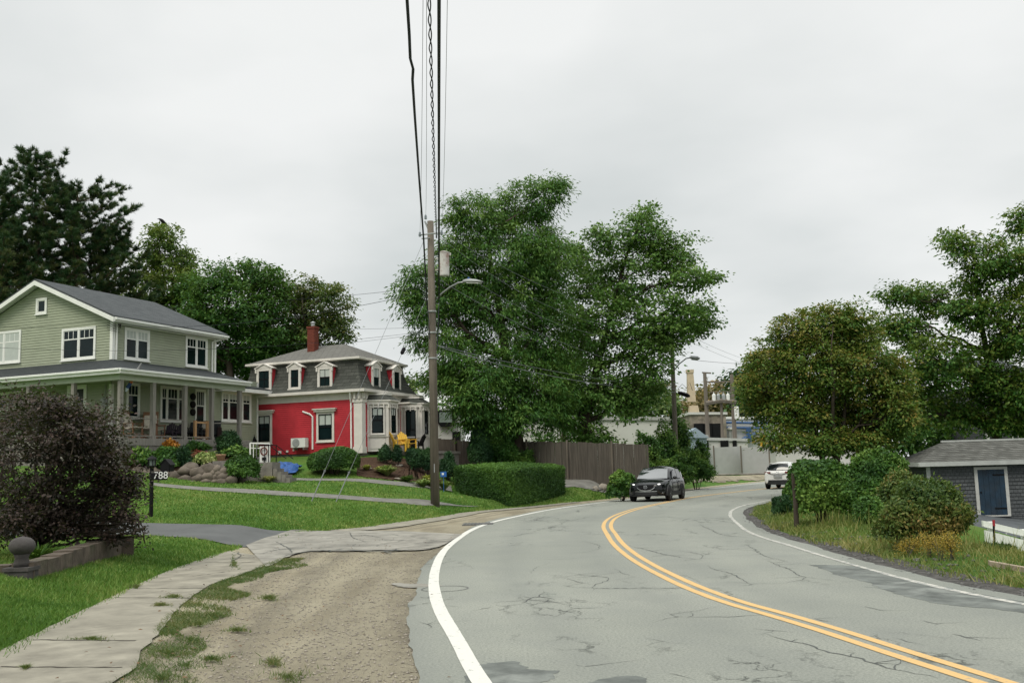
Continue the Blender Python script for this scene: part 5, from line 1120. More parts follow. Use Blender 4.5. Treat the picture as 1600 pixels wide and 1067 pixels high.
B('low_juniper', 'low dark evergreen mat at the foot of the wooden post', 'bush', 1228, 797, 28.5, 46, 26, M['yew'], ln=.09, wd=.03, dens=1700, rag=.2)
B('wild_bush', 'tangled light green bush behind the clipped barrel-shaped bush', 'bush', 1388, 790, 28, 104, 84, M['hedge2'], ln=.10, wd=.055, dens=1400, rag=.14, sprout=.05)
B('wild_bush', 'brownish mound of shrubbery between the green bush and the low rusty bush', 'bush', 1418, 812, 23.5, 84, 66, M['wildbush'], ln=.08, wd=.04, dens=1700, rag=.16, sprout=.06)
B('wild_bush', 'low rusty red and green bush at the right beside the white rail', 'bush', 1470, 860, 17, 134, 102, M['wildbush'], ln=.07, wd=.032, dens=2400, rag=.14, sprout=.05, sq=2.3)
B('wild_bush', 'green leafy patch low between the clipped bush and the rusty bush', 'bush', 1368, 822, 22, 50, 42, M['hedge2'], ln=.07, wd=.04, dens=2000, rag=.2, sprout=.04)
B('dry_tuft', 'dry brown tuft of weeds at the foot of the white rail', 'plant', 1566, 872, 17.5, 58, 22, M['wildbush'], ln=.09, wd=.02, dens=1500, rag=.2)
B('vine_bush', 'dense bright vine bush to the right of the fence behind the dark car', 'bush', 1042, 752, 57, 60, 58, M['hedge2'], ln=.13, wd=.08, dens=700, rag=.38, sprout=.14)
B('vine_bush', 'tall bush with a reddish top beside the pale panel fence', 'bush', 1092, 757, 60, 48, 58, M['hedge2'], ln=.14, wd=.08, dens=750, rag=.38, sprout=.14)
B('vine_bush', 'vine heap draped over the top of the board fence', 'bush', 1008, 705, 51, 40, 16, M['hedge2'], ln=.12, wd=.07, dens=700, rag=.38, sprout=.14)
B('bush', 'sapling with loose leaves climbing beside the far lamp pole', 'bush', 1065, 755, 63, 30, 120, M['hedge2'], ln=.18, wd=.10, dens=170, rag=.5, sq=1.7, sprout=.25)
B('hosta', 'bright green broad-leaved clump beside the pale rock near the car', 'plant', 971, 768, 44.5, 46, 28, M['hedge2'], ln=.16, wd=.10, dens=420, rag=.2)
for i, (px, py, w_, h_) in enumerate([(601,716,20,20),(620,717,18,22),(642,717,20,20)]): B('small_conifer', ['small pointed evergreen nearest the red corner','small pointed evergreen under the bay window','small pointed evergreen in front of the yellow chairs'][i], 'bush', px, py, 46.3, w_, h_, M['yew'], ln=.10, wd=.035, dens=1300, rag=.22, sq=1.6, sprout=.05, group='small evergreens along the porch')
for i, (px, w_) in enumerate([(652,26),(668,22),(700,22)]): B('ball_shrub', ['low rounded evergreen at the right of the yellow chairs','low rounded evergreen just left of the utility pole','low rounded evergreen just right of the utility pole'][i], 'bush', px, 721, 46, w_, 18, M['yew'], ln=.10, wd=.035, dens=1300, rag=.2, sprout=.04, group='small evergreens along the porch')
M['hosta_y'] = leafmat('yellow_hosta_leaf', (.16,.20,.03), (.30,.32,.06), (.48,.44,.12)); M['hosta_g'] = leafmat('pale_hosta_leaf', (.10,.17,.045), (.22,.31,.08), (.42,.45,.18)); M['fern'] = leafmat('fern_leaf', (.02,.06,.012), (.035,.09,.018), (.06,.12,.025))
M['orange_fl'] = leafmat('orange_flower', (.30,.10,.015), (.45,.19,.025), (.55,.30,.05), trans=.1); M['red_fl'] = leafmat('red_flower', (.13,.025,.018), (.20,.05,.03), (.22,.09,.04), trans=.1); M['strawgrass'] = leafmat('straw_grass', (.30,.31,.10), (.48,.46,.18), (.60,.57,.3))
def rosette(name, label, px, py, Y, rpx, hpx, lm, n=70, wd=.05, cat='plant', group=None, curve=.5):
    """long arching leaves from one crown"""
    q = P(px, py, Y); z = Hs(q.x, Y); r = rpx*Y/F; hh = hpx*Y/F; Vv, Ff, tt = [], [], []
    for i in range(n):
        a = random.uniform(0, 6.283); k_ = random.uniform(.3, 1.0); b = random.uniform(.6, 1); sd_ = Vector((-math.sin(a), math.cos(a), 0))*wd*.5; t = random.random(); base = len(Vv)
        for s_ in (0, .35, .7, 1.0):
            rr = r*k_*s_; zz = hh*b*(s_*(1.5-curve*s_) - (.5*s_*s_*k_)); ww = [.3, 1, .85, .05][(0,.35,.7,1.0).index(s_)]
            c = Vector((q.x+math.cos(a)*rr, Y+math.sin(a)*rr, z+max(.01, zz))); Vv += [tuple(c - sd_*ww), tuple(c + sd_*ww)]; tt += [t, t]
        Ff += [(base+2*j, base+2*j+1, base+2*j+3, base+2*j+2) for j in range(3)]
    o = np_obj(name, np.array(Vv), np.array(Ff), lm, None, tt); return tag(o, label, cat, group)
rosette('hosta', 'yellow hosta in the mulch right of the rounded bush', 597, 736, 44.5, 19, 17, M['hosta_y'], wd=.12, n=90)
rosette('ornamental_grass', 'pale striped grass clump in the middle of the mulch bed', 605, 738, 44, 26, 24, M['hosta_g'], wd=.07, n=150)
rosette('hosta', 'yellow hosta left of the utility pole', 573, 730, 44.8, 12, 13, M['hosta_y'], wd=.10, n=80)
rosette('fern_mound', 'feathery green mound left of the utility pole base bed', 636, 748, 43.2, 22, 14, M['fern'], n=260, wd=.03)
rosette('hosta', 'broad yellow green hosta behind the utility pole', 672, 738, 43.8, 26, 26, M['hosta_y'], wd=.12, n=120)
rosette('hosta', 'yellow striped hosta at the foot of the bed left of the pole', 661, 753, 42.5, 22, 18, M['hosta_g'], wd=.12, n=120)
rosette('hosta', 'light hosta between the pole and the clipped hedge', 694, 740, 43.8, 18, 22, M['hosta_g'], wd=.12, n=90)
rosette('flower_clump', 'orange flowering clump at the left end of the clipped hedge', 702, 728, 47, 14, 20, M['orange_fl'], wd=.10, n=80)
rosette('small_plant', 'tiny green plant alone in the mulch bed', 641, 729, 44.6, 8, 9, M['fern'], n=50, wd=.05)
rosette('ornamental_grass', 'straw yellow ornamental grass at the foot of the concrete steps', 420, 755, 39.8, 20, 15, M['strawgrass'], n=220, wd=.035)
# the rock garden in front of the green porch
def deckfront(px):
    t = Wall(GH, (0, -p_-.25), (1, 0), (0, -1)).t(px, 715); return (wloc(GH) @ Vector((t, -p_-.25, 0))).y
def mound(px, py):
    f = min(1.05, max(0, (735-py)/24)); Y = 38.75*(1-f) + min(42.5, deckfront(min(px, 335)))*f; return P(px, py, Y)
mb = MB(); k1 = 18; k2 = 6
mb.add([tuple(mound(192+i*10.2, 738-j*29/k2)) for i in range(k1+1) for j in range(k2+1)], [(i*(k2+1)+j, (i+1)*(k2+1)+j, (i+1)*(k2+1)+j+1, i*(k2+1)+j+1) for i in range(k1) for j in range(k2)])
lo = [mound(192+i*10.2, 738) for i in range(k1+1)]; mb.add([tuple(q) for q in lo] + [(q.x, q.y, q.z-1.2) for q in lo], [(i, i+k1+1, i+k1+2, i+1) for i in range(k1)]); struct(obj('rock_garden_soil', mb, M['mulch'], smooth=True))
def fl(name, label, px, py, Y, wpx, hpx, lm, ln=.13, wd=.08, dens=420, **k_):
    c = mound(px, py); kk = c.y/F; return bush(name, label, 'plant', c - Vector((0,0,.05)), (wpx*kk*.5, wpx*kk*.4, hpx*kk), lm, ln=ln, wd=wd, dens=dens, rag=.3, sprout=.05, **k_)
fl('flowering_plant', 'orange flowering plant against the porch deck', 263, 702, 39.0, 36, 16, M['orange_fl'])
fl('leafy_plant', 'bright green leafy plant right of the orange flowers', 300, 706, 38.8, 50, 18, M['hedge2'])
fl('leafy_plant', 'dark leafy plant below the orange flowers', 262, 722, 38.6, 50, 24, M['oak'])
fl('sedum', 'reddish sedum in front of the porch steps', 304, 718, 38.4, 52, 14, M['red_fl'])
fl('leafy_plant', 'bright green plant at the left end of the rock wall', 222, 728, 38.4, 42, 24, M['hedge2'])
fl('leafy_plant', 'broad green plant behind the mailbox', 258, 731, 38.3, 42, 20, M['hedge2'])
fl('ornamental_grass', 'dark grassy clump in the middle of the rock garden', 287, 728, 38.3, 24, 30, M['yew'], ln=.3, wd=.03, dens=800)
fl('leafy_plant', 'pale green plant above the rock wall, right part', 318, 728, 38.2, 44, 24, M['hosta_g'], dens=300)
fl('shrub', 'feathery dark shrub by the last porch post', 362, 712, 38.6, 34, 40, M['yew'], ln=.12, wd=.04, dens=900)
fl('leafy_plant', 'bright yellow green plant in the pots right of the porch steps', 373, 714, 37.8, 44, 18, M['hedge2'])
fl('shrub', 'dark ivy-covered shrub over the retaining wall left of the concrete steps', 379, 752, 38.6, 46, 40, M['hedge'], ln=.10, wd=.06, dens=900, )
fl('leafy_plant', 'pale leafy plant beside the white garden gate', 399, 715, 39.2, 22, 18, M['hosta_g'])

# the dark foreground bush
fb = [(-10,830,50,22),(90,825,60,22,-.3),(170,838,30,14,-.3),(225,838,12,12,-.3),(210,760,16,20),(60,800,80,30,.2),(130,810,50,24),(10,815,50,24),(180,820,26,18),(70,640,60,30,.3),(150,668,40,22),(205,765,24,26),(55,700,88,66),(120,672,60,40),(175,700,34,40,.3),(165,745,48,42,-.3),(80,765,80,44),(20,655,60,40),(100,640,40,24),(60,628,36,16),(196,795,22,30,-.4),(-40,720,70,80),(215,812,10,18,-.4),(140,790,44,28),(195,742,26,26),(150,650,18,12),(20,790,60,30),(118,700,60,50,-.5)]
TR['plum'] = tree('dark_bush', 'big dark purple-leaved bush with bare twigs at the left edge, behind the low stone wall', 'bush', (P(50,840,18.3).x, 18.3), fb, 18.3, M['plum'], M['bark'], tr=.055, ln=.070, wd=.042, per=9, cl=.17, dens=.62, stems=7, stray=.22, droop=.2, rag=.55, fork=.1, twigs=5, thick=.8, inner=.3)
rosette('weed', 'tangle of green weeds under the dark bush', 60, 850, 17.0, 60, 40, M['hedge2'], n=160, wd=.02)

# ================================================================== stones, low wall, mailbox, post
def boulder_mb(c, r, seed, flat=.7):
    R = random.Random(seed); mb = MB(); n, m_ = 12, 8; vs = []; ph = [R.uniform(0, 6) for _ in range(6)]
    for i in range(m_+1):
        t = math.pi*i/m_
        for j in range(n):
            a = 2*math.pi*j/n; d = 1 + .10*math.sin(2*a+ph[0]) + .08*math.sin(3*a+2*t+ph[1]) + .07*math.sin(4*t+ph[2]+a)
            vs.append((c[0] + r[0]*d*math.sin(t)*math.cos(a), c[1] + r[1]*d*math.sin(t)*math.sin(a), c[2] + r[2]*d*math.cos(t)))
    return mb.add(vs, [(i*n+j, i*n+(j+1)%n, (i+1)*n+(j+1)%n, (i+1)*n+j)[::-1] for i in range(m_) for j in range(n)])
rw = thing('rock_wall', 'low retaining wall of rounded field stones in front of the green porch', 'wall', P(290, 750, 38.3))
rocks = [(200,737,9,6),(215,739,12,8),(228,741,9,6),(241,738,8,7),(256,742,11,7),(273,745,12,8),(289,736,12,7),(297,733,12,9),(309,738,11,7),(325,733,11,8),(338,734,9,7),(350,737,8,6),(309,748,11,8),(324,745,9,7),(338,746,9,8),(350,746,9,7),(355,742,8,7),(288,749,12,6),(270,752,12,4),(300,754,9,3),(322,753,9,5),(337,753,8,5),(348,753,9,5),(362,750,9,6),(231,750,10,4),(212,748,11,4),(250,752,10,4),(318,737,8,5),(343,740,6,5),(196,745,8,5),(330,739,8,5)]
for i, (px, py, rx, rz) in enumerate(rocks):
    k_ = 38.4/F; q = P(px, py, 38.4 + random.uniform(-.1,.1) + (753-py)*.018)
    obj('boulder', boulder_mb(q, (rx*k_*1.1, rx*k_*.9, rz*k_*1.15), i), M['boulder'], rw, smooth=True)
M['pale_rock'] = mat('pale_rock', (.27,.24,.20), .9, .35, 2.5, .03, 9)
for i, (px, py, rx, rz, Y, lab) in enumerate([(942,761,9,7,44.2,'large pale rock on the grass left of the dark car'),(931,763,5,5,44.6,'pinkish rock leaning on the large pale rock'),(946,765,5,3,43.6,'small flat stone in front of the large pale rock'),(982,765,8,5,45,'grey rock right behind the dark car'),(624,727,7,3,44.8,'pale flat stone lying in the mulch bed'),(620,748,6,2,42.9,'small pale stones at the lower edge of the mulch bed'),(577,732,4,2,44.8,'little white stone under the yellow hosta')]):
    k_ = Y/F; q = G(px, py+rz*.5); q.z += rz*k_*.3; tag(obj('rock', boulder_mb(q, (rx*k_, rx*k_*.8, rz*k_), 50+i), M['pale_rock'], smooth=True), lab, 'rock')
# low mossy stone wall with a ball finial post
q = G(33, 903); M['moss_stone'] = mat('mossy_stone', (.095,.075,.058), .95, .4, 4, .03, 9, dirt=.8, dirtcol=(.035,.045,.018)); M['dark_stone'] = mat('dark_weathered_stone', (.060,.054,.052), .9, .35, 5, .02, 10)
gp = thing('gate_post', 'short dark stone post with a ball finial at the left edge', 'post', q)
zt = P(33, 838, q.y).z; k_ = q.y/F; sr = 19*k_; zb = zt - sr*1.5
b = MB(); b.lathe((q.x,q.y,0), [(sr*(1-(1-2*i/10)**2)**.5+.001, zb + sr*.78*(i/5-1) + sr*.75) for i in range(11)], 24); obj('ball', b, M['dark_stone'], gp, smooth=True)
b = MB(); z1 = zb-.0; b.lathe((q.x,q.y,0), [(sr*.60,z1-sr*.9),(sr*.60,z1-sr*.55),(sr*.50,z1-sr*.2),(sr*.62,z1+.02)], 20); obj('neck', b, M['dark_stone'], gp, smooth=True)
b = MB(); s_ = 20*k_; z2 = z1-sr*.9; b.box(q.x-s_, q.x+s_, q.y-s_, q.y+s_, z2-.05, z2); b.box(q.x-s_*.9, q.x+s_*.9, q.y-s_*.9, q.y+s_*.9, q.z-.4, z2-.052); obj('shaft', b, M['dark_stone'], gp)
lw = thing('stone_wall', 'low mossy stone wall running back from the ball-topped post under the dark bush', 'wall', q)
A, Bq = G(52, 906), G(190, 868); d_ = Vector((Bq.x-A.x, Bq.y-A.y, 0)); nn_ = Vector((-d_.y, d_.x, 0)).normalized()
b = MB(); ht = P(45, 880, A.y).z - A.z; segs = 8
for i in range(segs):
    p0 = A.lerp(Bq, i/segs); p1 = A.lerp(Bq, (i+.985)/segs); h0 = max(.25, ht + .03*random.uniform(-1,1)); z0 = min(p0.z, p1.z)-.2
    zt_ = A.z + ht + (Bq.z + .36 - A.z - ht)*(i+.5)/segs + random.uniform(-.015,.015)
    b.par((p0.x, p0.y, z0), (p1.x-p0.x, p1.y-p0.y, 0), nn_*.30, (0,0,zt_-z0))
obj('stone_course', b, M['moss_stone'], lw)
b = MB(); b.par((Bq.x-.05, Bq.y, Bq.z-.2), (.24,.1,0), nn_*.34, (0,0,.2+P(185,838,Bq.y).z-Bq.z)); obj('end_stone', b, M['moss_stone'], lw)
b = MB(); Ax = Vector((q.x-.2, q.y+.05, q.z-.2)); b.par(Ax, (-2.0, -.35, 0), (0,.3,0), (0,0,.2+ht*.75)); obj('stone_course', b, M['moss_stone'], lw)
# lamp post with mailbox and the house number
q = G(236, 808); k_ = q.y/F; mp = thing('mailbox_post', 'black post with a lantern top, a house-shaped mailbox and number plate 788', 'mailbox', q)
b = MB(); z0 = q.z; zp = P(236, 730, q.y).z; b.tube([(q.x,q.y,z0-.1),(q.x,q.y,zp)], .055, 12); obj('post', b, M['black'], mp)
zl = P(236, 716, q.y).z; b = MB(); w_ = .11; b.lathe((q.x,q.y,0), [(.04,zp),(.12,zp+.02),(.12,zp+.04),(.05,zp+.05)], 12); b.lathe((q.x,q.y,0), [(.15,zl-.03),(.13,zl+.0),(.05,zl+.05),(.01,zl+.09)], 12)
for i in range(6): a = i*math.pi/3; b.tube([(q.x+.105*math.cos(a),q.y+.105*math.sin(a),zp+.03),(q.x+.12*math.cos(a),q.y+.12*math.sin(a),zl-.02)], .012, 4)
obj('lantern_frame', b, M['black'], mp); b = MB(); b.lathe((q.x,q.y,0), [(.085,zp+.05),(.095,zl-.03)], 12); obj('lantern_glass', b, M['glass_pale'], mp)
pl0, pl1 = P(241, 736, q.y-.08), P(261.5, 749.5, q.y-.08); b = MB(); b.box(pl0.x, pl1.x, q.y-.09, q.y-.06, pl1.z, pl0.z); plo = obj('number_plate', b, M['black'], mp)
b = MB(); b.box(q.x-.04, pl0.x, q.y-.09, q.y-.06, pl1.z+.02, pl0.z-.02); obj('plate_bracket', b, M['black'], mp)
def text(name, s, size, loc, rot, mt, parent, ext=.002):
    cu = bpy.data.curves.new(name, 'FONT'); cu.body = s; cu.size = size; cu.extrude = ext; cu.align_x = 'CENTER'; cu.align_y = 'CENTER'
    to = bpy.data.objects.new(name + '_tmp', cu); COL.objects.link(to); bpy.context.view_layer.update()
    me = bpy.data.meshes.new_from_object(to); bpy.data.objects.remove(to); me.materials.clear(); me.materials.append(mt)
    o = put(name, me, parent); Mi = wloc(parent).inverted() if parent else Matrix.Identity(4); mw = Mi @ Matrix.Translation(loc) @ rot.to_matrix().to_4x4()
    o.location = mw.translation; o.rotation_euler = mw.to_euler(); return o
from mathutils import Euler
text('number', '788', (pl0.z-pl1.z)*1.12, Vector(((pl0.x+pl1.x)/2, q.y-.094, (pl0.z+pl1.z)/2)), Euler((math.pi/2, 0, 0)), M['plastic_white'], plo)
b = MB(); x0, x1 = P(251, 740, q.y).x, P(264.5, 740, q.y).x; zb_, zc2, zt2 = P(0, 736, q.y).z + .0, P(257, 726, q.y).z, P(257, 718, q.y).z; zb_ = P(257, 736.5, q.y).z
b.prism([(x0,q.y-.03,zb_),(x1,q.y-.03,zb_),(x1,q.y-.03,zc2),((x0+x1)/2,q.y-.03,zt2),(x0,q.y-.03,zc2)], (0,.42,0)); b.tube([(x1+.01,q.y-.01,zb_-.02),(x1+.03,q.y-.01,zc2)], .015, 5); mbx = obj('mailbox', b, M['black'], mp)
slab_ = MB(); slab(slab_, [(x0-.03,q.y-.05,zc2-.02),((x0+x1)/2,q.y-.05,zt2+.01),((x0+x1)/2,q.y+.42,zt2+.01),(x0-.03,q.y+.42,zc2-.02)], .02); slab(slab_, [(x1+.03,q.y-.05,zc2-.02),((x0+x1)/2,q.y-.05,zt2+.01),((x0+x1)/2,q.y+.42,zt2+.01),(x1+.03,q.y+.42,zc2-.02)], .02); obj('mailbox_roof', slab_, M['black'], mbx)
# wooden post on the right verge
q = P(1243, 800, 24.0); q.z = Hs(q.x, q.y); b = MB(); zt = P(1244, 739, 24.0).z; b.tube([(q.x,q.y,q.z-.1),(q.x+.02,q.y,(q.z+zt)/2),(q.x+.01,q.y,zt)], [.062,.060,.060], 10); tag(obj('wooden_post', b, M['bark']), 'short dark round wooden post among the bushes on the right verge', 'post')
# porch steps, concrete steps, gate frame, pots
st = thing('porch_steps', 'grey wooden steps leading down from the green porch', 'steps', wp(6.4, -2.6, 0)); a0, a1 = Wp.t(331, 690), Wp.t(372, 690)
for i in range(5):
    b = MB(); b.box(a0+.1, a1+.1, -p_-.22-.30*(i+1), -p_-.22-.30*i, DZ-.17*(i+1)-.04, DZ-.17*(i+1)); b.box(a0+.12, a1+.08, -p_-.20-.30*(i+1), -p_-.17-.30*(i+1), DZ-.17*(i+2), DZ-.17*(i+1)-.04); b.v = [tuple(wloc(GH) @ Vector(v_)) for v_ in b.v]; obj('step', b, M['weathered'], st)
b = MB(); b.box(a0+.14, a1+.06, -p_-1.65, -p_-.21, -.4, DZ-.95); b.v = [tuple(wloc(GH) @ Vector(v_)) for v_ in b.v]; obj('stair_base', b, M['stone'], st)
for px, py, Y, r_, lab in ((345, 720, 39.6, 7.5, 'tan clay pot at the foot of the porch steps, left one'), (373.5, 721, 39.9, 6.5, 'tan clay pot at the foot of the porch steps, right one')):
    k_ = Y/F; c = P(px, py, Y); b = MB(); b.lathe(c, [(r_*k_*.65,0),(r_*k_*.95,.20),(r_*k_*1.05,.22),(r_*k_*1.05,.26),(r_*k_*.9,.26),(r_*k_*.85,.2)], 14); tag(obj('plant_pot', b, M['terracotta'], smooth=True), lab, 'pot', 'clay pots by the porch steps')
    b = MB(); b.box(c.x-.26, c.x+.26, Y-.22, Y+.3, Hs(c.x,Y)-.3, c.z); tag(obj('stone_block', b, M['stone']), 'stone block under the ' + ('left' if px < 360 else 'right') + ' clay pot', 'stone block')
cs = thing('concrete_steps', 'concrete steps with thin black handrails going down beside the rock garden', 'steps', P(415, 752, 40)); Y = 39.9
q0 = P(402, 721, Y); q1 = P(425, 752, Y); b = MB(); b.box(P(364,0,Y).x, q1.x, Y, Y+1.4, Hs(q1.x, Y)-.3, P(415, 722, Y).z); obj('landing', b, M['stone'], cs)
for i in range(4):
    b = MB(); x0 = q1.x + .02 + i*.17; b.box(x0, x0+.16, Y+.05, Y+1.3, Hs(q1.x, Y)-.3, P(425, 732+i*5, Y).z); obj('step', b, M['stone'], cs)
for yy in (Y+.04, Y+1.3):
    b = MB(); xa, xb = P(404, 0, Y).x, P(421.5, 0, Y).x; za = P(404, 721, Y).z; zt = P(404, 694, Y).z
    b.tube([(xa,yy,za-.5),(xa,yy,zt)], .022, 6); b.tube([(xb,yy,za-.5),(xb,yy,zt-.02)], .022, 6); b.tube([(xa,yy,zt),(xb,yy,zt-.02),(xb+.7,yy,zt-.6)], .018, 6); obj('handrail', b, M['black'], cs)
gf = thing('garden_gate', 'white wooden garden gate frame hung with a wreath beside the red house', 'gate', P(408, 725, 41.5)); Y = 41.6
b = MB(); pts = [P(x_, y_, Y) for x_, y_ in ((391,692),(421,693),(421,726),(391,720))]
for a_, c_2 in ((0,1),(1,2),(0,3)): b.tube([pts[a_], pts[c_2]], .04, 4)
for x_ in (396, 401): b.tube([P(x_,693,Y), P(x_,715,Y)], .02, 4)
b.tube([P(391,700,Y), P(407,700,Y)], .02, 4); obj('frame', b, M['trim'], gf)
b = MB(); c0_, c1_ = P(406,697,Y+.06), P(419,726,Y+.06); b.box(c0_.x, c1_.x, Y+.04, Y+.07, c1_.z, c0_.z); obj('gate_panel', b, M['trim'], gf)
b = MB(); c = P(412.5, 705, Y); ring_ = [(c.x+.13*math.cos(t_), Y-.02, c.z+.15*math.sin(t_)) for t_ in np.linspace(0, 2*math.pi, 17)]; b.tube(ring_, .028, 6, False); obj('wreath', b, M['red_fl'], gf)
b = MB(); b.box(c.x-.08, c.x+.08, Y-.02, Y+.03, c.z-.36, c.z-.25); obj('plaque', b, M['black'], gf)
t_, z_ = Wr.hit(395, 685); b = MB(); 
for dx, dz in ((0,0),(.1,-.1),(-.06,-.14)): b.lathe(Wr.p(t_+dx, z_+dz, .10), [(.01,-.08),(.07,-.04),(.05,.03),(.02,.10)], 7)
b.tube([Wr.p(t_,z_-.3,.08),Wr.p(t_+.03,z_,.1),Wr.p(t_,z_+.2,.08)], .012, 4); obj('wall_ornament', b, M['black'], GH, world=False)
# small blue yard sign near the hosta
q = P(693, 744, 43.0); b = MB(); b.tube([(q.x,43,Hs(q.x,43)),(q.x,43,q.z)], .012, 4); b.box(q.x-.13, q.x+.13, 42.97, 42.99, q.z-.02, q.z+.2); ys = obj('yard_sign', b, mat('sign_blue', (.02,.10,.35), .4)); tag(ys, 'small blue yard sign standing in the bed right of the utility pole', 'sign')
b = MB(); b.box(-.07, .02, 0, .004, .06, .15); b.v = [(q.x+v_[0], 42.962+v_[1], q.z+v_[2]) for v_ in b.v]; obj('sign_mark', b, M['plastic_white'], ys)
# ================================================================== utility poles and wires
def helix(a, b, r, turns, ph, n):
    o = []; d = (b-a).normalized(); p1 = d.orthogonal().normalized(); p2 = d.cross(p1)
    return p1, p2
PB_ = G(680, 790); PT = P(672.5, 346, PB_.y); UPX = PB_.y
up = thing('utility_pole', 'tall weathered wooden utility pole with a street lamp arm beside the sidewalk', 'pole', PB_)
b = MB(); b.tube([PB_-Vector((0,0,.3)), PB_.lerp(PT,.5), PT], [.175,.155,.125], 14); obj('shaft', b, M['pole'], up, smooth=True)
def pp(py, off=0): t = (PB_.z - P(676, py, UPX).z)/(PB_.z-PT.z); c = PB_.lerp(PT, t); return c
b = MB(); c = pp(367); l, r = P(656, 367, UPX-.3), P(690, 364, UPX-.3)
b.tube([l, r], .03, 6); b.tube([P(659,373,UPX-.3), P(672,372,UPX-.1)], .025, 6); b.tube([c, P(664,346,UPX)], .035, 6); obj('bracket_arm', b, M['metal'], up)
for q in (P(656,367,UPX-.3), P(690,364,UPX-.3), P(665,340,UPX)):
    b = MB(); b.lathe(q, [(.02,-.08),(.06,-.05),(.035,-.02),(.065,.01),(.035,.04),(.05,.07),(.02,.12)], 10); obj('insulator', b, M['ceramic'], up, smooth=True)
# transformer can
k_ = UPX/F; c = P(694, 413, UPX-.25); zt, zb = P(694, 395.5, UPX-.25).z, P(694, 431, UPX-.25).z; rr = 8*k_
tb = MB(); tb.lathe((c.x,c.y,0), [(rr*.95,zb),(rr,zb+.04),(rr,zt-.04),(rr*.96,zt)], 18); tf = obj('transformer', tb, M['rust_metal'], up)
b = MB(); b.lathe((c.x,c.y,0), [(rr*1.06,zt),(rr*1.06,zt+.03),(rr*.5,zt+.07),(.02,zt+.08)], 18); b.par((c.x+rr*.9,c.y-.03,zt-.1),(.09,0,0),(0,.06,0),(0,0,.1)); b.tube([(c.x-rr,c.y,zb+.25),(c.x-rr-.14,c.y+.12,zb+.25)], .03, 6); b.tube([(c.x-rr,c.y,zt-.2),(c.x-rr-.14,c.y+.12,zt-.2)], .03, 6); obj('lid', b, M['rust_metal'], tf)
# street lamp
arm = [P(683, 467, UPX-.1), P(690, 459, UPX-.4), P(703, 449, UPX-.9), P(716, 442, UPX-1.3), P(726, 440.5, UPX-1.6)]
b = MB(); b.tube([Vector(q) for q in arm], .033, 8); la = obj('lamp_arm', b, M['metal'], up, smooth=True)
h0, h1 = P(724, 440, UPX-1.55), P(752, 440, UPX-2.4); d_ = (h1-h0); ln_ = d_.length; d_.normalize(); sdv = Vector((0,0,1)).cross(d_).normalized()
b = MB(); secs = [(0,.05,.05),(.12,.10,.09),(.35,.15,.11),(.75,.15,.08),(1,.10,.03)]; vs = []
for t, w_, h_ in secs:
    o = h0 + d_*ln_*t
    for a in np.linspace(0, 2*math.pi, 9)[:-1]: vs.append(o + sdv*w_*math.cos(a) + Vector((0,0,1))*(h_*max(-.35, math.sin(a))))
b.add(vs, [(i*8+j, i*8+(j+1)%8, (i+1)*8+(j+1)%8, (i+1)*8+j) for i in range(4) for j in range(8)] + [tuple(range(8))[::-1], tuple(range(32,40))]); obj('lamp_head', b, M['greymetal'], la, smooth=True, fix=True)
b = MB(); vs = [h0 + d_*ln_*t + sdv*s_*.11 + Vector((0,0,-.042)) for t, s_ in ((.3,-1),(.92,-.8),(.92,.8),(.3,1))]; b.prism(vs, (0,0,-.025)); obj('lamp_lens', b, M['plastic_white'], la)
b = MB(); o = h0 + d_*ln_*.3 + Vector((0,0,.12)); b.lathe(o, [(.035,-.02),(.035,.03),(.02,.045)], 8); obj('photocell', b, M['blue_tarp'], la)
# marker on the pole and cable clamps
b = MB(); c = pp(735); b.box(c.x-.01, c.x+.02, c.y-.178, c.y-.165, c.z-.08, c.z+.25)
for py in (487, 520, 560): c = pp(py); b.lathe((c.x,c.y,c.z), [(.175,-.03),(.18,0),(.175,.03)], 12)
obj('pole_band', b, M['metal'], up)
def wire(label, pts, r, mt='wire', n=4, seg=26, name='overhead_wire', group=None, twist=0):
    """quadratic sag through the given points (first, via, last)"""
    p = [Vector(q) for q in pts]
    if len(p) == 2: p = [p[0], (p[0]+p[1])/2 - Vector((0,0,(p[1]-p[0]).length*.02)), p[1]]
    # parameter of via by horizontal distance
    tv = (p[1]-p[0]).length/((p[1]-p[0]).length + (p[2]-p[1]).length); o = []
    for i in range(seg+1):
        t = i/seg; l0 = (t-tv)*(t-1)/((0-tv)*(0-1)); l1 = t*(t-1)/(tv*(tv-1)); l2 = t*(t-tv)/(1*(1-tv)); o.append(p[0]*l0 + p[1]*l1 + p[2]*l2)
    b = MB(); b.tube(o, r, n); w_ = obj(name, b, M[mt]); tag(w_, label, 'wire', group); return o
# span towards the camera and on behind it: far end at the pole, a point where the picture's top edge cuts it, then beyond
def span(label, pole_px, top_px, r, mt='wire', YB=14.6, **k_):
    a = P(*pole_px); c = P(top_px, 0, YB); d = (c-a); e = c + d*.95; e.z = a.z + .3
    c2 = Vector(c); return wire(label, (a, c2, e), r, mt, seg=40, group='cables running overhead towards the camera', **k_)
span('thick black cable bundle, the widest of the overhead cables', (686, 470, UPX-.2), 686, .040); 
span('thin wire at the far left of the overhead cables, meeting the left insulator', (656,365,UPX-.3), 661, .006, 'wire_grey')
span('thin wire meeting the top insulator of the near pole', (665,339,UPX), 666.5, .006, 'wire_grey')
span('thin wire at the far right of the overhead cables, meeting the right insulator', (690,363,UPX-.3), 699, .006, 'wire_grey')
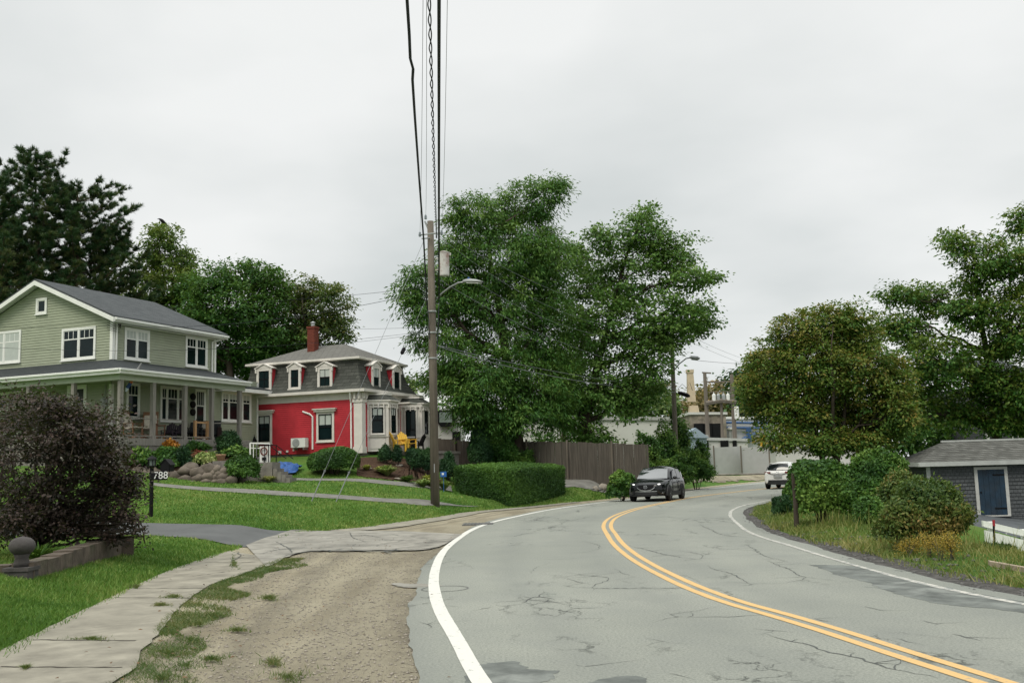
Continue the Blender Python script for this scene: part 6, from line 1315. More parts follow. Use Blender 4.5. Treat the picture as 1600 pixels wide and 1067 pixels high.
# slack black cable with a kink
a, c = P(668, 480, UPX-.25), P(636, 0, 14.6); via = [P(667.5,480,UPX-.25), P(662,375,30), P(655,280,24.5), P(648,180,19.5), P(644.5,125,17.6), P(645.5,108,17.1), P(641,92,16.7), P(639.5,55,15.8), P(636,0,14.6)]
e = via[-1] + (via[-1]-via[-2])*6; e.z = via[-1].z + .6; via.append(e); b = MB(); b.tube(via, .027, 6); tag(obj('overhead_cable', b, M['wire']), 'slack black cable with a kink, leftmost of the thick overhead cables', 'wire')
# twisted service cable: two strands
A_, C_ = P(682, 372, UPX-.2), P(670.5, 0, 14.6); E_ = C_ + (C_-A_)*.7; E_.z = A_.z+.2
def quad_at(t, tv, p): 
    l0 = (t-tv)*(t-1)/((0-tv)*(0-1)); l1 = t*(t-1)/(tv*(tv-1)); l2 = t*(t-tv)/(1-tv); return p[0]*l0+p[1]*l1+p[2]*l2
b = MB(); tv = 1/1.7
for ph in (0, math.pi):
    o = []
    for i in range(640):
        t = i/639; q = quad_at(t, tv, (A_, C_, E_)); a = t*2*math.pi*38 + ph + 1.5*math.sin(t*9); o.append(q + Vector((math.cos(a)*.022, 0, math.sin(a)*.022)))
    b.tube(o, .011, 4)
tag(obj('twisted_cable', b, M['wire']), 'twisted two-strand cable between the thin wires and the thick bundle', 'wire')
# cable dropping down the pole
b = MB(); b.tube([P(668,480,UPX-.25), P(670,500,UPX-.2), P(671,530,UPX-.17)], .018, 5); b.tube([P(686,470,UPX-.2), P(684,520,UPX-.2), P(683,545,UPX-.2)], .022, 5); obj('riser_cable', b, M['wire'], up)
# to the far pole
FY = 62; fb_ = P(1058, 756, FY); fb_.z = Hs(fb_.x, FY) - .1; ft = P(1048.5, 506, FY)
G4 = 'wires from the near pole to the far lamp pole'
wire('uppermost thin wire crossing in front of the big trees', (P(690,363,UPX-.3), P(860,452,48), P(1046,508,FY)), .008, 'wire_grey', group=G4)
wire('second thin wire crossing in front of the big trees', (P(675,360,UPX), P(850,475,48), P(1048,522,FY)), .008, 'wire_grey', group=G4)
wire('third thin wire crossing in front of the big trees', (P(682,395,UPX-.2), P(850,497,48), P(1050,535,FY)), .008, 'wire_grey', group=G4)
wire('wire sloping down under the lamp head to the far pole', (P(685,436,UPX-.2), P(860,528,48), P(1053,585,FY)), .010, 'wire_grey', group=G4)
wire('upper grey cable of the low pair strung to the far pole', (P(688,540,UPX-.2), P(850,577,48), P(1056,608,FY)), .014, 'wire_grey', group=G4)
wire('lower grey cable of the low pair strung to the far pole', (P(688,542,UPX-.2), P(850,585,48), P(1056,613,FY)), .018, 'wire_grey', group=G4)
# to the houses on the left
G5 = 'thin wires running left from the near pole'
wire('wire from the near pole to the corner of the green house', (P(670,455,UPX), P(420,500,38), P(182,508,41)), .010, 'wire', group=G5)
wire('wire passing left behind the red chimney', (P(670,448,UPX), P(540,462,48), P(330,475,66)), .010, 'wire', group=G5)
wire('thin wire crossing the green house windows', (P(672,517,UPX), P(340,545,37), P(-60,540,36)), .007, 'wire', group=G5)
wire('upper wire of the pair behind the red house roof', (P(673,511,UPX), P(560,514,50), P(400,512,70)), .008, 'wire', group=G5)
wire('lower wire of the pair behind the red house roof', (P(673,520,UPX), P(560,534,50), P(400,548,70)), .008, 'wire', group=G5)
wire('thin wire crossing the green gable', (P(182,508,41), P(60,512,37), P(-80,506,34)), .006, 'wire', group=G5)
# guy wires with guards
for i, (top, gnd, gd, lab) in enumerate((((664,372), (487,783), (506,741), 'left guy wire with a thick lower guard slanting from the near pole into the lawn'), ((668,462), (525,784), (544,742), 'right guy wire with a black insulator slanting from the near pole into the lawn'))):
    g_ = G(*gnd); a = P(*top, UPX); r = thing('guy_wire', lab, 'wire', g_); b = MB(); b.tube([a, g_], .008, 4); obj('strand', b, M['wire_grey'], r)
    f = 1 - (783-gd[1])/(783-top[1]); b = MB(); c = g_.lerp(a, 1-f); b.tube([g_, c], .020, 6); b.lathe(c, [(.035,-.04),(.04,.0),(.035,.04)], 8); obj('guard', b, M['wire_grey'], r)
    if i: c = g_.lerp(a, (784-556)/(784-462)); d_ = (a-g_).normalized(); b = MB(); b.tube([c-d_*.15, c-d_*.1, c+d_*.1, c+d_*.15], [.03,.075,.075,.03], 8); obj('insulator', b, M['black'], r)
# far lamp pole
fp = thing('utility_pole', 'far leaning utility pole with a lamp arm, behind the dark car', 'pole', fb_)
b = MB(); b.tube([fb_, fb_.lerp(ft,.5), ft], [.17,.15,.12], 10); obj('shaft', b, M['pole_far'], fp)
b = MB(); b.tube([P(1054,578,FY), P(1062,568,FY-.4), P(1072,560,FY-.8), P(1080,558.5,FY-1)], .04, 6); fa = obj('lamp_arm', b, M['metal'], fp)
b = MB(); a, c = P(1078,558.5,FY-1), P(1093,560,FY-1.6); b.tube([a, a.lerp(c,.3), a.lerp(c,.8), c], [.06,.13,.13,.05], 8); obj('lamp_head', b, M['greymetal'], fa)
b = MB(); a, c = P(1059,613,FY-.3), P(1078,619,FY-.5); b.tube([a, a.lerp(c,.2), a.lerp(c,.8), c], [.05,.12,.13,.06], 8); obj('splice_case', b, M['black'], fp)
b = MB(); b.tube([P(1060,606,FY-.2), P(1066,600,FY-.3), P(1073,606,FY-.3), P(1078,598,FY-.3), P(1082,610,FY-.3)], .018, 4); obj('loose_cable', b, M['wire'], fp)
wire('stay cable running right from the far lamp pole', (P(1080,562,FY-1), P(1120,566,70), P(1210,570,90)), .015, 'wire')
wire('upper far wire leaving the far pole to the right', (P(1048,508,FY), P(1110,540,75), P(1200,572,100)), .010, 'wire_grey', group=G5 + ' far side')
wire('lower far wire leaving the far pole to the right', (P(1049,520,FY), P(1110,548,75), P(1200,582,100)), .010, 'wire_grey', group=G5 + ' far side')
# the transformer frame further back
TY = 95; G6 = 'poles of the transformer frame behind the white panels'
def fpole(px, y0, y1, lab, w_=.2, top=None):
    a, c = P(px[1], y1, TY), P(px[0], y0, TY); r = thing('utility_pole', lab, 'pole', (a.x, a.y, Hs(a.x, a.y)), group=G6); b = MB(); b.tube([(a.x,a.y,Hs(a.x,a.y)-.2), tuple(c)], [w_, w_*.75], 8); obj('shaft', b, M['pole_far'], r)
    if top: b = MB(); b.tube([P(top[0],top[1],TY), P(top[2],top[1]+1,TY)], .09, 4); obj('crossarm', b, M['pole_far'], r)
    return r
f1 = fpole((1101,1109), 582, 740, 'left pole of the transformer frame with a short crossarm', .22, (1097,582,1111)); f2 = fpole((1143,1151), 585, 740, 'right pole of the transformer frame', .24)
f3 = fpole((1127,1130), 630, 740, 'short middle pole under the transformer platform', .16)
b = MB(); b.tube([P(1100,597,TY), P(1146,596,TY)], .10, 4); b.tube([P(1103,630,TY-.3), P(1127,626,TY-.3), P(1150,628,TY-.3)], .22, 6); b.tube([P(1103,613,TY), P(1146,611,TY)], .05, 4); obj('platform', b, M['pole_far'], f2)
for px, mt_ in ((1116,'plastic_white'), (1123,'metal'), (1131,'metal'), (1138,'plastic_white')):
    q = P(px, 629, TY-.3); b = MB(); b.lathe(q, [(.15,0),(.18,.05),(.18,.72),(.15,.8),(.05,.85),(.04,1.0)], 10); obj('transformer', b, M[mt_], f2)
b = MB(); q = P(1151, 645, TY-.4); b.lathe(q, [(.18,-.6),(.22,-.5),(.22,.5),(.18,.6)], 10); obj('transformer', b, M['plastic_white'], f2)

# ================================================================== fences and far buildings
bf = thing('board_fence', 'weathered grey board fence behind the big trees', 'fence', P(900, 745, 51)); ptsf = [P(655,690,58.5), P(735,690,56.5), P(850,690,53), P(1012,690,49.8)]
topz = [P(655,683,58.5).z, P(735,689,56.5).z, P(850,690,53).z, P(1012,694,49.8).z]; b = MB(); b2 = MB()
cum = [0]; 
for i in range(3): cum.append(cum[-1] + (Vector(ptsf[i+1][:2])-Vector(ptsf[i][:2])).length)
s = 0
while s < cum[-1]:
    i = max(j for j in range(3) if cum[j] <= s); t = (s-cum[i])/(cum[i+1]-cum[i]); q = ptsf[i].lerp(ptsf[i+1], t); zt = topz[i]*(1-t)+topz[i+1]*t; d_ = (ptsf[i+1]-ptsf[i]); d_.z = 0; d_.normalize(); n_ = Vector((d_.y,-d_.x,0))
    zt += random.uniform(-.03,.03); zg_ = Hs(q.x, q.y)-.1; w_ = random.uniform(.12,.145); b.par(Vector((q.x,q.y,zg_))+n_*random.uniform(.0,.012), d_*w_, n_*.02, (random.uniform(-.01,.01),0,zt-zg_)); s += w_+.006
obj('boards', b, M['board'], bf)
s = 0
while s < cum[-1]:
    i = max(j for j in range(3) if cum[j] <= s); t = (s-cum[i])/(cum[i+1]-cum[i]); q = ptsf[i].lerp(ptsf[i+1], t); zt = topz[i]*(1-t)+topz[i+1]*t; p = MB(); p.tube([(q.x,q.y-.12,Hs(q.x,q.y)-.1),(q.x,q.y-.12,zt+.12)], .06, 6); obj('post', p, M['pole'], bf); s += 2.6
# white panel fence at the road bend
wf_ = thing('panel_fence', 'pale grey solid panel fence with dark posts beyond the bend', 'fence', P(1160, 742, 85)); mpan = mat('pale_panel', (.40,.40,.39), .7, .08, 1.5, dirt=.3, dirtcol=(.28,.28,.26))
for (xa, xb) in ((1118,1159.3),(1160.3,1203)):
    a, c = P(xa, 742, 85), P(xb, 740, 86); z1, z2 = P(xa, 699, 85).z, P(xb, 697, 86).z; p = MB(); p.add([(a.x,a.y,a.z),(c.x,c.y,c.z),(c.x,c.y,z2),(a.x,a.y,z1),(a.x,a.y+.08,a.z),(c.x,c.y+.08,c.z),(c.x,c.y+.08,z2),(a.x,a.y+.08,z1)], [(0,1,2,3),(7,6,5,4),(3,2,6,7),(0,4,5,1),(1,5,6,2),(0,3,7,4)]); obj('panel', p, mpan, wf_)
for xa in (1117.3, 1159.8, 1204): p = MB(); a = P(xa, 744, 84.9); p.tube([a, (a.x, a.y, P(xa, 696, 85).z)], .06, 6); obj('post', p, M['pole_far'], wf_)
p = MB(); a, c = P(1110,743,82), P(1204,741,83); p.tube([a+Vector((0,0,.06)), c+Vector((0,0,.06))], .08, 6); tag(obj('concrete_barrier', p, M['stone']), 'low pale kerb barrier in front of the panel fence', 'barrier')
def bld(name, label, cat, px0, px1, ytop, Y, dep, wallm, roofm, zb=None, parts=None, ytop2=None, rise=.0, over=.15):
    a, c = P(px0, ytop, Y), P(px1, ytop2 or ytop, Y); z = min(a.z, c.z); zg_ = zb if zb is not None else min(Hs(a.x,Y), Hs(c.x,Y))-.3
    r = thing(name, label, cat, ((a.x+c.x)/2, Y, zg_+.3)); b = MB(); b.add([(a.x,Y,zg_),(c.x,Y,zg_),(c.x,Y,c.z),(a.x,Y,a.z),(a.x,Y+dep,zg_),(c.x,Y+dep,zg_),(c.x,Y+dep,c.z),(a.x,Y+dep,a.z)], [(0,1,2,3),(7,6,5,4),(0,3,7,4),(1,5,6,2),(3,2,6,7)]); obj('wall', b, wallm, r)
    b = MB(); o = over; b.add([(a.x-o,Y-o,a.z+.02),(c.x+o,Y-o,c.z+.02),(c.x+o,Y+dep,c.z+.02+rise),(a.x-o,Y+dep,a.z+.02+rise)] + [(a.x-o,Y-o,a.z+.28),(c.x+o,Y-o,c.z+.28),(c.x+o,Y+dep,c.z+.28+rise),(a.x-o,Y+dep,a.z+.28+rise)], [(3,2,1,0),(4,5,6,7),(0,1,5,4),(1,2,6,5),(2,3,7,6),(3,0,4,7)]); obj('roof', b, roofm, r); return r
mw = mat('pale_render', (.50,.49,.47), .8, .07, .7, dirt=.3, dirtcol=(.34,.33,.31)); mw2 = mat('dull_white_siding', (.42,.42,.41), .8, .08, 1.0, sc3=(5,5,.5)); mroof = mat('flat_roof_edge', (.33,.33,.32), .8, .15, 2); mblue = mat('pale_blue_siding', (.26,.32,.38), .7, .1, 2, sc3=(8,8,.4))
mold = mat('old_masonry', (.20,.17,.14), .9, .6, 1.3, .05, 4, dirt=.8, dirtcol=(.07,.075,.04)); mtan = mat('tan_brick', (.40,.33,.23), .85, .12, 2)
h1_ = bld('pale_house', 'pale house with a round-bottomed dark window behind the utility pole', 'building', 640, 716, 645, 72, 9, mw, mat('metal_roof', (.52,.52,.51), .6, .1), rise=2.2)
q0, q1 = P(682, 641, 71.6), P(711, 666, 71.6); b = MB(); b.prism([(q0.x,71.6,q0.z),(q1.x,71.6,q0.z),(q1.x,71.6,q1.z+.35),(q1.x-.3,71.6,q1.z),(q0.x+.3,71.6,q1.z),(q0.x,71.6,q1.z+.35)], (0,.3,0)); wnd = obj('window', b, M['black'], h1_)
b = MB(); b.box(q0.x+.2, q1.x-.2, 71.56, 71.59, q1.z+.3, q0.z-.15); obj('pane', b, M['glass_pale'], wnd)
b = MB(); qa, qb = P(700, 668, 71.9), P(720, 692, 71.9); b.box(qa.x+.3, qa.x+.9, 71.9, 71.95, qb.z, qa.z-.3); obj('side_window', b, M['black'], h1_)
h2_ = bld('warehouse', 'long low pale warehouse behind the board fence', 'building', 800, 1050, 656, 80, 14, mw, mroof, ytop2=657, rise=.5)
h3_ = bld('old_building', 'old stone building with dark stained walls and a flat white roof behind the bushes', 'building', 1078, 1134, 648, 105, 10, mold, mw); b = MB()
for x_ in (1092, 1106, 1120): q = P(x_, 675, 104.9); b.box(q.x-.5, q.x+.5, 104.8, 104.98, q.z-.8, q.z+.9)
obj('window', b, M['black'], h3_)
h4_ = bld('shed', 'small pale blue gabled shed in front of the old stone building', 'building', 1040, 1104, 684, 90, 6, mblue, mroof)
b = MB(); a, c, t_ = P(1066,684,89.8), P(1108,684,89.8), P(1087,668,89.8); b.prism([tuple(a), tuple(c), tuple(t_)], (0,6,0)); obj('gable', b, mblue, h4_)
h5_ = bld('annex', 'low white annex with small dark openings behind the panel fence', 'building', 1100, 1168, 688, 92, 5, mw, mw2, ytop2=690)
for x_, s_ in ((1094,5),(1124,6),(1140,3)):
    q = P(x_+8, 694, 91.9); b = MB(); b.box(q.x-.06*s_, q.x+.06*s_, 91.85, 91.98, q.z-.5, q.z+.35); obj('opening', b, M['black'], h5_)
h6_ = bld('plant_building', 'white ribbed industrial building with blue bands and pipes beyond the panel fence', 'building', 1130, 1240, 655, 108, 12, mat('ribbed_white', (.52,.53,.53), .6, .12, 3, sc3=(9,9,.2)), M['plastic_white'])
mbl = mat('blue_band', (.035,.085,.20), .6)
b = MB()
for y_ in (660, 668): b.tube([P(1131,y_,107.6), P(1205,y_+1,107.6)], .14, 5)
b.tube([P(1150,692,107.5), P(1168,682,107.5), P(1185,676,107.5)], .22, 5); b.tube([P(1170,690,107.4), P(1170,668,107.4)], .3, 5); obj('blue_pipe', b, mbl, h6_)
b = MB(); b.tube([P(1192,698,107.4), P(1192,680,107.4)], .28, 5); obj('yellow_post', b, M['yellow'], h6_)
for x_ in (1140, 1144): b = MB(); b.tube([P(x_,700,107.3), P(x_,674,107.3)], .12, 5); b.lathe(P(x_,673,107.3), [(.1,0),(.3,.15),(.25,.35),(.05,.4)], 8); obj('vent_pipe', b, mw, h6_)
# tapering tan chimney
ck = thing('chimney_stack', 'slim tan brick chimney stack with a notched crown above the old building', 'chimney', P(1079, 700, 112)); Y = 112; k_ = Y/F
def sqr(c, h0, h1, z0, z1): return [(c+a*h, Y+b_*h, z) for h, z in ((h0,z0),(h1,z1)) for a, b_ in ((-1,-1),(1,-1),(1,1),(-1,1))]
b = MB(); Fq_ = [(0,1,5,4),(1,2,6,5),(2,3,7,6),(3,0,4,7),(4,5,6,7)]; zc = lambda y_: P(1078, y_, Y).z; cx_ = P(1078, 610, Y).x
b.add(sqr(cx_+.3, 1.1, .44, zc(700), zc(634)), Fq_); b.add(sqr(cx_+.1, .44, .33, zc(628), zc(583)), Fq_); obj('shaft', b, mtan, ck)
b = MB(); b.add(sqr(cx_+.08, .40, .40, zc(583), zc(580)), Fq_)
for a in (-.34,-.12,.12,.34): b.box(cx_+a+.02, cx_+a+.14, Y-.4, Y-.25, zc(580), zc(577.5)); b.box(cx_+a+.02, cx_+a+.14, Y+.25, Y+.4, zc(580), zc(577.5))
obj('crown', b, mtan, ck)
# pale building seen through the round tree and the house behind the spreading tree
bld('white_shed', 'pale low building glimpsed under the round orange tree', 'building', 1212, 1372, 702, 95, 6, mw, mroof)
h7 = bld('shingled_house', 'dark shingled house with white corner boards behind the shed', 'house', 1537, 1660, 600, 58, 8, M['grey_shake'], M['shingle'], zb=-1.5, rise=2)
b = MB(); a, c = P(1537,600,57.9), P(1547,700,57.9); b.box(a.x-.1, c.x, 57.85, 57.99, -1.3, a.z); c2, c3 = P(1576,664,57.9), P(1640,668,57.9); b.box(c2.x, c3.x, 57.7, 57.99, c3.z-.02, c2.z+.05); obj('corner_board', b, M['trim'], h7)
b = MB(); c2, c3 = P(1580,669,57.9), P(1625,690,57.9); b.box(c2.x, c3.x, 57.9, 57.98, c3.z, c2.z); hw_ = obj('window', b, M['trim'], h7); b = MB()
for i in range(4): w_ = (c3.x-c2.x)/4; b.box(c2.x+w_*i+.08, c2.x+w_*(i+1)-.08, 57.86, 57.895, c3.z+.1, c2.z-.08)
obj('pane', b, M['glass'], hw_)

# ================================================================== the shed on the right
sc_ = P(1447, 720, 40); SA = math.radians(-8); SHz = -1.0
SH = thing('shed', 'small grey shingled shed with a blue plank door and weathered hip roof, below the road', 'shed', (sc_.x, sc_.y, SHz), SA)
W1 = Wall(SH, (0,0), (1,0), (0,-1)); ln_ = W1.t(1680, 760); ztop = W1.z(1500, 724)
b = MB(); W1.clap(b, 0, ln_, -.4, ztop, .15, .025); b.box(0, ln_, 0, 4, -.4, ztop); obj('wall', b, M['grey_shake'], SH, world=False)
Wt2 = Wall(SH, (0, 2.0), (1,0), (0,-1)); rzx = P(1480, 690, 42).z - SHz; rx0 = Wt2.t(1474, 690)
b = MB(); e0 = ztop+.06; b.add([(-.35,-.35,e0),(ln_+.4,-.35,e0),(ln_+.4,4.35,e0),(-.35,4.35,e0),(rx0,2.0,rzx),(ln_+.4,2.0,rzx)], [(0,1,5,4),(1,2,5),(2,3,4,5),(3,0,4)]); SR_ = obj('roof', b, M['wood_shingle'], SH, world=False)
b = MB(); b.box(-.37, ln_+.4, -.39, -.352, e0-.14, e0+.03); b.box(-.39, -.352, -.352, 4.35, e0-.14, e0+.03); b.box(-.35, ln_, -.35, -.0, e0-.15, e0-.12); b.box(rx0-.1, ln_+.4, 1.92, 2.08, rzx-.02, rzx+.05); obj('fascia', b, mat('grey_trim', (.36,.37,.36), .7, .12, 4), SR_, world=False)
b = MB(); b.box(-.03, .12, -.045, -.003, -.4, ztop-.08); b.box(0, ln_, -.04, -.003, ztop-.10, ztop+.0); obj('corner_board', b, mat('grey_board', (.33,.34,.33), .7, .12, 4), SH, world=False)
t0, t1, z0, z1 = W1.rect(1529, 733, 1571, 804); b = MB(); n_ = 5
for i in range(n_): w_ = (t1-t0)/n_; b.box(t0+w_*i+.004, t0+w_*(i+1)-.004, -.06, -.025, z0, z1)
do_ = obj('door', b, mat('blue_door_paint', (.007,.024,.045), .6, .35, 3, dirt=.4, dirtcol=(.03,.03,.03)), SH, world=False)
b = MB(); 
for zz_ in (z0+.25, z1-.22): b.box(t1-.45, t1-.02, -.075, -.061, zz_-.03, zz_+.03)
obj('hinge', b, M['black'], do_, world=False); b = MB(); b.lathe((t0+.07,-.09,(z0+z1)/2), [(.01,-.03),(.04,-.01),(.04,.01),(.01,.03)], 8); obj('handle', b, M['black'], do_, world=False)
b = MB(); b.box(t0-.12, t0, -.065, -.02, z0-.05, z1+.1); b.box(t1, t1+.12, -.065, -.02, z0-.05, z1+.1); b.box(t0, t1, -.065, -.02, z1, z1+.1); b.box(t0-.1, t1+.1, -.09, -.02, z0-.06, z0-.01); obj('door_frame', b, mat('door_trim', (.42,.42,.40), .7, .12, 4), SH, world=False)
# white rail beyond the verge
wrl = thing('white_railing', 'low white board railing sloping down to the right, below the shed', 'railing', P(1560, 850, 22))
for i, ((xa, ya), (xb, yb), h_, Y) in enumerate([((1536,813),(1680,847),.13,22.0),((1540,828),(1680,864),.30,21.9)]):
    a, c = P(xa, ya, Y), P(xb, yb, Y); b = MB(); b.par(a-Vector((0,0,h_)), c-a, (0,.08,0), (0,0,h_)); obj('rail_board', b, M['trim'], wrl)
a, c = P(1538,845,21.9), P(1680,880,21.9); b = MB(); b.par(a-Vector((0,0,.7)), c-a, (0,.3,0), (0,0,.55)); obj('base_wall', b, mw, wrl)
for x_, y_ in ((1548,816),(1600,828),(1655,842)): a = P(x_, y_, 22.1); b = MB(); b.box(a.x-.05, a.x+.05, 22.09, 22.18, a.z-.9, a.z+.02); obj('rail_post', b, M['trim'], wrl)
a = P(1553, 846, 20.5); b = MB(); b.tube([(a.x,a.y,Hs(a.x,a.y)),(a.x+.03,a.y,P(1555,812,20.5).z)], .022, 6); mo = obj('marker_stake', b, M['black']); tag(mo, 'thin dark marker stake with a red tip in front of the white railing', 'stake')
b = MB(); z_ = P(1555,812,20.5).z; b.tube([(a.x+.028,a.y,z_-.12),(a.x+.03,a.y,z_)], .026, 6); obj('red_tip', b, mat('red_tip', (.3,.02,.03)), mo)
a, c = G(1548,886), G(1608,897); b = MB(); b.par(a+Vector((0,0,-.1)), c-a, (.06,.2,0), (0,0,.17)); tag(obj('log', b, mat('pale_log', (.30,.24,.18), .9, .3, 3, .02, 10)), 'pale weathered timber lying in the weeds below the white railing', 'log')

# ================================================================== cars
M['car_grey'] = mat('dark_grey_car_paint', (.005,.006,.007), .12, .03, 3, spec=.4); M['car_white'] = mat('white_car_paint', (.66,.66,.65), .25, .02, 3, spec=.5); M['clad'] = mat('black_cladding', (.014,.015,.016), .6, .1); M['tyre'] = mat('tyre_rubber', (.014,.014,.015), .85, .1); M['alloy'] = mat('alloy_rim', (.22,.225,.23), .35, .1, metal=.7); M['chrome'] = mat('chrome', (.50,.51,.52), .22, .03, metal=.8); M['cglass'] = m_glass('car_glass', (.006,.008,.009), .03); M['cglass'].node_tree.nodes['Principled BSDF'].inputs['Specular IOR Level'].default_value = .6; M['wglass'] = m_glass('windscreen_glass', (.010,.013,.014), .03); M['wglass'].node_tree.nodes['Principled BSDF'].inputs['IOR'].default_value = 2.6; M['wglass'].node_tree.nodes['Principled BSDF'].inputs['Specular IOR Level'].default_value = .5; M['tail'] = mat('tail_lamp', (.16,.008,.010), .25, .05)
q, n, l, bb = newmat('headlight_on'); bb.inputs['Base Color'].default_value = (.8,.82,.85,1); bb.inputs['Emission Color'].default_value = (1,.97,.92,1); bb.inputs['Emission Strength'].default_value = 1.6; M['headlight'] = q
M['hl_glass'] = mat('headlight_housing', (.06,.065,.07), .12, .05, spec=.7)
def suv(label, paint, loc, heading, lit=False):
    R = thing('suv', label, 'car', loc, heading)      # local +x forward
    L2, Wd = 2.28, .92
    # cross sections from rear to front: x, [(half width, z)...] bottom -> top centre
    def sec(x, zb, wb, zs, ws, zsh, wsh, zt, wt, ztc): return (x, [(0,zb),(wb*.85,zb),(wb,zb+.05),(ws,zs),(wsh,zsh),(wt,zt),(wt*.55,zt+(ztc-zt)*.75),(0,ztc)])
    S = [sec(-2.27,.40,.70,.60,.76,.95,.74,1.02,.66,1.04), sec(-2.18,.30,.82,.58,.88,.98,.84,1.10,.72,1.14), sec(-1.9,.26,.86,.58,.92,1.02,.88,1.22,.72,1.28), sec(-1.35,.25,.86,.56,.915,1.03,.885,1.10,.80,1.14),
         sec(-.6,.22,.86,.52,.91,1.02,.885,1.08,.80,1.10), sec(.2,.22,.86,.52,.91,1.00,.885,1.06,.80,1.08), sec(.85,.22,.86,.54,.915,.99,.885,1.05,.80,1.09), sec(1.3,.24,.86,.56,.915,.97,.87,1.02,.74,1.08),
         sec(1.75,.26,.85,.58,.90,.92,.83,.97,.70,1.03), sec(2.05,.28,.80,.58,.85,.86,.76,.90,.62,.95), sec(2.22,.32,.68,.56,.73,.78,.66,.82,.50,.85), sec(2.30,.40,.50,.55,.56,.70,.50,.74,.38,.76)]
    b = MB(); vs = []; m_ = len(S[0][1]); 
    for x, pr in S:
        row = [(x, -w_, z) for w_, z in reversed(pr[1:])] ; row = [(x, w_, z) for w_, z in pr] + [(x, -w_, z) for w_, z in reversed(pr[1:-1])]; vs += row
    n_ = 2*m_-2; fs = [(i*n_+j, i*n_+(j+1)%n_, (i+1)*n_+(j+1)%n_, (i+1)*n_+j) for i in range(len(S)-1) for j in range(n_)] + [tuple(range(n_))[::-1], tuple((len(S)-1)*n_+j for j in range(n_))]
    b.add(vs, fs); bo = obj('body', b, M[paint], R, world=False, smooth=True, fix=True); sm = bo.modifiers.new('s', 'SUBSURF'); sm.levels = sm.render_levels = 2
    # cabin: sections along x too
    Cb = [(-2.12,1.02,.72,1.10,.70,1.12),(-1.85,1.00,.80,1.50,.60,1.60),(-1.2,1.00,.84,1.56,.64,1.665),(-.3,1.00,.85,1.58,.65,1.685),(.25,1.0,.85,1.50,.64,1.60),(.62,1.0,.84,1.28,.68,1.34),(1.10,1.0,.80,1.05,.72,1.07)]
    b = MB(); vs = []
    for x, z0, w0, z1, w1, zc_ in Cb: vs += [(x,w0,z0),(x,(w0+w1)/2+.03,(z0+z1)/2),(x,w1,z1),(x,w1*.5,zc_),(x,0,zc_+.01),(x,-w1*.5,zc_),(x,-w1,z1),(x,-(w0+w1)/2-.03,(z0+z1)/2),(x,-w0,z0)]
    k9 = 9; b.add(vs, [(i*k9+j, i*k9+j+1, (i+1)*k9+j+1, (i+1)*k9+j) for i in range(len(Cb)-1) for j in range(8)] + [tuple(range(9)), tuple((len(Cb)-1)*k9+j for j in range(9))[::-1]])
    co = obj('roof', b, M[paint], R, world=False, smooth=True, fix=True); sm = co.modifiers.new('s', 'SUBSURF'); sm.levels = sm.render_levels = 2
    def glass(name, pts, th=.02, mt='cglass', par=R, sub=False):
        b = MB(); p = [Vector(q_) for q_ in pts]; n2 = (p[1]-p[0]).cross(p[2]-p[0]).normalized(); c = sum(p, Vector())/len(p)
        if n2.dot(c - Vector((0,0,.8))) < 0: n2 = -n2
        b.prism([q_ - n2*.02 for q_ in p], n2*(th+.02)); return obj(name, b, M[mt], par, world=False, fix=True)
    # windscreen as a bowed panel
    def bowed(name, x0, z0, w0, x1, z1, w1, bow, mt='cglass', lift=.03):
        b = MB(); vs = []; n3 = 10
        for t in np.linspace(0, 1, 5):
            for s_ in np.linspace(-1, 1, n3+1):
                x = x0+(x1-x0)*t; z = z0+(z1-z0)*t + .05*math.sin(t*math.pi); w_ = w0+(w1-w0)*t; sg = 1 if x0 > 0 else -1
                vs.append((x + sg*(bow*(1-s_*s_)+lift), s_*w_, z+.02))
        b.add(vs, [(i*(n3+1)+j, i*(n3+1)+j+1, (i+1)*(n3+1)+j+1, (i+1)*(n3+1)+j) for i in range(4) for j in range(n3)]); return obj(name, b, M[mt], R, world=False, smooth=True)
    bowed('windscreen', 1.00, 1.06, .74, .23, 1.57, .60, .10, 'wglass'); bowed('rear_window', -2.06, 1.15, .66, -1.80, 1.52, .54, .06, lift=.06)
    for s_ in (-1, 1):
        side = [(.55,.865,1.06),(.12,.77,1.42),(-.12,.745,1.49),(-.45,.74,1.51),(-.45,.865,1.06)]; glass('side_window', [(x, s_*y, z) for x, y, z in side])
        side = [(-.52,.865,1.06),(-.52,.74,1.51),(-1.15,.745,1.49),(-1.32,.80,1.30),(-1.32,.865,1.06)]; glass('side_window', [(x, s_*y, z) for x, y, z in side])
        side = [(-1.38,.86,1.08),(-1.36,.80,1.32),(-1.62,.76,1.38),(-1.78,.80,1.14)]; glass('quarter_window', [(x, s_*y, z) for x, y, z in side])
        m3 = MB(); m3.lathe((.62, s_*1.02, 1.10), [(.02,-.10),(.07,-.06),(.08,0),(.07,.06),(.02,.09)], 8, 'y'); m3.tube([(.62,s_*.86,1.05),(.62,s_*.96,1.07)], .03, 5); obj('mirror', m3, M[paint], R, world=False, smooth=True)
        m3 = MB(); m3.box(-1.0, 1.0, *(sorted((s_*.86, s_*.925))), .24, .40); m3.box(-1.0, .95, *(sorted((s_*.905, s_*.935))), .36, .44); obj('sill_cladding', m3, M['clad'], R, world=False)
        m3 = MB(); m3.box(.05, .24, *(sorted((s_*.90, s_*.925))), .86, .89); m3.box(-.95, -.76, *(sorted((s_*.90, s_*.925))), .88, .91); obj('door_handle', m3, M[paint], R, world=False)
        m3 = MB(); m3.box(.63, .64, *(sorted((s_*.90, s_*.918))), .45, 1.0); m3.box(-.49, -.48, *(sorted((s_*.90, s_*.918))), .45, 1.0); obj('door_gap', m3, M['black'], R, world=False)
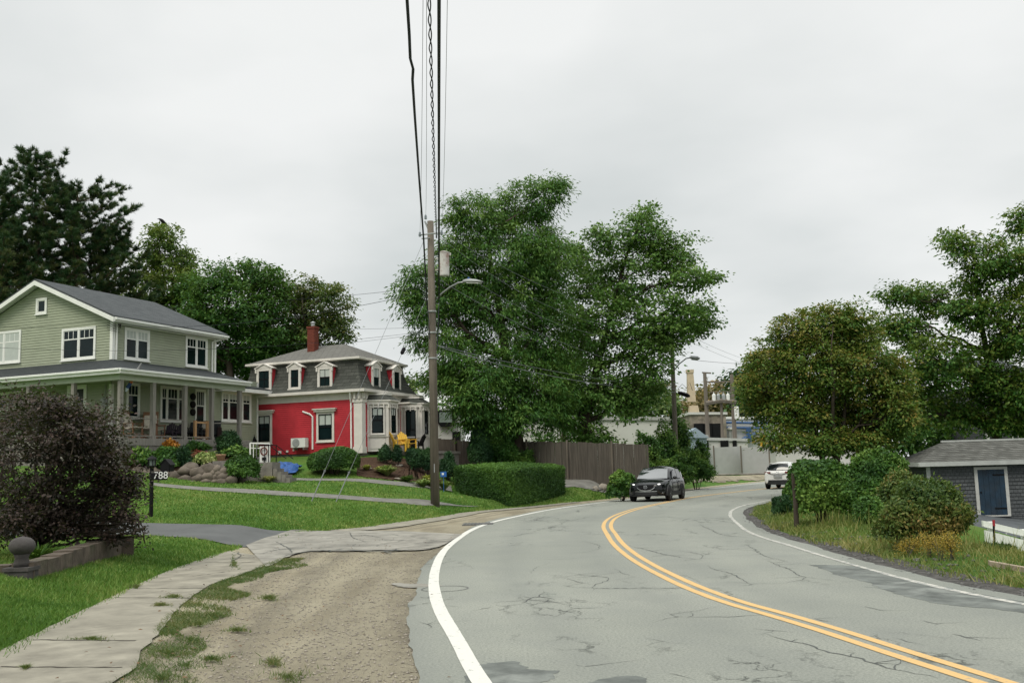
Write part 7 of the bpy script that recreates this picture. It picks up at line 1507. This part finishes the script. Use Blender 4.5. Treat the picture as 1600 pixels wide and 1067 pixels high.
        for wx in (1.38, -1.32):
            ar = MB(); 
            angs = np.linspace(-.15, math.pi+.15, 15)
            vs = []
            for a in angs: vs += [(wx+.375*math.cos(a), s_*.93, .345+.375*math.sin(a)), (wx+.44*math.cos(a), s_*.925, .345+.44*math.sin(a)), (wx+.44*math.cos(a), s_*.80, .345+.44*math.sin(a)), (wx+.375*math.cos(a), s_*.80, .345+.375*math.sin(a))]
            ar.add(vs, [(i*4+j, i*4+(j+1)%4, (i+1)*4+(j+1)%4, (i+1)*4+j) for i in range(14) for j in range(4)]); obj('wheel_arch', ar, M['clad'], R, world=False, fix=True)
            dk_ = MB(); dk_.lathe((wx, s_*.885, .35), [(.0,-.02),(.38,-.02),(.385,.03),(.0,.03)], 20, 'y'); obj('wheel_well', dk_, M['black'], R, world=False)
            wh = thing('wheel', None, None, (0,0,0)); del_ = wh; wh.parent = R; wh.location = (wx, s_*.86, .35)
            ty = MB(); ty.lathe((0,0,0), [(.23,-.10),(.33,-.105),(.35,-.07),(.35,.07),(.33,.105),(.23,.10)], 28, 'y'); obj('tyre', ty, M['tyre'], wh, world=False, smooth=True)
            rm = MB(); rm.lathe((0,s_*.06,0), [(.0,-.02),(.23,-.03),(.24,.03),(.215,.035),(.21,-.0),(.0,-.0)], 24, 'y')
            for k5 in range(5):
                a = k5*2*math.pi/5; c5, s5 = math.cos(a), math.sin(a); rm.par((-s5*.022, s_*.07, c5*.022), (c5*.215, 0, s5*.215), (s5*.045, 0, -c5*.045), (0, s_*.03, 0))
            rm.lathe((0,s_*.085,0), [(.0,-.02),(.05,-.02),(.05,.02),(.0,.02)], 12, 'y'); obj('rim', rm, M['alloy'], wh, world=False)
    # front
    def front(name, pts, mt, x, th=.03, par=R):   # polygon in (y,z), following the nose curve
        b = MB(); nose = lambda y: x - .32*(abs(y)/.8)**2.2
        n2 = len(pts); vs = [(nose(y), y, z) for y, z in pts] + [(nose(y)-th-.05, y, z) for y, z in pts]; b.add(vs, [tuple(range(n2)), tuple(range(n2, 2*n2))[::-1]] + [(i, (i+1)%n2+0, (i+1)%n2+n2, i+n2) for i in range(n2)]); return obj(name, b, M[mt], par, world=False, fix=True)
    gr = MB(); pts = []
    def strip_front(name, yz_top, yz_bot, mt, x, par=R, th=.06):
        """two polylines (y,z) across the nose, joined and bent round it"""
        b = MB(); nose = lambda y, z: x - .30*(abs(y)/.8)**2.3 - max(0, z-.62)*.16; k = len(yz_top)
        vs = [(nose(y,z), y, z) for y, z in yz_top] + [(nose(y,z), y, z) for y, z in yz_bot] + [(nose(y,z)-th, y, z) for y, z in yz_top] + [(nose(y,z)-th, y, z) for y, z in yz_bot]
        fs = [(i, i+1, k+i+1, k+i) for i in range(k-1)] + [(2*k+i, 3*k+i, 3*k+i+1, 2*k+i+1) for i in range(k-1)] + [(i, 2*k+i, 2*k+i+1, i+1) for i in range(k-1)] + [(k+i, k+i+1, 3*k+i+1, 3*k+i) for i in range(k-1)] + [(0,k,3*k,2*k),(k-1,3*k-1,4*k-1,2*k-1)]
        b.add(vs, fs); return obj(name, b, M[mt], par, world=False, fix=True)
    ys = np.linspace(-.46, .46, 15)
    g_ = strip_front('grille', [(y, .80) for y in ys], [(y, .54 + .22*(abs(y)/.46)**3) for y in ys], 'black', 2.345)
    strip_front('chrome_surround', [(y*1.05, .545 + .235*(abs(y)/.46)**3) for y in ys], [(y*1.06, .515 + .235*(abs(y)/.46)**3) for y in ys], 'chrome', 2.36, g_, .04)
    # winged round badge
    bd = MB(); rg = [(2.375, .085*math.cos(a), .70+.065*math.sin(a)) for a in np.linspace(0, 2*math.pi, 21)]; bd.tube(rg, .010, 5, False); bd.tube([(2.378,-.075,.735),(2.38,-.03,.725),(2.38,0,.685),(2.38,.03,.725),(2.378,.075,.735)], .011, 5); obj('badge', bd, M['chrome'], g_, world=False)
    y2 = np.linspace(-.78, .78, 17)
    strip_front('lower_grille', [(y*.72, .455) for y in y2], [(y*.66, .33) for y in y2], 'clad', 2.37); strip_front('bumper_trim', [(y, .50+.015*abs(y)) for y in y2], [(y, .47+.015*abs(y)) for y in y2], 'chrome', 2.385)
    strip_front('chin', [(y, .33) for y in y2], [(y*.96, .26) for y in y2], 'clad', 2.34)
    for s_ in (-1, 1):
        yy = np.linspace(.47, .80, 7); h = strip_front('headlight', [(s_*y, .84+.07*(y-.47)/.33) for y in yy], [(s_*y, .765+.05*(y-.47)/.33) for y in yy], 'hl_glass', 2.36)
        if lit: yy = np.linspace(.56, .66, 4); strip_front('lamp', [(s_*y, .845) for y in yy], [(s_*y, .80) for y in yy], 'headlight', 2.368, h)
        yy = np.linspace(.60, .78, 5); strip_front('fog_trim', [(s_*y, .43) for y in yy], [(s_*y, .40) for y in yy], 'chrome', 2.39)
    # rear
    def rear(name, y0, y1, z0, z1, x, mt, th=.05):
        b = MB(); yy = np.linspace(y0, y1, 9); sh = lambda y: x + .22*(abs(y)/.8)**2.6; k = 9
        vs = [(sh(y), y, z1) for y in yy] + [(sh(y), y, z0) for y in yy] + [(sh(y)+th, y, z1) for y in yy] + [(sh(y)+th, y, z0) for y in yy]
        b.add(vs, [(i, k+i, k+i+1, i+1) for i in range(k-1)] + [(i, i+1, 2*k+i+1, 2*k+i) for i in range(k-1)] + [(k+i, 3*k+i, 3*k+i+1, k+i+1) for i in range(k-1)] + [(0,2*k,3*k,k),(k-1,2*k-1,4*k-1,3*k-1)]); return obj(name, b, M[mt], R, world=False, fix=True)
    rear('rear_bumper', -.82, .82, .28, .56, -2.36, 'clad'); rear('tail_light', -.84, -.45, .98, 1.07, -2.36, 'tail', .12); rear('tail_light', .45, .84, .98, 1.07, -2.36, 'tail', .12); rear('licence_plate', -.25, .25, .72, .86, -2.35, 'metal'); rear('spoiler', -.55, .55, 1.57, 1.61, -2.0, paint, .25); rear('tailgate_groove', -.7,.7,.93,.945,-2.345,'black')
    bd = MB(); rg = [(-2.35, .07*math.cos(a), 1.02+.05*math.sin(a)) for a in np.linspace(0, 2*math.pi, 17)]; bd.tube(rg, .010, 5, False); bd.tube([(-2.355,-.06,1.045),(-2.355,0,1.005),(-2.355,.06,1.045)], .009, 5); obj('badge', bd, M['chrome'], R, world=False)
    return R
k_ = P(1024, 780, 43.6); cr_ = suv('dark grey suv with lit headlights coming round the bend', 'car_grey', (k_.x+.35, 45.2, .024), math.radians(-90-22), True); cr_.scale = (.92,.92,.90)
k_ = P(1221, 768, 56.5); cr_ = suv('white suv driving away, half hidden by the roadside bush', 'car_white', (k_.x+.9, 58.6, .024), math.radians(62)); cr_.scale = (.92,.92,.91)
# ================================================================== grass and loose ground cover
def blades(name, label, n, sampler, hgt, wid, lm, cat='grass', lean=.5):
    p, dist = sampler(n); n = len(p); a = rng.uniform(0, 2*math.pi, n); s = rng.uniform(.5, 1.3, n)
    w_ = wid * np.clip(dist/12, .6, 5) * rng.uniform(.7, 1.3, n); h_ = hgt * s * (1 + .25*np.sin(p[:, 0]*1.3)*np.sin(p[:, 1]*1.1))
    sd_ = np.stack([np.cos(a), np.sin(a), np.zeros(n)], 1)*w_[:, None]*.5; ln_ = rng.normal(size=(n, 3))*np.array([lean, lean, 0])*h_[:, None] + np.array([0, 0, 1.0])*h_[:, None]
    V = np.stack([p-sd_, p+sd_, p+ln_], 1).reshape(-1, 3)
    t = np.clip(.45 + .20*np.sin(p[:, 0]*.8+p[:, 1]*.5)*np.sin(p[:, 1]*.37+1) + .16*np.sin(p[:, 0]*2.9+2*np.sin(p[:, 1]*1.7))*np.sin(p[:, 1]*2.3) + rng.normal(0, .22, n), 0, 1)
    return tag(np_obj(name, V, np.arange(n*3).reshape(-1, 3), lm, None, np.repeat(t, 3)), label, cat, None, 'stuff')
M['grass'] = leafmat('grass_blade', (.046,.118,.014), (.112,.228,.032), (.290,.330,.095), trans=.25, rough=.6); M['verge'] = leafmat('verge_grass_blade', (.060,.110,.020), (.140,.180,.040), (.290,.250,.090), trans=.25); M['weedy'] = leafmat('weed_leaf', (.050,.095,.024), (.105,.140,.040), (.230,.180,.080))
def lawn(n):
    # sample evenly over the picture, then drop on the ground
    px = rng.uniform(-30, 960, n); py = rng.uniform(742, 1040, n); dxy = []
    k0 = np.array([tuple(ray(0,0)), tuple(ray(1,0)), tuple(ray(0,1))]); d = k0[0][None] + (k0[1]-k0[0])[None]*px[:, None] + (k0[2]-k0[0])[None]*py[:, None]; d = d/d[:, 1:2]
    y = np.full(n, 7.0); hit = np.zeros(n, bool)
    for _ in range(230):
        z = CZ + d[:, 2]*y; h_ = H(d[:, 0]*y, y); hit |= (z <= h_); y = np.where(hit, y, y + .2)
    y = y + rng.uniform(-.2, .2, n); x = d[:, 0]*y; ok = hit & (y < 52)
    for e in EXCL: ok &= ~in_poly(x, y, e)
    x, y = x[ok], y[ok]; return np.stack([x, y, H(x, y)], 1), y
blades('lawn_grass', 'short green lawn grass on the slope left of the sidewalk', 330000, lawn, .055, .011, M['grass'])
# longer fringe where the lawn meets the walk
def fringe(line_, off0, off1, s0=0, s1=999):
    def f(n):
        s = np.r_[0, np.cumsum(np.linalg.norm(np.diff(line_, axis=0), axis=1))]; t = rng.uniform(max(0,s0), min(s1, s[-1]), n); x = np.interp(t, s, line_[:, 0]); y = np.interp(t, s, line_[:, 1])
        g1 = np.gradient(line_, axis=0); g1 /= np.linalg.norm(g1, axis=1)[:, None]; tx = np.interp(t, s, g1[:, 0]); ty = np.interp(t, s, g1[:, 1]); o = off0 + (off1-off0)*rng.random(n)**1.0
        o = o * (1 + .6*np.sin(t*2.1)*np.sin(t*.9+1)); x = x + ty*o; y = y - tx*o; ok = (y > 5) & (y < 60) & ~in_poly(x, y, EXCL[0]); x, y = x[ok], y[ok]; return np.stack([x, y, H(x, y)], 1), y
    return f
blades('edge_grass', 'longer ragged grass and clover along the lawn edge of the sidewalk', 40000, fringe(sLE, .12, -.45), .085, .014, M['grass'])
def right_verge(n):
    p, y = fringe(sVE, -.25, 2.9)(n); dens = rng.random(len(p)) < .95; return p[dens], y[dens]
blades('verge_grass', 'rough yellowing grass on the verge right of the road', 130000, right_verge, .115, .013, M['verge'], lean=.6)
blades('tall_verge_grass', 'tall seeding grass stalks around the bushes on the right verge', 9000, fringe(sVE, .9, 2.5), .36, .012, M['verge'], lean=.25)
def wstrip(line_, a, b, clump=1.0):
    f = fringe(line_, a, b)
    def g_(n):
        p, y = f(n); m_ = np.sin(p[:, 0]*3.1+1)*np.sin(p[:, 1]*2.3) + .5*np.sin(p[:, 1]*7+p[:, 0]*5); ok = m_ > rng.normal(-.3, .5, len(m_)); return p[ok] + [0, 0, .012], y[ok]
    return g_
blades('walk_weeds', 'low weeds growing between the sidewalk and the gravel shoulder', 26000, wstrip(SR, -.04, .50), .035, .011, M['weedy'], cat='weeds', lean=1.0)
def spots(ls):
    def f(n):
        P_ = []; 
        for (px, py, rx, ry) in ls:
            k_ = int(n/len(ls)); a = rng.uniform(0, 6.283, k_); r = np.abs(rng.normal(0, .55, k_)) * (1 + .5*np.sin(a*3+px)); X = px + rx*r*np.cos(a); Y = py + ry*r*np.sin(a)
            P_ += [tuple(G0(x_, y_, .03)) for x_, y_ in zip(X, Y)]
        p = np.array(P_); return p, p[:, 1]
    return f
blades('gravel_weeds', 'scattered weed patches on the sandy shoulder at the bottom of the picture', 2600, spots([(427,1036,14,6),(450,1058,38,10),(300,1000,30,8),(335,962,22,4),(290,1040,46,12),(250,1060,30,10),(330,1030,30,5),(370,985,20,3),(420,935,14,3),(310,975,20,4),(262,1020,14,8)]), .045, .012, M['weedy'], cat='weeds', lean=1.0)
blades('joint_grass', 'small grass tufts growing in the sidewalk joints', 2200, spots([(143,998,28,2.2),(270,932,19,3),(252,945,13,2),(365,880,5,9),(212,917,4,2),(40,1043,4,2)]), .03, .010, M['weedy'], cat='grass', lean=1.2)
# stones on the dark verge and pebbles on the shoulder
def stones(name, label, n, sampler, r0_, r1_, mt, cat='stones'):
    p, y = sampler(n); n = len(p); u = np.array([(1,0,0),(0,1,0),(-1,0,0),(0,-1,0),(0,0,1),(0,0,-1)], float); fc = np.array([(0,1,4),(1,2,4),(2,3,4),(3,0,4),(1,0,5),(2,1,5),(3,2,5),(0,3,5)])
    r = (r0_ + (r1_-r0_)*rng.random(n)**3); sc = np.stack([r*rng.uniform(.7,1.3,n), r*rng.uniform(.7,1.3,n), r*rng.uniform(.35,.7,n)], 1); a = rng.uniform(0,6.28,n)
    q = u[None]*sc[:, None]*rng.uniform(.75,1.25,(n,6,1)); ca, sa = np.cos(a)[:, None], np.sin(a)[:, None]; X = q[..., 0]*ca - q[..., 1]*sa; Y = q[..., 0]*sa + q[..., 1]*ca
    V = np.stack([X + p[:, :1], Y + p[:, 1:2], q[..., 2] + p[:, 2:3] + .012], 2).reshape(-1, 3); Fc = (fc[None] + (np.arange(n)*6)[:, None, None]).reshape(-1, 3)
    return tag(np_obj(name, V, Fc, mt, None), label, cat, None, 'stuff')
stones('dark_rubble', 'dark broken stones along the right edge of the road', 7000, fringe(sWR, .42, 1.35), .008, .055, mat('rubble_stone', (.10,.098,.094), .9, .5, 6))
def shoulder(n):
    y = 5.5 + 20*rng.random(n)**1.6; i = lambda ln: np.interp(y, ln[:, 1][:90], ln[:, 0][:90]); a = np.interp(y, sLE[:, 1][:120], sLE[:, 0][:120]) + 1.75; b_ = np.interp(y, sAL[:, 1][:120], sAL[:, 0][:120]); x = a + (b_-a)*rng.random(n); return np.stack([x, y, np.full(n, .0)], 1), y
stones('gravel_pebbles', 'loose pebbles scattered over the sandy shoulder', 16000, shoulder, .004, .020, mat('pebble', (.27,.24,.20), .9, .5, 20))
# goldenrod and small white flowers in the verge
def goldenrod(px, py, Y, hpx, lab):
    q = P(px, py, Y); z = Hs(q.x, Y); h_ = hpx*Y/F; r = thing('goldenrod', lab, 'plant', (q.x, Y, z), group='goldenrod plants on the right verge'); b = MB(); tops = []
    for i in range(7):
        e = Vector((q.x+random.uniform(-.16,.16), Y+random.uniform(-.16,.16), z+h_*random.uniform(.7,1))); b.tube([(q.x+random.uniform(-.05,.05),Y,z), (q.x+(e.x-q.x)*.4,Y+(e.y-Y)*.4,z+h_*.5), e], [.006,.005,.003], 3, False); tops.append(e)
    obj('stems', b, M['bark_grey'], r); C = np.array([tuple(t) for t in tops]); n = 150*len(tops); idx = np.repeat(np.arange(len(tops)), 150); f = rng.random(n); cen = C[idx] + rng.normal(size=(n,3))*.035*(1+f[:, None]) - np.array([0,0,1])*f[:, None]*h_*.42
    V, Fq = quads(cen, rng.normal(size=(n,3)), rng.normal(size=(n,3)), .022*np.ones(n), .016*np.ones(n)); np_obj('blossom', V, Fq, M['goldflower'], r, np.repeat(rng.random(n), 4))
M['goldflower'] = leafmat('goldenrod_blossom', (.13,.12,.02), (.27,.19,.025), (.40,.27,.04), trans=.1)
for px, py, Y, h_, lab in ((1487,856,15.6,44,'goldenrod in front of the rusty bush, right one'),(1468,856,15.8,42,'goldenrod in front of the rusty bush, left one'),(1452,850,16.2,34,'goldenrod at the left side of the rusty bush'),(1400,838,17.5,40,'goldenrod between the brown mound and the verge grass'),(1420,848,16.6,26,'short goldenrod near the road edge left of the rusty bush')): goldenrod(px, py, Y, h_, lab)
def vflow(n):
    p, y = fringe(sVE, .6, 3.2)(n); ok = (p[:, 1] > 9) & (p[:, 1] < 24); p = p[ok]; p[:, 2] += rng.uniform(.15, .4, len(p)); return p, p[:, 1]
p, y = vflow(520); n = len(p); V, Fq = quads(p, rng.normal(size=(n,3))*[1,1,.2], np.tile([0,0,1.0],(n,1)), np.full(n,.028), np.full(n,.028)); tag(np_obj('verge_flowers', V, Fq, mat('white_petals', (.55,.54,.46), .8, .1)), 'tiny white flowers dotted through the right verge grass', 'flowers', None, 'stuff')
# leaf litter and twigs on walk, shoulder and road edge
def litter(n):
    p, y = shoulder(n); p[:, 0] += rng.uniform(-2.2, .8, len(p)); p[:, 2] = .058; return p, y
p, y = litter(260); n = len(p); V, Fq = quads(p, rng.normal(size=(n,3))*[1,1,.05], np.tile([0,0,1.0],(n,1))+rng.normal(size=(n,3))*.2, np.full(n,.05), np.full(n,.028)); tag(np_obj('fallen_leaves', V, Fq, mat('dead_leaf', (.12,.07,.035), .9, .5, 9)), 'dry brown leaves scattered on the sidewalk and shoulder', 'leaves', None, 'stuff')
